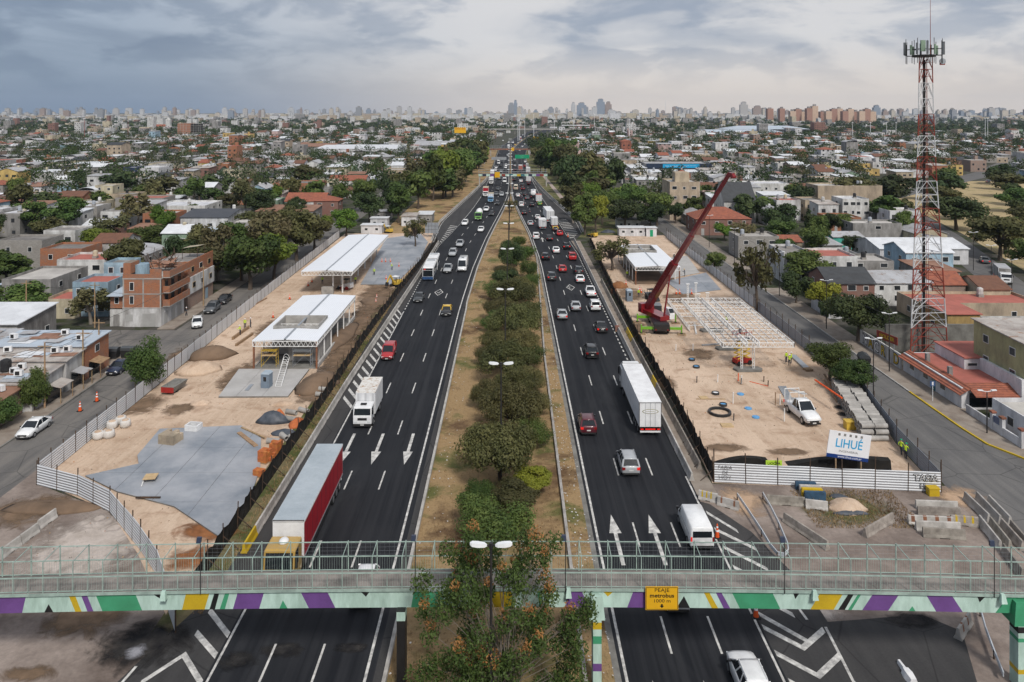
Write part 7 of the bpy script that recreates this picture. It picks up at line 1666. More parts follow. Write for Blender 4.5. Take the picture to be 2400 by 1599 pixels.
# ---- left: shack row
house(-73,-59.9,108.2,114.6,4.9,'w_brick','shed','sheet_blue','brick corner shack with overlapping bluish roof sheets and rooftop units',.3,3,2)
house(-72,-60.0,103.8,108.1,4.3,'w_stained','shed','sheet_old','pale plastered shack with small windows next to the corner shack',.3,2,2)
house(-74,-60.4,97,103.7,3.5,'w_stained','shed','sheet_old','low pale shack under a patched roof behind the leaning street tree',.4,3,1)
house(-78,-61.5,89,96.8,2.9,'w_wornbrick','shed','sheet_rust','rundown shack with a rusty roof behind the bushes, nearest in the row',.4,3,1)
house(-88,-74.5,100,107.5,3.8,'w_block','shed','sheet_old','long shack with a whitish patched roof behind the street row',.5,3,1); house(-88,-74.5,108.5,117,4.3,'w_block','shed','sheet_grey','shack with grey roof sheets and a black water tank behind the corner shack',.5,3,1,2)
house(-102,-89,104,114,4.6,'w_brick','flat','roof_flat','brick walled shack with an open roof terrace at the left edge',None,3,1,1); house(-97,-78,121.5,132,4.3,'w_grey','shed','sheet_white','grey workshop with a white sheet roof beside the cross street',.8,4,1); house(-104,-90,92,103,3.6,'w_white','shed','sheet_white','whitewashed shack with a white roof at the left edge',.4,3,1)
def clutter(x0, x1, y0, y1, z, n, lab):
    rs = random.Random(int(x0*3+y0)); SM = ['sheet_old','sheet_white','sheet_grey','sheet_blue','sheet_rust','sheet_old']
    for k in range(n):
        x, y = rs.uniform(x0,x1-2), rs.uniform(y0,y1-1.5); w, d = rs.uniform(1.6,3.6), rs.uniform(1.0,2.4); zz = z + rs.uniform(.0,.12) + (y-y0)*.06; t = rs.uniform(-.04,.06)
        mb = MB(); mb.loft([[(0,0,0),(w,0,t),(w,0,t+.03),(0,0,.03)],[(0,d,.05),(w,d,t+.05),(w,d,t+.08),(0,d,.08)]]); o = mb.build('roof_sheet', SM[rs.randrange(6)], None, False, (x,y,zz), rs.uniform(-.12,.12)); tag(o,'loose roofing sheet laid over %s, %s piece' % (lab, ordn(k)),'roof sheet','loose roofing sheets')
    for k in range(3):
        x, y = rs.uniform(x0+1,x1-1), rs.uniform(y0+1,y1-1); e = empty('air_conditioner',(x,y,z+.35),rs.uniform(-.3,.3),'boxy rooftop unit on %s, %s one' % (lab, ordn(k)),'rooftop unit','rooftop units'); MB().box(-.5,.5,-.25,.25,0,.7).build('case','box_white',e); MB().box(-.35,.2,-.27,-.252,.1,.6).build('grille','chassis',e)
clutter(-72.5,-60.3,108.4,114.2,5.08,13,'the corner shack'); clutter(-71.5,-60.3,103.9,107.8,4.5,9,'the pale plastered shack'); clutter(-73.5,-60.8,97.2,103.2,3.72,14,'the low pale shack'); clutter(-77,-62,89.3,96.4,3.12,12,'the rundown shack'); clutter(-87.5,-75,100.3,107,4.05,11,'the long rear shack'); clutter(-87.5,-75,109,116.5,4.55,10,'the grey roofed shack')
for k, (x, y, z) in enumerate(((-76,112,5.0),(-83,115,5.1),(-66,100.5,3.9))): e = empty('water_tank',(x,y,z-.35),0,'black plastic water tank on a block stand over the shacks, %s' % ordn(k),'water tank','black tanks over the shacks'); tank(e, 0, 0, .0, 0, 1.25)
for k, (y, m, w) in enumerate(((110.5,'timber',2.6),(106,'sheet_grey',2.4),(101,'sheet_old',3.0))):
    e = empty('awning',(-59.9,y,0),0,'low street awning on posts before the shacks, %s from the corner' % ordn(k),'awning','shack awnings'); mb = MB(); mb.loft([[(0,-w/2,2.5),(1.7,-w/2,2.15),(1.7,-w/2,2.2),(0,-w/2,2.55)],[(0,w/2,2.5),(1.7,w/2,2.15),(1.7,w/2,2.2),(0,w/2,2.55)]]); mb.build('canopy',m,e); MB().box(.02,.06,-w/2,w/2,.1,2.2).build('opening_shade_panel','glass',e)  # dark panel painted in for the shade inside a ground-floor opening
    for s_ in (-1,1): mb = MB(); mb.bar((1.6,s_*w*.45,0),(1.6,s_*w*.45,2.15),.08); mb.build('post','timber',e)
# ---- left: others seen behind
hp(102,176,141,8,3.6,'w_cream','flat','roof_red','low cream house with a red roof terrace behind the corner workshop'); house(-98,-88.5,148,161,5.7,'w_grey','flat','roof_pale','long concrete walled warehouse with a pale flat roof on the left'); house(-81.2,-74.6,142.5,150,6.4,'w_blue','flat','roof_red','light blue house with a balustraded roof terrace beside the brick flats',None,3,2); house(-79.6,-75,150.5,156,8.4,'w_blue','flat','roof_flat','tall light blue wall block behind the blue terrace')
hp(133,255,165,9,6.2,'w_white','flat','roof_red','wide house with a salmon pink roof terrace behind the blue house',tanks=1); hp(94,191,176,9,6.6,'w_brick','flat','roof_flat','brick house with an open brick parapet terrace on the left'); hp(-10,98,184,9,7.2,'w_block','flat','roof_flat','grey block house with brick parapet at the left edge'); hp(242,340,176,10,5.0,'w_grey','barrel','sheet_grey','workshop with a curved metal roof behind the brick flats')
house(-97,-83,226,246,6.9,'w_stained','gx','sheet_dark','large white gabled house with a stained side wall and dark roof',1.2,4,2,1); hp(434,520,221,4.5,3.4,'w_white','shed','sheet_blue','low white annex with a bluish roof before the gabled house'); hp(357,480,265,16,5.6,'w_white','flat','roof_white','big plain white block house with a small tank tower',tanks=1); hp(418,466,246,9,3.4,'w_terracotta','hip','tile_brown','small house under a brown hipped roof between white houses')
hp(201,252,300,8,5,'w_yellow','flat','roof_white','house with a bright yellow wall and white roof'); hp(182,222,309,9,6.2,'w_white','barrel','sheet_white','white house with a rounded roof beside the yellow wall'); hp(270,383,278,10,6.8,'w_block','flat','roof_red','dark grey two storey house with barred windows'); hp(222,264,312,9,8,'w_cream','flat','roof_pale','cream three storey house behind the yellow wall')
hp(640,748,329,14,7.4,'w_brick','flat','roof_flat','raw brick upper storey house beyond the sheds on the left',tanks=1); hp(668,760,286,11,4.6,'w_white','gx','tile_red','white gabled house with a red tiled roof on the left',2.6,3,2); hp(735,792,280,8,5.4,'w_redbrick','hip','tile_red','red tiled hipped house beside the white gabled one',1.6); hp(600,733,262,13,4.0,'w_grey','shed','sheet_rust','wide workshop under rusty roof sheets on the left',.6,4,1); hp(766,856,366,12,5.2,'w_white','gx','tile_red','white house with orange red tiles near the motorway trees',2,3,2)
hp(0,52,150,7,4.2,'w_green','shed','sheet_blue','small greenish house with a bluish roof at the left edge',.3,2,1); hp(288,318,420,10,7.5,'w_navy','flat','roof_white','dark blue shop with a white upper sign by the side street',None,3,2); hp(318,372,424,14,7.2,'w_pale','flat','roof_white','long white shop side wall beside the blue shop'); hp(-20,118,292,14,6.0,'w_redbrick','flat','roof_flat','long brick red flat block at the left edge',tanks=2)
# ---- right: house with red tiled awning
e = empty('house', (57.6,98,0), 0, 'white corner house with red tiled awning and red flat roofs on the right street', 'house'); OCC.append((57,72,96,114))
MB().box(0,12,0,14.5,0,2.75).build('wall','w_pale',e); MB().box(.3,11.7,.3,14.2,2.75,2.77).build('roof','roof_red',e); MB().box(4.5,12.2,7,14.3,2.75,4.3).build('upper_block','w_pale',e); MB().box(4.4,12.4,6.8,14.5,4.3,4.42).build('upper_roof','roof_red',e)
mb = MB(); mb.loft([[(-.75,y,2.1),(.9,y,3.0),(.9,y,3.1),(-.75,y,2.2)] for y in (-.9,14.6)]); mb.build('tiled_awning','tile_red_y',e); mb = MB(); mb.loft([[(x,-1.6,2.1),(x,.9,3.0),(x,.9,3.1),(x,-1.6,2.2)] for x in (.9,8.4)]); mb.build('tiled_awning','tile_red',e)
for y in (12,8.4,4.2): win(e, 0, y, 1.0, 1.3, .8, 'x', 'frame_white')
MB().box(-.05,0,6.0,6.9,.05,2.0).build('door','car_teal',e)
for x, y in ((1.1,10),(1.1,4.5),(8.6,6.6)): MB().box(x-.25,x+.25,y-.25,y+.25,2.7,4.0).build('chimney','w_grey',e)
for x in (5.6,8.0,10.4): win(e, x, 7.0, 3.2, 1.4, .5, 'y')
MB().box(8.5,12,0,5,2.75,5.0).build('stair_block','w_pale',e); tank(e, 9.4, 2.5, 4.9, 1, 1.2); MB().box(1.0,7.9,-.04,0,.3,2.1).build('porch_glass','glass',e)
e = empty('garden_wall',(57.5,86.5,0),0,'low white garden wall with brick capped pillars on the right pavement','garden wall')
MB().box(0,.22,0,10.4,0,1.1).build('wall','w_pale',e)
for y in (0,3.4,5.2): p = MB().box(-.06,.34,y-.25,y+.25,0,2.1).build('pillar','w_pale',e); MB().box(-.14,.42,y-.33,y+.33,2.1,2.3).build('cap','w_terracotta',p)
MB().box(.02,.1,3.7,4.9,.1,1.9).build('gate','car_blue',e)
house(64.6,84,96,107,8.8,'w_olive','shed','sheet_old','tall olive yellow building with a white lower face at the right edge',.3,2,3); house(59,80,80,94,3.0,'w_pale','flat','roof_pale','low white walled garage at the right edge of the picture',None,2,1); MB().box(64.1,64.55,96.2,106.5,0,4.4).build('white_face','w_pale',None)
o = col.objects[-1]; tag(o,'white lower boundary wall against the olive building','wall')
e = empty('graffiti_wall',(57.4,113,0),0,'white boundary wall with large yellow and black graffiti letters on the right pavement','wall'); MB().box(0,.25,0,13,0,2.3).build('wall','w_stained',e)
for k, c_ in enumerate('DIRCAN'): text(c_, 2.2, -.02-.004*k, 1.2+k*2.0, 1.15, 'ink', e, R(-90), .1); text(c_, 2.1, -.04-.004*k, 1.2+k*2.0, 1.15, 'p_yellow' if k % 2 == 0 else 'sign_white', e, R(-90), -.0)
e, p = board(-2.2,2.2,0,2.4,3.6,'tower_red','red and yellow shop board on top of the graffiti wall',name='shop_board',cat='sign'); e.location = (58.4,119,0); e.rotation_euler = (0,0,R(-75)); text('HOLDER', .8, 0, -.05, 0, 'p_yellow', p, 0, .02)
MB().box(59.5,78,121.6,122,0,4.3).build('concrete_wall','concrete_dark',None); tag(col.objects[-1],'dark stained concrete wall behind the telecom tower','wall')
hp(2221,2297,128,9,4.2,'w_ochre','shed','roof_red','ochre stained block with a salmon roof behind the tower',.3,2,1); house(79.5,97,121,130,3.4,'w_white','flat','roof_flat','white walled yard house with a roof terrace at the right edge',tanks=1); house(74,96,138,147,3.6,'w_beige','flat','roof_red','wide house with dark red flat roofs behind the ochre block',tanks=1); hp(2302,2368,146,9,4.2,'w_cream','gx','tile_brown','cream house with a brown tiled roof near the far right street',1.6,2,1)
house(62.2,71.2,150,160,4.4,'w_redbrick','gx','tile_slate','house with a slate grey pitched roof and white gable edges',2.2,3,2); house(71.3,82.5,150.2,161,4.5,'w_white','gx','sheet_grey','white house with a grey sheet roof beside the slate roofed one',1.3,4,2); house(82.6,89,150,158,4.2,'w_wornbrick','gx','tile_red','small red tiled house beside the white one, behind the tower',1.8,2,1,1); house(58.4,63,141,149,3.0,'w_pale','gy','tile_red','small white garage with a red tiled roof on the right street',1.1,2,1)
house(66.5,76,168,178,6.4,'w_white','flat','roof_red','two storey house with a bright red roof terrace on the right',None,3,2); house(60.6,66.4,170,180,7.0,'w_stained','flat','roof_flat','peeling white shop building with dark display windows on the right street',None,3,2,1); house(76.2,86,172,181,4.6,'w_grey','flat','roof_pale','low grey house with planted terrace behind the slate roof',tanks=1); house(92,114,191,206,3.9,'w_pale','gx','sheet_white','wide white shed with a shallow white roof behind the tower',1.5,4,1,1)
hp(1999,2114,226,8,5.2,'w_concrete' if 'w_concrete' in M else 'w_grey','flat','roof_pale','long bare concrete wall house with a white parapet on the right',None,1,2,1); hp(1953,2024,212,8,3.4,'w_teal','gx','sheet_grey','house with a turquoise wall and grey roof on the right',.9,1,1); hp(1975,2037,256,9,9.0,'w_white','flat','roof_white','three storey white house with rows of glazed doors on the right',None,4,3,1); hp(1917,2068,291,12,10,'w_beige','flat','roof_pale','large windowless beige block on the right',None,0,3,2)
hp(1631,1761,236,13,5.0,'w_redbrick','hip','tile_red','red brick villa under a wide red tiled roof on the right',3.0,4,2); hp(1697,1771,263,13,7.2,'w_white','gx','tile_slate','tall white house under a steep dark slate roof behind the villa',6.0,3,2); e = hp(1570,1640,268,14,13.5,'w_beige','flat','roof_pale','beige four storey apartment house with a white side wall behind the trees',None,3,4,1,inner=False); MB().box(-2.5,2.5,4,9,13,16.5).build('tank_tower','w_beige',e); MB().box(5.24,5.3,.1,13.9,.1,13.4).build('white_side','w_pale',e)
hp(1743,1850,330,12,7.2,'w_white','flat','roof_white','long white two storey house right of the slate roof',None,5,2); hp(1814,1880,205,8,3.2,'w_cream','gx','tile_red','small terracotta roofed porch house among the right hand trees',1.2,2,1)
e = hp(1515,1668,430,22,8.8,'w_grey','flat','sheet_grey','grey workshop with a dark blue fascia and bright cyan sign','' and None,0,1); 
W5 = (xat(1668,430)-xat(1515,430))/2
MB().box(-W5-.1,W5+.1,-.3,-.01,6.2,9.0).build('fascia','w_navy',e); s5 = MB().box(-W5*.5,W5*.62,-.36,-.31,6.5,8.7).build('shop_sign','sign_cyan',e); text('~~ ~~~~ ~~~~', 1.7, -.1*W5, -.37, 7.6, 'sign_white', e, 0, .01, 1.1); text('--- ---- ----', 1.2, .38*W5, -.37, 7.8, 'sign_white', e, 0, .0)
for x in (-.62,.55): MB().box(W5*x-3,W5*x+3,-.06,0,0,5.4).build('gate_shade_panel','glass',e)  # flat dark panels stand in for the shade within the gateways
hp(736,936,628,45,7.5,'w_pale','shed','sheet_white','very long white warehouse roof in the left middle distance',1.6,6,1,cat='warehouse',name='warehouse'); hp(690,780,660,40,8,'w_grey','gx','sheet_rust','warehouse with rusty saw patterned roofs left of the white one',2,4,1,cat='warehouse',name='warehouse'); hp(970,1062,660,40,9,'w_grey','gx','sheet_grey','grey pitched warehouse near the motorway in the left distance',3,4,1,cat='warehouse',name='warehouse'); hp(1560,1640,500,26,6,'w_redbrick','gx','sheet_old','brick shed with pale striped roof behind the cyan sign',1.6,4,1)
# ================================================================ trees
CR = {}
def crown_mesh(key, blobs, nleaf, s, m, rng, flat=1.0, extra=None, droop=0.0):
    """crown of loose leaf-sized faces spread over sub-clumps; unit tree, 1 high"""
    V, F, MI = [], [], []
    tot = sum(b[3]**2 for b in blobs)
    for bi, (bx, by, bz, br) in enumerate(blobs):
        n = int(nleaf * br*br / tot)
        for _ in range(n):
            z = rng.uniform(-1,1); a = rng.uniform(0,2*math.pi); q = math.sqrt(1-z*z); d = Vector((q*math.cos(a), q*math.sin(a), z))
            r = br * (rng.random()**.35) * rng.uniform(.85,1.12)
            p = Vector((bx,by,bz)) + Vector((d.x*r, d.y*r, d.z*r*flat))
            if droop: p.z -= droop*rng.random()
            nrm = (d + Vector((rng.uniform(-1,1),rng.uniform(-1,1),rng.uniform(-.6,1.2)))*.75).normalized()
            t = nrm.orthogonal().normalized(); t = Matrix.Rotation(rng.uniform(0,6.28),3,nrm) @ t; b = nrm.cross(t)
            ls = s*rng.uniform(.6,1.35); k = len(V)
            V += [tuple(p - t*ls), tuple(p + b*ls*.55 + nrm*ls*.12), tuple(p + t*ls), tuple(p - b*ls*.55 + nrm*ls*.12)]
            F.append((k,k+1,k+2,k+3)); MI.append(1 if extra and rng.random() < extra[1] and d.z > .2 else 0)
    me = bpy.data.meshes.new('crown'); me.from_pydata(V, [], F); me.materials.append(M[m])
    if extra: me.materials.append(M[extra[0]]); me.polygons.foreach_set('material_index', MI)
    me.update(); return me
def limb_mesh(blobs, m, rng, base=.045, fork=.28, stems=1, twigs=0):
    mb = MB()
    for s_ in range(stems):
        ox = 0 if stems == 1 else rng.uniform(-.03,.03)
        top = Vector((rng.uniform(-.03,.03),rng.uniform(-.03,.03),fork)) if stems == 1 else Vector((rng.uniform(-.14,.14),rng.uniform(-.14,.14),fork*rng.uniform(.8,1.6)))
        md = (Vector((ox,0,0))+top)/2 + Vector((rng.uniform(-.015,.015),rng.uniform(-.015,.015),0))
        b0 = base if stems == 1 else base*.6
        mb.cyl((ox,0,-.01), md, b0, b0*.78, 7); mb.cyl(md, top, b0*.78, b0*.6, 7)
        bl = blobs if stems == 1 else blobs[s_::stems]
        for bx, by, bz, br in bl:
            e = Vector((bx,by,bz)); k = top + (e-top)*.5 + Vector((rng.uniform(-.03,.03),rng.uniform(-.03,.03),.02))
            mb.cyl(top, k, b0*.42, b0*.28, 5); mb.cyl(k, e, b0*.28, b0*.1, 5)
            for _ in range(twigs):
                a = k + (e-k)*rng.random(); mb.cyl(a, a+Vector((rng.uniform(-1,1),rng.uniform(-1,1),rng.uniform(.1,1)))*br*.9, b0*.12, b0*.04, 4)
    return mb.mesh('trunk', m)
KINDS_ = {  # blob layout: (n, radius xy, z centre, z half, blob radius), leaf material, bark, flat, droop
 'round': (13,.30,.64,.24,.17,'leaf_mid','bark'), 'dark': (14,.33,.60,.26,.18,'leaf_dark','bark'), 'bright': (12,.30,.62,.25,.17,'leaf_bright','bark'), 'olive': (14,.28,.62,.28,.15,'leaf_olive','bark'),
 'brown': (14,.30,.62,.28,.13,'leaf_brown','bark_pale'), 'wide': (16,.52,.72,.12,.17,'leaf_mid','bark'), 'tall': (14,.17,.60,.32,.11,'leaf_olive','bark_pale'), 'tallgreen': (15,.2,.58,.34,.12,'leaf_mid','bark'), 'yellow': (10,.30,.62,.22,.16,'leaf_yellow','bark'),
 'median': (22,.60,.46,.3,.21,'leaf_median','bark_dark'), 'bush': (12,.5,.45,.22,.24,'leaf_mid','bark_dark'), 'sparse': (26,.36,.62,.34,.085,'leaf_median','bark'), 'full': (18,.27,.52,.40,.2,'leaf_mid','bark'), 'cypress': (10,.06,.5,.42,.12,'leaf_dark','bark')}
def proto(kind, lod, var):
    key = (kind, lod, var)
    if key in CR: return CR[key]
    n, rx, zc_, zh, br, lm, bk = KINDS_[kind]; rng = random.Random(hash((kind.encode()[0], len(kind), var)) & 0xffff if False else sum(map(ord, kind))*31 + var*7)
    blobs = []
    for i in range(n):
        a = 2*math.pi*(i*.618 + rng.uniform(-.1,.1)); q = math.sqrt((i+.5)/n); zz = zc_ + zh*rng.uniform(-1,1)*(1-.35*q)
        if kind in ('wide','median'): zz = zc_ + zh*(1-q*q)*rng.uniform(.2,1.0) + rng.uniform(-.1,.04)
        if kind == 'cypress': zz = .12+.8*i/n; q = .3; 
        b = br*rng.uniform(.75,1.25)*(1 if kind != 'cypress' else (1.25-i/n))
        blobs.append((rx*q*math.cos(a), rx*q*math.sin(a), zz, b))
    nl, s = {0:(9000,.021),1:(3600,.034),2:(1300,.058)}[lod]
    if kind in ('brown','tall'): nl = int(nl*.6)
    if kind == 'sparse': nl = int(nl*.3)
    if kind == 'median': s *= 1.05; nl = int(nl*1.25)
    c = crown_mesh(key, blobs, nl, s, lm, rng, .8, None, .12 if kind in ('sparse','brown') else 0)
    t = limb_mesh(blobs if lod < 2 else blobs[:5], bk, rng, .034 if kind not in ('tall','tallgreen') else .026, .3 if kind not in ('median','bush') else .18, 1, 3 if kind in ('sparse','brown') and lod < 2 else 0)
    CR[key] = (c, t); return CR[key]
trees = []
TN = dict(round='round leafy green tree', dark='dense dark green tree', bright='bright green tree', olive='olive green tree', brown='thin brownish tree', wide='wide flat topped tree', tall='tall slender pale tree', tallgreen='tall narrow green tree', yellow='yellow green tree', median='spreading gnarled olive tree', bush='low rounded bush', sparse='open branched tree with drooping leaves', cypress='dark columnar cypress', full='full leafy tree')
def tree(x, y, h, w, kind, label=None, lod=None, group=None):
    rng = random.Random(int(x*17+y*5)); lod = lod if lod is not None else (0 if y < 135 else 1 if y < 300 else 2)
    c, t = proto(kind, lod, rng.randrange(2))
    n, rx, zc_, zh, br = KINDS_[kind][:5]; wu = 2*(rx+br*.75)
    e = empty('bush' if kind == 'bush' else 'tree', (x,y,0), rng.uniform(0,6.28)); e.scale = (w/wu, w/wu, h*rng.uniform(.97,1.03))
    ob('trunk', t, e); ob('crown', c, e); e['category'] = 'bush' if kind == 'bush' else 'tree'
    if label: e['label'] = label
    else: trees.append((e, TN[kind], 'left' if x < 0 else 'right', math.hypot(x,y)))
    e['group'] = group or ('trees on the %s' % ('left' if x < 0 else 'right'))
    OCC.append((x-w*.3,x+w*.3,y-w*.3,y+w*.3))
    return e
# median row
for k, (x, y, h, w, kd) in enumerate(((-2.0,68.5,4.6,8.6,'bush'),(.6,72.5,3.2,5,'olive'),(-1.0,79,7.6,9.2,'median'),(.2,91.5,6.6,8.4,'median'),(2.8,87,4,4.5,'bush'),(-.6,109,6.6,9,'median'),(2.6,104,4.2,5,'median'),(.6,128,7.2,10,'median'),(-2,121,4.6,6,'median'),(.6,148,6.8,10.6,'median'),(3.4,140,4.2,5.5,'bush'),(4.4,164,4.4,4.6,'bush'),(-.8,163,5.4,7,'dark'),(.4,181,8.4,6.8,'dark'),(4.2,176,5,5,'bush'),(4,196,5.2,5.4,'bush'),(2.4,214,4.6,4.6,'bush'),(.3,292,5,6,'sparse'),(-3.2,74.5,2.6,4,'bush'),(2.2,76.5,3,4.2,'yellow'),(-2.8,86,3.6,5,'median'),(2.9,96,3.6,4.8,'median'),(-2.6,98.5,4.2,5.6,'median'),(.8,101,5.2,6.4,'median'),(2.8,114,4,5.4,'bush'),(-3,115,3.6,5,'median'),(1.4,119,5.4,7,'median'),(-2.6,133,4.6,6,'bush'),(2.6,136,5,6.6,'median'),(-1.6,140,5,7,'median'),(-2.4,155,4.8,6.4,'bush'),(2.0,157,5.2,7,'median'),(-1.2,172,4.6,6,'median'),(1.6,189,4.6,5.4,'bush'))):
    tree(x, y, h, w, kd, '%s in the row along the median, %s from the footbridge' % (TN[kd], ordn(k)), 0 if y < 185 else 1, 'trees of the median')
# tall multi-stemmed tree with seed pods in front of the footbridge
rng = random.Random(5); blobs = []
for i in range(84):
    a = rng.uniform(0,6.28); q = math.sqrt(rng.random()); z = rng.uniform(2.2,11.2); rr = 5.4*q*(.65+.4*min(1,z/6)) if z < 9 else 3.6*q
    blobs.append((rr*math.cos(a), rr*math.sin(a)*.55, z, rng.uniform(.5,.95)))
for i in range(34): a = rng.uniform(0,6.28); blobs.append((6.0*math.cos(a)*math.sqrt(rng.random()), 3.0*math.sin(a)*rng.random(), rng.uniform(.8,4.2), rng.uniform(.6,1.0)))
pt = empty('pod_tree', (-.6,48.4,0), 0, 'big multi stemmed tree with rusty seed pods in front of the footbridge', 'tree')
V, F, MI = [], [], []
for bx, by, bz, br_ in blobs:
    pod = bz > 4 and rng.random() < .5
    for part, n in ((0, int(220*br_/.6)), (1, int(90*br_/.6) if pod else 0)):
        for _ in range(n):
            d = Vector((rng.gauss(0,1),rng.gauss(0,1),rng.gauss(0,1))).normalized(); r = br_*(rng.random()**.4)*(1 if part == 0 else .62)
            p = Vector((bx,by,bz)) + d*r + (Vector((0,0,-.35*rng.random())) if part == 0 else Vector((0,0,br_*.7)))
            nrm = (d*.6 + Vector((rng.uniform(-1,1),rng.uniform(-1,1),rng.uniform(-.5,1)))).normalized(); t = nrm.orthogonal().normalized(); t = Matrix.Rotation(rng.uniform(0,6.28),3,nrm) @ t; b = nrm.cross(t); ls = rng.uniform(.07,.15)*(1 if part == 0 else .75); k = len(V)
            V += [tuple(p-t*ls), tuple(p+b*ls*.45), tuple(p+t*ls), tuple(p-b*ls*.45)]; F.append((k,k+1,k+2,k+3)); MI.append(part)
me = bpy.data.meshes.new('crown'); me.from_pydata(V, [], F); me.materials.append(M['leaf_mid']); me.materials.append(M['leaf_pod']); me.polygons.foreach_set('material_index', MI); ob('crown', me, pt)
mb = MB()
stems = [(rng.uniform(-.7,.7), rng.uniform(-.5,.5)) for _ in range(13)]
for i, (bx, by, bz, br_) in enumerate(blobs):
    sx, sy = stems[i % 13]; a = Vector((sx,sy,0)); e = Vector((bx,by,bz)); m1 = a + (e-a)*.35 + Vector((-(e.x-a.x)*.15,0,.15*bz)); m2 = a + (e-a)*.7 + Vector((-(e.x-a.x)*.06,0,.08*bz))
    r0 = .07 if i < 13 else .035
    mb.cyl(a, m1, r0, r0*.7, 6); mb.cyl(m1, m2, r0*.7, r0*.42, 5); mb.cyl(m2, e, r0*.42, .012, 5)
    for _ in range(4): q = m2 + (e-m2)*rng.random(); mb.cyl(q, q+Vector((rng.uniform(-1,1),rng.uniform(-.6,.6),rng.uniform(-.2,1)))*.7, .014, .005, 4)
mb.build('trunk', 'bark_pale', pt)
for x, y, h, w, kd, lab in ((-49.6,104.7,7.8,6.0,'full','single leafy tree growing against the left site fence'),(-60.4,97.5,6.4,3.8,'full','leaning leafy tree before the low pale shack on the left street'),(-61.4,92.0,4.2,5,'full','tangled bush tree before the rundown shack on the left street'),(45.2,108.5,5.6,6.4,'round','leafy tree over the right fence, the farther of two by the pipes'),(46.2,103,5.0,6.0,'round','leafy tree over the right fence, the nearer of two by the pipes'),(47.2,146.5,15,9,'sparse','tall drooping tree beside the right street behind the steel frame'),(24.4,184,9.6,9.8,'sparse','open branched tree between the netting and the right station building'),(48.3,181,5.2,5.4,'round','small round tree by the far part of the right fence'),(57.6,127,9.4,12,'dark','broad dark tree on the right pavement left of the tower'),(58.2,143,7.2,6.5,'yellow','vivid yellow green tree on the right pavement'),(56.6,152,7,6.5,'dark','street tree before the white garage on the right pavement'),(56.4,137,5,2.6,'dark','thin young street tree beside the broad dark one'),(-26.6,216,10,7,'sparse','bare limbed tree at the far end of the left platform'),(59.0,83.5,2.2,1.5,'bush','small hedge bush by the white wall at the right edge')): tree(x, y, h, w, kd, lab)
for x, y, h, w, kd in ((-75,137.5,7.2,8.5,'brown'),(-89,141,7,9,'round'),(-96,139,6.5,7,'round'),(-55.5,164,12.5,13,'round'),(-53.5,174,11.5,11,'bright'),(-66,173,14,11,'brown'),(-58,184,15,13,'brown'),(-54.5,196,14,12,'olive'),(-63,198,14,12,'brown'),(-68,186,12,10,'round'),(-60,172,11,9,'dark'),(-53,208,11,10,'olive'),(-50,234,9,9,'bright'),(-56,226,8,8,'bright'),(-48,262,12,11,'dark'),(-43,280,16,13,'dark'),(-55,290,14,12,'round'),(-38,262,15,9,'tallgreen'),(-36,300,16,13,'round'),(-44,318,15,12,'olive'),(-107,200,8.4,10,'bright'),(-97,206,8,10,'round'),(-124,214,8,9,'olive'),(-134,222,8,9,'olive'),(-117,188,7,6,'cypress'),(-112,192,7,6,'dark'),(-116,222,9,11,'brown'),(-95,276,15,13,'brown'),(-88,270,12,10,'dark'),(-112,270,6,7,'round'),(-75,268,9,9,'dark'),(-72,250,8,8,'olive'),(-150,330,12,18,'brown'),(-128,335,12,16,'dark'),(-175,345,13,18,'dark'),(-100,380,13,16,'olive'),
 (23,236,14,8,'tallgreen'),(27,242,13,9,'yellow'),(21.5,262,15,9,'tall'),(31,258,13,14,'wide'),(41,262,13.5,15,'wide'),(49,256,12,12,'round'),(37,248,11,12,'dark'),(45,246,10,11,'dark'),(27,278,13,12,'bright'),(56,260,8.5,7,'dark'),(33,300,13,13,'olive'),(44,292,12,13,'bright'),(95,233,8,11,'dark'),(103,236,7,9,'round'),(98,252,7,3.4,'cypress'),(86,246,7,9,'dark'),(143,246,13,18,'dark'),(125,196,12,14,'olive'),(133,206,11,13,'olive'),(122,180,9,10,'round'),(158,270,9,12,'dark'),(150,302,14,17,'dark'),(135,300,13,16,'olive'),(125,306,12,14,'dark'),(116,232,6,7,'dark'),(92,206,5.5,7,'dark'),(70,196,6,7,'round'),(78,222,7,9,'round'),(63,226,6,6,'bright'),(180,330,11,15,'dark'),(200,350,12,16,'dark'),(170,300,10,12,'olive'),(128,168,8,9,'olive'),(140,190,9,11,'round'),(150,215,9,12,'dark'),(162,240,9,12,'olive'),(176,262,10,13,'dark'),(190,290,10,13,'round'),(206,310,10,14,'dark'),(222,340,11,15,'olive'),(240,372,11,15,'dark'),(215,380,11,15,'round'),(255,400,12,16,'dark'),(160,330,9,12,'olive'),(150,228,7,8,'round')): tree(x, y, h, w, kd)
rng = random.Random(77); VERGE = []
for side in (-1, 1):        # eucalyptus and poplars on the motorway verges
    y = 322
    while y < 780:
        for _ in range(2):
            off = rng.uniform(6, 30); x = side*((abs(LRR(min(y,459))) if side < 0 else RRR(min(y,459)))+off)
            if y > 600: VERGE.append((x, y, rng.uniform(12,21), rng.uniform(9,15))); continue
            tree(x, y+rng.uniform(-6,6), rng.uniform(12,21), rng.uniform(9,15), rng.choice(('tallgreen','tall','olive','round','dark','bright','brown','tallgreen')), None, 2)
        y += rng.uniform(9,16)
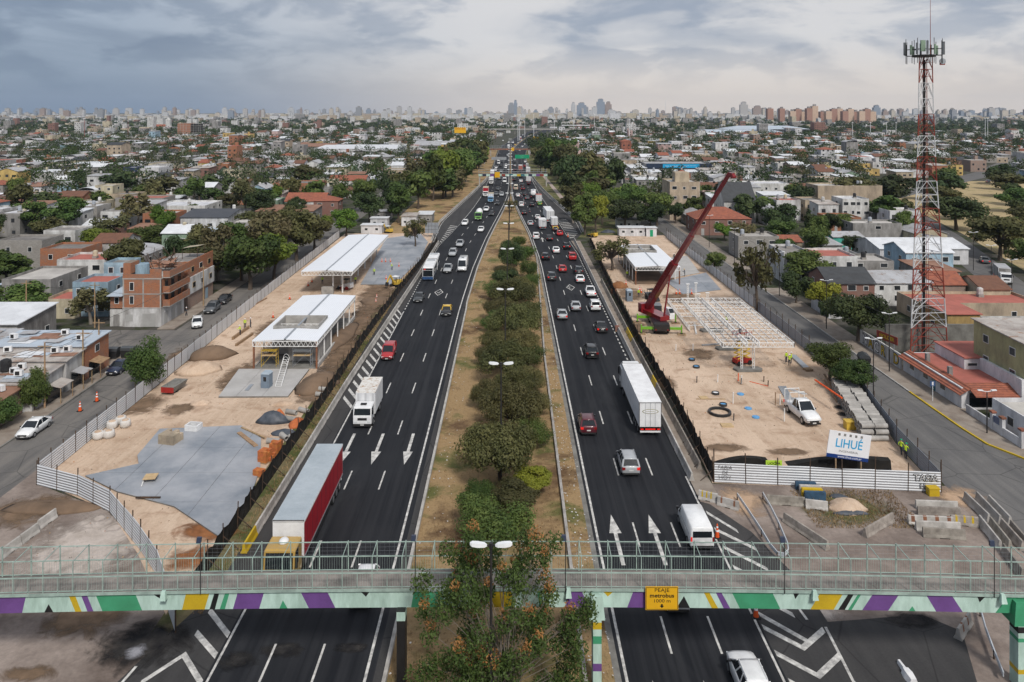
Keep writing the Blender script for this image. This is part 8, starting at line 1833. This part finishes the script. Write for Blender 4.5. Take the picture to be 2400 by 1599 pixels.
# palms
def palm(x, y, h, label):
    e = empty('palm_tree', (x,y,0), 0, label, 'palm tree', 'palms on the left'); OCC.append((x-2,x+2,y-2,y+2)); mb = MB(); mb.cyl((0,0,0),(.2,0,h*.7),.35,.28,8); mb.build('trunk','bark',e); mb = MB(); rg = random.Random(int(x))
    for k in range(46):
        a = rg.uniform(0,6.28); el = rg.uniform(-.3,1.3); L = h*.42; p = Vector((.2,0,h*.7)); d = Vector((math.cos(a)*math.cos(el),math.sin(a)*math.cos(el),math.sin(el))); sd = Vector((-math.sin(a),math.cos(a),0))
        for q in range(4):
            n_ = p + d*L/4; w0, w1 = .34*(1-q/5), .34*(1-(q+1)/5); mb.face([tuple(p-sd*w0),tuple(p+sd*w0),tuple(n_+sd*w1),tuple(n_-sd*w1)]); p = n_; d = (d+Vector((0,0,-.38))).normalized()
    mb.build('crown','leaf_dark',e)
palm(xat(320,345),345,9,'shaggy palm tree by the dark street on the left, farther one'); palm(xat(466,290),290,9,'palm tree behind the big white block house'); palm(xat(122,225),225,9.5,'palm tree among the olive trees at the left edge')
# ================================================================ filler houses, far city
rng = random.Random(99)
WCH = ['w_white']*8+['w_cream']*4+['w_grey']*6+['w_beige']*3+['w_pink']*1+['w_brick']*2+['w_redbrick']*1+['w_stained']*5+['w_block']*3+['w_wornbrick']*2+['w_pale']*4+['w_yellow','w_blue','w_terracotta','w_green']
RCH = [('flat','roof_flat')]*6+[('flat','roof_pale')]*5+[('flat','roof_red')]*2+[('flat','roof_white')]*4+[('shed','sheet_grey')]*3+[('shed','sheet_white')]*4+[('shed','sheet_old')]*2+[('shed','sheet_rust')]*1+[('gx','sheet_white')]*2+[('gx','tile_red')]*1+[('hip','tile_red')]*1+[('gx','tile_brown')]*2+[('gy','sheet_grey')]*2+[('gx','tile_slate')]+[('barrel','sheet_grey')]
WF = ['w_white','w_white','w_cream','w_grey','w_grey','w_pale','w_stained','w_block','w_beige','w_redbrick']
STREETS = [((-60,121),(-240,137),14),((94,126),(134,234),7),((134,234),(170,342),7),((155,328),(300,475),10),((300,475),(415,622),10),((-178,336),(-98,350),9)]
def near_street(x, y, r=0.0):
    for (ax,ay),(bx,by),w in STREETS:
        dx_, dy_ = bx-ax, by-ay; t = max(0,min(1,((x-ax)*dx_+(y-ay)*dy_)/(dx_*dx_+dy_*dy_)))
        if math.hypot(x-ax-dx_*t, y-ay-dy_*t) < w/2+r: return True
    return False
def free(x0, x1, y0, y1, g=.6):
    for a, b, c, d in OCC:
        if x0 < b+g and x1 > a-g and y0 < d+g and y1 > c-g: return False
    return True
def mid_road(y): return (LI(y)+RI(y))/2
def inpark(x, y): return y < 430 and x > 108+max(0,(y-150))*.32 and x < 190+max(0,y-150)*.52
FARH, FART = [], []
y = 150.0; nrow = 0; nind = 0
while y < 1150:
    dep = 12 if y < 420 else 15 if y < 700 else 19
    nrow += 1
    if nrow % 6 == 0: y += 9; continue
    for side in (-1, 1):
        x = (63 if side < 0 else 59) if y < 420 else 50 if y < 760 else abs(mid_road(y)) + 45
        if side > 0 and y > 760: x = mid_road(y) + 40
        if side < 0 and y > 760: x = max(20, 40-mid_road(y))
        xm = .7*y+20; n = 0
        while x < xm:
            w = rng.uniform(6,11.5); n += 1
            if n % 12 == 0: x += 8
            xa, xb = (x, x+w) if side > 0 else (-x-w, -x); xc = (xa+xb)/2; d = dep*rng.uniform(.65,.95); yy = y+rng.uniform(0,2)
            x += w + rng.choice((0,.1,.3,1.5))
            if near_street(xc, yy+d/2, 6) or inpark(xc, yy): continue
            r = rng.random()
            if r > (.82 if y < 260 else .62):
                if free(xc-2,xc+2,yy,yy+4): FART.append((xc,yy+3,rng.uniform(7,13),rng.uniform(7,13)))
                continue
            if not free(xa,xb,yy,yy+d,.2): continue
            h = rng.choice((3.2,3.4,3.6,3.9,4.4,5.8,6.2,6.6,7.0,7.2)) if rng.random() > .04 or y < 300 else rng.uniform(9,14); wl = rng.choice(WCH); rk, rm = rng.choice(RCH)
            if nind < 255 and y < 460: house(xa,xb,yy,yy+d,h,wl,rk,rm,None,None,2 if w < 9 else 3,None,rng.choice((0,0,1,1,2)),y < 230,y < 330); nind += 1
            else: FARH.append((xa,xb,yy,yy+d,h,wl,rk,rm))
            if rng.random() < (.3 if y < 260 else .55): FART.append((xc+rng.uniform(-3,3),yy+d+1.5,rng.uniform(7,12),rng.uniform(6,11)))
    y += dep
# the wider, coarser city out to the skyline
y = 1150.0
while y < 5200:
    st = 22 + (y-1150)*.02
    for _ in range(int(1.45*y/st*.95)):
        x = rng.uniform(-.7,.7)*y; yy = y+rng.uniform(0,st)
        if abs(x-mid_road(min(yy,1690))) < 45 and yy < 1750: continue
        if x > .42*y and yy < 2300 and rng.random() < .75: FART.append((x,yy,rng.uniform(9,15),rng.uniform(12,20))); continue
        w = rng.uniform(7,17)
        if rng.random() < .6: FART.append((x,yy,rng.uniform(8,14),rng.uniform(12,24)))
        else: FARH.append((x-w/2,x+w/2,yy,yy+rng.uniform(9,18),rng.choice((4,5,6.5,7,8,10,13))+ (rng.uniform(4,16) if rng.random() < .05+.05*(y/5000) else 0),rng.choice(WF),'flat',rng.choice(('roof_flat','roof_pale','roof_white','roof_flat','sheet_grey','roof_white','roof_red'))))
    y += st
for _ in range(2600):
    yy = rng.uniform(3300,7200); x = rng.uniform(-.7,.7)*yy; w = rng.uniform(14,45); c = 1-abs(x/yy-.02)/.9; FARH.append((x-w/2,x+w/2,yy,yy+16,rng.uniform(12,16+22*max(.2,c)*rng.random()),rng.choice(('w_pale','w_white','w_cream','w_grey','w_beige','w_white')),'flat','roof_pale'))
mats_ = sorted(set([h[5] for h in FARH] + [h[7] for h in FARH] + ['pane'])); mi_ = {m: i for i, m in enumerate(mats_)}
fb = MB()
for xa, xb, ya, yb, h, wl, rk, rm in FARH:
    k, r_ = mi_[wl], mi_[rm]
    if rk == 'flat':
        fb.box(xa,xb,ya,yb,-.1,h,k); fb.face([(xa+.2,ya+.2,h+.03),(xb-.2,ya+.2,h+.03),(xb-.2,yb-.2,h+.03),(xa+.2,yb-.2,h+.03)], r_)
        if rng.random() < .5 and ya < 2200: cx, cy_ = rng.uniform(xa+1,xb-1), rng.uniform(ya+2,yb-1); fb.box(cx-1,cx+1,cy_-1,cy_+1,h,h+rng.uniform(1.2,2.6),k)
    else:
        fb.box(xa,xb,ya,yb,-.1,h,k); q = MB(); rise = {'shed':.5,'barrel':1.2}.get(rk,1.7)
        if rk == 'gx': fb.ext([(ya,h),(yb,h),((ya+yb)/2,h+rise)],'x',xa+.002,xb-.002,k)
        roofshape(q, rk, xa, xb, ya, yb, h, rise); o_ = len(fb.v); fb.v += q.v; fb.f += [[i+o_ for i in f] for f in q.f]; fb.m += [r_]*len(q.f)
    if ya < 1300:
        n = max(1,int((xb-xa)/3.2))
        for s_ in range(max(1,round(h/3.1))):
            for j in range(n):
                if rng.random() < .75: cx = xa+(j+.5)*(xb-xa)/n; z = s_*3+1.0; fb.face([(cx-.6,ya-.04,z),(cx+.6,ya-.04,z),(cx+.6,ya-.04,z+1.2),(cx-.6,ya-.04,z+1.2)], mi_['pane'])
o = fb.build('distant_houses', mats_); o['kind'] = 'stuff'; o['label'] = 'mass of low houses spreading to the skyline'; o['category'] = 'houses'
# trees: the nearest as things, the rest in one mass
FART += VERGE
FART.sort(key=lambda t: t[1]); TK = ['round','dark','dark','olive','round','bright','brown','dark','tallgreen']
nt = 0; rest = []
for x, yy, h, w in FART:
    if nt < 66 and yy < 520: tree(x, yy, h, w, rng.choice(TK), None, 1 if yy < 240 else 2); nt += 1
    else: rest.append((x, yy, h, w))
import array
V, F, MI = [], [], []
LM = ['leaf_mid','leaf_dark','leaf_olive','leaf_bright']
for x, yy, h, w in rest:
    mi = rng.choice((0,1,1,1,2,0)); n = 210 if yy < 700 else 110 if yy < 1300 else 44 if yy < 2400 else 17
    s = w*(.05 if yy < 700 else .07 if yy < 1300 else .11 if yy < 2400 else .19)
    subs = [(rng.uniform(-.3,.3)*w, rng.uniform(-.3,.3)*w, h*rng.uniform(.42,.78), rng.uniform(.2,.32)) for _ in range(5)]
    for _ in range(n):
        bx, by, bz, br_ = rng.choice(subs); zz = rng.uniform(-.6,1); a = rng.uniform(0,6.28); q = math.sqrt(max(0,1-zz*zz))
        px, py, pz = x+bx+w*br_*q*math.cos(a), yy+by+w*br_*q*math.sin(a), max(.5,bz+h*.26*zz)
        ux, uy, uz = rng.uniform(-1,1), rng.uniform(-1,1), rng.uniform(-1,1); vx, vy, vz = rng.uniform(-1,1), rng.uniform(-1,1), rng.uniform(-1,1); k = len(V)
        V += [(px-ux*s,py-uy*s,pz-uz*s),(px+vx*s*.7,py+vy*s*.7,pz+vz*s*.7),(px+ux*s,py+uy*s,pz+uz*s),(px-vx*s*.7,py-vy*s*.7,pz-vz*s*.7)]; F.append((k,k+1,k+2,k+3)); MI.append(mi)
me = bpy.data.meshes.new('distant_trees'); me.from_pydata(V, [], F)
def leaffar(name, a, b):
    t = NT(name); v = t.co('P'); k = t.noise(v, .12, 3, .6); t.done(t.mix(t.rng(k,.35,.65), a, b), .8, .15)
leaffar('far_mid',(.032,.056,.018),(.065,.092,.028)); leaffar('far_dark',(.024,.042,.016),(.045,.066,.023)); leaffar('far_olive',(.05,.055,.024),(.085,.085,.038)); leaffar('far_bright',(.055,.09,.02),(.09,.13,.03))
for m in ('far_mid','far_dark','far_olive','far_bright'): me.materials.append(M[m])
me.polygons.foreach_set('material_index', MI); me.update(); o = ob('distant_trees', me); o['kind'] = 'stuff'; o['label'] = 'mass of trees between the far houses'; o['category'] = 'trees'
# ---------------------------------------------------------------- skyline
def tower_mat(name, c, win_, w=3.2, h=3.0):
    t = NT(name); v = t.co('P'); sp = t.n('ShaderNodeSeparateXYZ'); t.put(v, sp.inputs[0]); cb = t.n('ShaderNodeCombineXYZ'); t.put(t.math('ADD', sp.outputs[0], sp.outputs[1]), cb.inputs[0]); t.put(sp.outputs[2], cb.inputs[1])
    b = t.n('ShaderNodeTexBrick'); t.put(cb.outputs[0], b.inputs[0]); b.offset = 0.0
    b.inputs[1].default_value = (*win_,1); b.inputs[2].default_value = (*[x*1.5 for x in win_],1); b.inputs[3].default_value = (*c,1); b.inputs['Scale'].default_value = 1; b.inputs['Mortar Size'].default_value = .85; b.inputs['Brick Width'].default_value = w; b.inputs['Row Height'].default_value = h
    t.done(b.outputs[0], .7, .3)
TM = ['t_white','t_cream','t_grey','t_brown','t_blue','t_pale']
for n_, c_, w_ in (('t_white',(.56,.56,.56),(.10,.11,.13)),('t_cream',(.56,.50,.42),(.10,.10,.10)),('t_grey',(.30,.31,.33),(.08,.09,.1)),('t_brown',(.34,.26,.22),(.1,.09,.09)),('t_blue',(.26,.30,.36),(.10,.12,.15)),('t_pale',(.48,.46,.44),(.12,.12,.13)),('t_orange',(.62,.46,.34),(.2,.14,.11)),('t_redslab',(.40,.22,.16),(.13,.09,.08))): tower_mat(n_, c_, w_)
MNAME = dict(t_white='white', t_cream='cream', t_grey='grey', t_brown='brown', t_blue='bluish', t_pale='pale grey', t_orange='orange cream', t_redslab='red brown')
towers = []
def block(x, y, w, d, h, m, label=None, kind=0):
    e = empty('tower_block', (x,y,0)); MB().box(-w/2,w/2,0,d,0,h).build('wall', m, e)
    if kind == 1: MB().box(-w*.32,w*.32,d*.1,d*.9,h,h*1.16).build('upper_storeys', m, e)
    MB().box(-w*.2,w*.25,d*.3,d*.7,h*(1.16 if kind == 1 else 1),h*(1.16 if kind == 1 else 1)+rng.uniform(3,6)).build('roof_house','w_grey',e)
    e['category'] = 'tower block'; e['group'] = 'tower blocks on the skyline'
    if label: e['label'] = label
    else: towers.append((e, MNAME[m]+' tower block on the skyline', x/y))
def bl(u, vt, wpx, Y, m, lab=None, kind=0):
    z = (zat(vt, Y) - 5) / (1.16 if kind else 1); block(xat(u,Y), Y, wpx*Y/FOC, 18, max(12,z), m, lab, kind)
for u, vt, w, Y, m, lab in ((1198,240,14,5200,'t_grey','tall grey tower where the motorway meets the skyline'),(1208,234,9,5300,'t_blue','slim bluish tower beside the tall grey one at the motorway'),(1408,231,19,5000,'t_blue','tall dark blue tower right of the motorway on the skyline'),(1426,238,15,5000,'t_brown','brown tower beside the tall dark blue one'),(1744,238,18,4300,'t_pale','lone pale tower with dark stripes right of the crane tip'),(1776,247,22,4300,'t_brown','broad brown tower right of the lone pale one'),(2056,245,16,3600,'t_blue','dark blue slab tower right of the orange flats'),(1363,240,22,5200,'t_blue','stepped dark tower group right of the motorway'),(1344,239,10,5400,'t_white','pale narrow tower right of the motorway')): bl(u, vt, w, Y, m, lab, 1)
for k in range(262):
    u = rng.uniform(-20,2420); c = 1-abs(u-1250)/1300; Y = rng.uniform(3400,7000); vt = rng.uniform(263,251-7*max(0,c)*rng.random())
    if u > 2080 and rng.random() < .35: vt += 4
    if 1850 < u < 2060: continue
    bl(u, vt, rng.uniform(4,15), Y, rng.choice(TM+['t_white','t_cream','t_pale']), None, rng.random() < .3)
# low mass of the far centre
# orange and brown slab flats on the right
for k in range(15):
    u = 1859+k*13+(6 if k > 4 else 0); Y = 2350+(k%3)*30; bl(u, (257,252,258)[k%3]-(7 if k in (3,4,8) else 0), 13.5, Y, ('t_orange','t_redslab','t_orange','t_redslab')[k%4], 'orange and brown slab of flats right of the crane, %s in its row' % ordn(k))
for u, w in ((1806,14),(1834,12)): bl(u, 251, w, 2500, 't_redslab', 'small red brown tower left of the orange flats, %s one' % ('farther' if u == 1806 else 'nearer'))
# ---------------------------------------------------------------- landmarks of the middle distance
e = empty('unfinished_tower', (xat(443,1060),1060,0), 0, 'unfinished brick and concrete block standing alone on the left', 'building')
MB().box(-16,2,0,16,0,22).build('brick_part','w_brick',e)
for k in range(8): MB().box(-16.2,16,-.2,16,k*3.05,k*3.05+.35).build('floor_slab','concrete',e)
for x in (2.6,6,9.5,13,15.6): MB().box(x-.25,x+.25,0,.5,0,21.5).build('column','concrete_dark',e); MB().box(x-.25,x+.25,15,15.5,0,21.5).build('column','concrete_dark',e)
for x in (-12,-8,-4): MB().box(x-.2,x+.2,-.1,0,0,21.5).build('column','concrete',e)
MB().box(3,15.5,9,9.3,0,21).build('core_wall','concrete_dark',e)
e = empty('church', (xat(393,1500),1500,0), 0, 'small white church tower with a red roofed nave on the left', 'church'); MB().box(-4,4,0,8,0,22).build('tower','w_white',e); mb = MB(); mb.hexa([(-4,0),(4,0),(4,8),(-4,8)],[(-.5,3.5),(.5,3.5),(.5,4.5),(-.5,4.5)],22,27); mb.build('spire','w_white',e); MB().box(-26,-4,1,9,0,9).build('nave','w_white',e); mb = MB(); roofshape(mb,'gx',-26,-4,1,9,9,4); mb.build('nave_roof','tile_red',e)
e = empty('toll_plaza', (xat(1355,1420),1420,0), 0, 'long white toll plaza roof with red marks right of the motorway bend', 'toll plaza'); MB().box(-52,52,0,14,7.5,9.5).build('canopy','roof_white',e); MB().box(-30,22,4,10,12,13.5).build('upper_canopy','roof_white',e)
for k in range(14): MB().box(-50+k*7.6,-48.5+k*7.6,2,12,0,7.5).build('booth','w_grey',e)
for k in range(5): MB().box(-6+k*9,-3+k*9,-.1,0,7.7,9.2).build('red_mark','worker_red',e)
for u, w, vt, vb, n_ in ((1700,150,306,318,'sports hall with a wide shallow metal roof on the right'),(1765,120,297,306,'second tier of the sports hall roof on the right')):
    Y = 1150 if w == 150 else 1190; e = empty('sports_hall', (xat(u+35,Y),Y,0), 0, n_, 'hall'); ww = w*Y/FOC/1.3; z = zat(vb,Y); MB().box(-ww,ww,0,50,0,max(5,z+2)).build('wall','w_grey',e); mb = MB(); roofshape(mb,'hip',-ww,ww,0,50,max(5,z+2),zat(vt,Y)-max(5,z+2)+1,4); mb.build('roof','sheet_blue',e)
# footbridges farther up, overpass, gantries
def far_bridge(Y, x0, x1, zb, cols, lab, sign=True):
    e = empty('footbridge', (0,Y,0), 0, lab, 'footbridge'); n = 18
    for k in range(n):
        a, b = x0+(x1-x0)*k/n, x0+(x1-x0)*(k+1)/n; MB().box(a,b,0,.4,zb,zb+1.1).build('girder_panel', cols[k % len(cols)], e)
    MB().box(x0,x1,.05,2.2,zb+1.1,zb+1.3).build('deck','deck',e)
    for y in (.1,2.1): MB().box(x0,x1,y-.04,y+.04,zb+2.2,zb+2.3).build('handrail','galv',e); MB().box(x0,x1,y-.03,y+.03,zb+3.4,zb+3.46).build('top_rail','galv',e)
    for k in range(int((x1-x0)/2)+1): MB().box(x0+k*2-.04,x0+k*2+.04,0,.1,zb+1.3,zb+3.4).build('post','galv',e)
    for x in (x0+.5,0,x1-.5): MB().box(x-.35,x+.35,.3,1.8,0,zb).build('pier','concrete',e)
    return e
far_bridge(390,-16,19,5.2,['mint','car_navy','mint','p_purple','tower_red','mint','tower_red','mint','car_teal','mint','p_yellow','car_teal'],'second footbridge with dark coloured panels, beyond the trucks')
far_bridge(655,-17,17,5.4,['rust_steel','w_terracotta','w_redbrick'],'third footbridge, rusty red, farther up the motorway')
for x in (2.2,-6.5): e, p = board(x-1.3,x+1.3,389.5 if x < 0 else 654.2,4.6,7.4,'sign_yellow','square yellow sign on the %s footbridge' % ('second' if x < 0 else 'third'),legs=False,cat='sign',name='road_sign')
e, p = board(3.4,13.2,528,5.8,8.4,'sign_green','wide green direction sign over the right carriageway',cat='sign',name='direction_sign'); text('-- ---- ---', 1.0, 0, -.06, .5, 'sign_white', p); text('------', .9, 0, -.06, -.6, 'sign_white', p)
e, p = board(-12.5,-2.5,516,5.6,7.6,'galv','grey back of an overhead sign above the left carriageway',cat='sign',name='direction_sign')
e, p = board(25.5,33.5,880,6.4,9.4,'sign_yellow','yellow overhead sign at the motorway bend',cat='sign',name='direction_sign'); Yb = 720; e, p = board(xat(1065,Yb),xat(1092,Yb),Yb,zat(312,Yb),zat(299,Yb),'sign_yellow','yellow advertising billboard above the trees left of the motorway'); text('=== ==', 3.0, 0, -.1, 1.2, 'worker_red', p)
e = empty('overpass', (0,1290,0), 0, 'low concrete road overpass crossing in the distance', 'overpass'); MB().box(-70,120,0,9,7.4,8.8).build('deck','concrete',e); MB().box(-70,120,-.1,.2,8.8,9.7).build('parapet','concrete',e)
for x in range(-64,120,18): MB().box(x-.8,x+.8,2,7,0,7.4).build('pier','concrete_dark',e)
# high masts and poles
for k, (u, Y, h) in enumerate(((1214,1000,34),(1218,1010,34),(1230,1150,32),(1251,1150,34),(1136,560,15),(1128,640,14),(1300,1300,30),(1345,1330,34),(1393,1300,34),(1475,1000,28),(198,900,30),(300,1000,26),(2309,900,30),(2315,905,30),(1998,1000,24),(2040,1000,24),(2078,1000,24),(2100,1000,24),(1560,5000,110))):
    e = empty('mast', (xat(u,Y),Y,0), 0, 'slim %s mast in the distance, %s of the far masts' % ('red and white' if u in (198,300) else 'grey', ordn(k)), 'mast', 'distant masts'); mb = MB(); mb.cyl((0,0,0),(0,0,h),.35 if Y < 2000 else 1.2,.2 if Y < 2000 else .8,6); mb.build('pole','tower_red' if u in (198,300) else 'lamp_white',e); MB().box(-1,1,-.4,.4,h-.2,h+.3).build('head','lamp_white',e)
# utility poles of the side streets
for k, (x, y, h) in enumerate(((-59.5,98.2,8.5),(-59.8,107.5,7.5),(-60.4,112.8,7.5),(-73,135,8),(-86,136.5,8),(-59.9,150,8),(-60.4,172,8),(55.2,134,8.5),(55.3,112,8.5),(55.4,158,9),(55.5,190,9),(55.5,214,9),(98,150,9),(104,166,9),(111,184,9),(46.6,98.5,8.8),(56.2,90.5,5))):
    e = empty('utility_pole', (x,y,0), 0, '%s pole on the %s street, %s of that street from the camera' % ('wooden' if x < 0 else 'slim metal', 'left' if x < 0 else 'right', ordn(k if x < 0 else k-7)), 'pole', 'street poles')
    mb = MB(); mb.cyl((0,0,0),(0,0,h),.13 if x < 0 else .08,.09 if x < 0 else .06,7); mb.build('shaft','timber' if x < 0 else 'black_metal',e)
    if x < 0: mb = MB(); mb.bar((-.9,0,h-.5),(.9,0,h-.5),.1); mb.build('crossarm','timber',e)
    else:
        for s_ in (-1,1): mb = MB(); mb.bar((0,0,h),(s_*.9,0,h+.15),.06); mb.bar((s_*.5,0,h+.16),(s_*1.1,0,h+.2),.26,.1); mb.build('lamp_head','lamp_white',e)
for k, (a, b) in enumerate((((55.3,112,8.4),(55.2,134,8.4)),((55.2,134,8.4),(55.4,158,8.8)),((55.4,158,8.8),(55.5,190,8.8)),((98,150,8.8),(104,166,8.8)),((104,166,8.8),(111,184,8.8)),((55.2,134,8.2),(66,150,5)),((55.4,158,8.5),(68,168,6.6)),((-59.9,150,7.5),(-60.4,172,7.5)),((-59.8,107.5,6.9),(-74,104,4.5)),((-59.5,98.2,7.9),(-78,96,4)),((-73,135,7.4),(-66,136,6)),((-86,136.5,7.5),(-104,138,7)),((-59.5,98.2,8.1),(-58.5,70,8)),((-59.5,98.2,7.8),(-59.8,107.5,6.8)),((-59.5,98.2,8),(-59.8,107.5,7)),((-59.8,107.5,7),(-60.4,112.8,7)),((-60.4,112.8,7),(-73,135,7.5)),((-60.4,112.8,6.8),(-88,110,4.8)),((-73,135,7.5),(-86,136.5,7.5)),((-60.4,112.8,7.1),(-59.9,150,7.5)))):
    a, b = Vector(a), Vector(b); mb = MB(); P = [a+(b-a)*t/8-Vector((0,0,.7*math.sin(math.pi*t/8))) for t in range(9)]
    for p, q in zip(P,P[1:]): mb.cyl(p, q, .025, n=4)
    tag(mb.build('overhead_cable','black_metal'),'sagging black cable strung along the %s street, %s span' % ('left' if a.x < 0 else 'right', ordn(k)),'cable','overhead cables')
# rubbish containers, parking sign
def bin_(x, y, rz, lab):
    e = empty('rubbish_container', (x,y,0), rz, lab, 'rubbish container', 'rubbish containers'); mb = MB(); mb.hexa([(-.85,-.6),(.85,-.6),(.85,.6),(-.85,.6)],[(-1.0,-.75),(1.0,-.75),(1.0,.75),(-1.0,.75)],.15,1.3); mb.build('tub','tank_black',e); mb = MB(); mb.ext([(-.75,1.3),(.75,1.3),(.6,1.65),(.0,1.85),(-.6,1.65)],'x',-1.0,1.0); mb.build('lid','car_dark_grey',e)
    for s_ in (-.7,.7): mb = MB(); mb.cyl((s_,-.5,.12),(s_+.1,-.5,.12),.12,n=8); mb.build('wheel','rubber',e)
bin_(53.0,115,R(80),'black rubbish container standing in the right street by the graffiti wall'); bin_(-61.2,118.2,0,'dark rubbish container at the corner beside the brick shack, left one'); bin_(-58.9,118.6,0,'dark rubbish container at the corner beside the brick shack, right one')
e = empty('parking_sign', (55.3,100.5,0), 0, 'round blue parking sign with a white letter on the right pavement', 'sign'); mb = MB(); mb.cyl((0,0,0),(0,0,2.2),.04,n=6); mb.build('post','lamp_white',e); d = MB().box(-.34,.34,-.03,.03,2.1,2.75).build('plate','car_blue',e); setm(d,'car_blue'); text('E', .55, 0, -.035, 2.42, 'sign_white', e, 0, .02)
# litter and grass tufts on the median and plazas
V, F, MI = [], [], []
for _ in range(1500):
    yy = rng.uniform(48,300); a_, b_ = (LI(yy)+1.6, LI(yy)+4) if rng.random() < .25 else (RI(yy)-2.8, RI(yy)-.6); x = rng.uniform(a_,b_); s = rng.uniform(.03,.11); k = len(V); a = rng.uniform(0,6.28)
    V += [(x+s*math.cos(a+q*1.57),yy+s*math.sin(a+q*1.57),.03+rng.uniform(0,.06)) for q in range(4)]; F.append((k,k+1,k+2,k+3)); MI.append(0)
me = bpy.data.meshes.new('litter'); me.from_pydata(V,[],F); me.materials.append(M['bag_white']); o = ob('litter', me); o['kind'] = 'stuff'; o['label'] = 'scraps of pale litter along the median edges'; o['category'] = 'litter'
V, F = [], []
for _ in range(26000):
    t = rng.random()
    if t < .62: yy = 48+252*(rng.random()**1.5); x = rng.uniform(LI(yy)+1.6, RI(yy)-.9)
    elif t < .85: yy = rng.uniform(58,200); x = rng.uniform(-24.3,-23.3)
    else: yy = rng.uniform(70,77); x = rng.uniform(28,38)
    h = rng.uniform(.08,.3); w = rng.uniform(.02,.05); a = rng.uniform(0,6.28); k = len(V); lx, ly = rng.uniform(-.12,.12), rng.uniform(-.12,.12)
    V += [(x-w*math.cos(a),yy-w*math.sin(a),.01),(x+w*math.cos(a),yy+w*math.sin(a),.01),(x+lx,yy+ly,h)]; F.append((k,k+1,k+2))
me = bpy.data.meshes.new('grass'); me.from_pydata(V,[],F); me.materials.append(M['grass_blade'] if 'grass_blade' in M else M['dry_grass']); o = ob('grass', me); o['kind'] = 'stuff'; o['label'] = 'tufts of dry grass on the median and verges'; o['category'] = 'grass'
V, F, MI = [], [], []
for _ in range(5200):
    if rng.random() < .55: yy = rng.uniform(64,205); x = rng.uniform(-49,-25.5)
    else: yy = rng.uniform(80,215); x = rng.uniform(22,46.5)
    if rng.random() < .4: yy = yy*.3+ (130 if rng.random() < .5 else 82); x = x if abs(x) < 30 else x*.9
    s = rng.uniform(.03,.13); k = len(V); V += [(x+rng.uniform(-s,s),yy+rng.uniform(-s,s),0.0) for _q in range(3)] + [(x,yy,s*.9)]
    F += [(k,k+1,k+3),(k+1,k+2,k+3),(k+2,k,k+3)]; m = rng.choice((0,0,1,2,3)); MI += [m]*3
me = bpy.data.meshes.new('rubble'); me.from_pydata(V,[],F); [me.materials.append(M[m]) for m in ('concrete_dark','earth','orange_brick','timber')]; me.polygons.foreach_set('material_index', MI); o = ob('rubble', me); o['kind'] = 'stuff'; o['label'] = 'small stones and scraps scattered over both building sites'; o['category'] = 'rubble'
# ================================================================ labels that single out
def number(lst, fmt):
    groups = {}
    for e, d, side, dist in lst: groups.setdefault((d, side), []).append((dist, e))
    for (d, side), L in groups.items():
        L.sort(key=lambda q: q[0])
        for i, (_, e) in enumerate(L): e['label'] = fmt(d, side, i, len(L))
number(houses, lambda d, s, i, n: ('%s, %s of the motorway' % (d, s)) if n == 1 else '%s, %s nearest such %s of the motorway' % (d, ordn(i), s))
number(trees, lambda d, s, i, n: ('only %s %s of the motorway' % (d, s)) if n == 1 else '%s, %s nearest of its kind %s of the motorway' % (d, ordn(i), s))
gr = {}
for e, d, q in towers: gr.setdefault(d, []).append((q, e))
for d, L in gr.items():
    L.sort(key=lambda q: q[0])
    for i, (_, e) in enumerate(L): e['label'] = '%s, %s of its colour counted from the left' % (d, ordn(i))
# ================================================================ haze
hzb = MB().box(-9000,9000,-400,7600,-1.2,190).build('haze', [])
hm_ = bpy.data.materials.new('haze'); hm_.use_nodes = True; ht = hm_.node_tree; ht.nodes.clear()
pv = ht.nodes.new('ShaderNodeVolumePrincipled'); pv.inputs['Color'].default_value = (.66,.80,1.0,1); pv.inputs['Density'].default_value = 4.6e-5; pv.inputs['Anisotropy'].default_value = 0.0
oo = ht.nodes.new('ShaderNodeOutputMaterial'); ht.links.new(pv.outputs[0], oo.inputs['Volume'])
hzb.data.materials.append(hm_); hzb['kind'] = 'stuff'; hzb['label'] = 'pale bluish haze over the city'; hzb['category'] = 'haze'
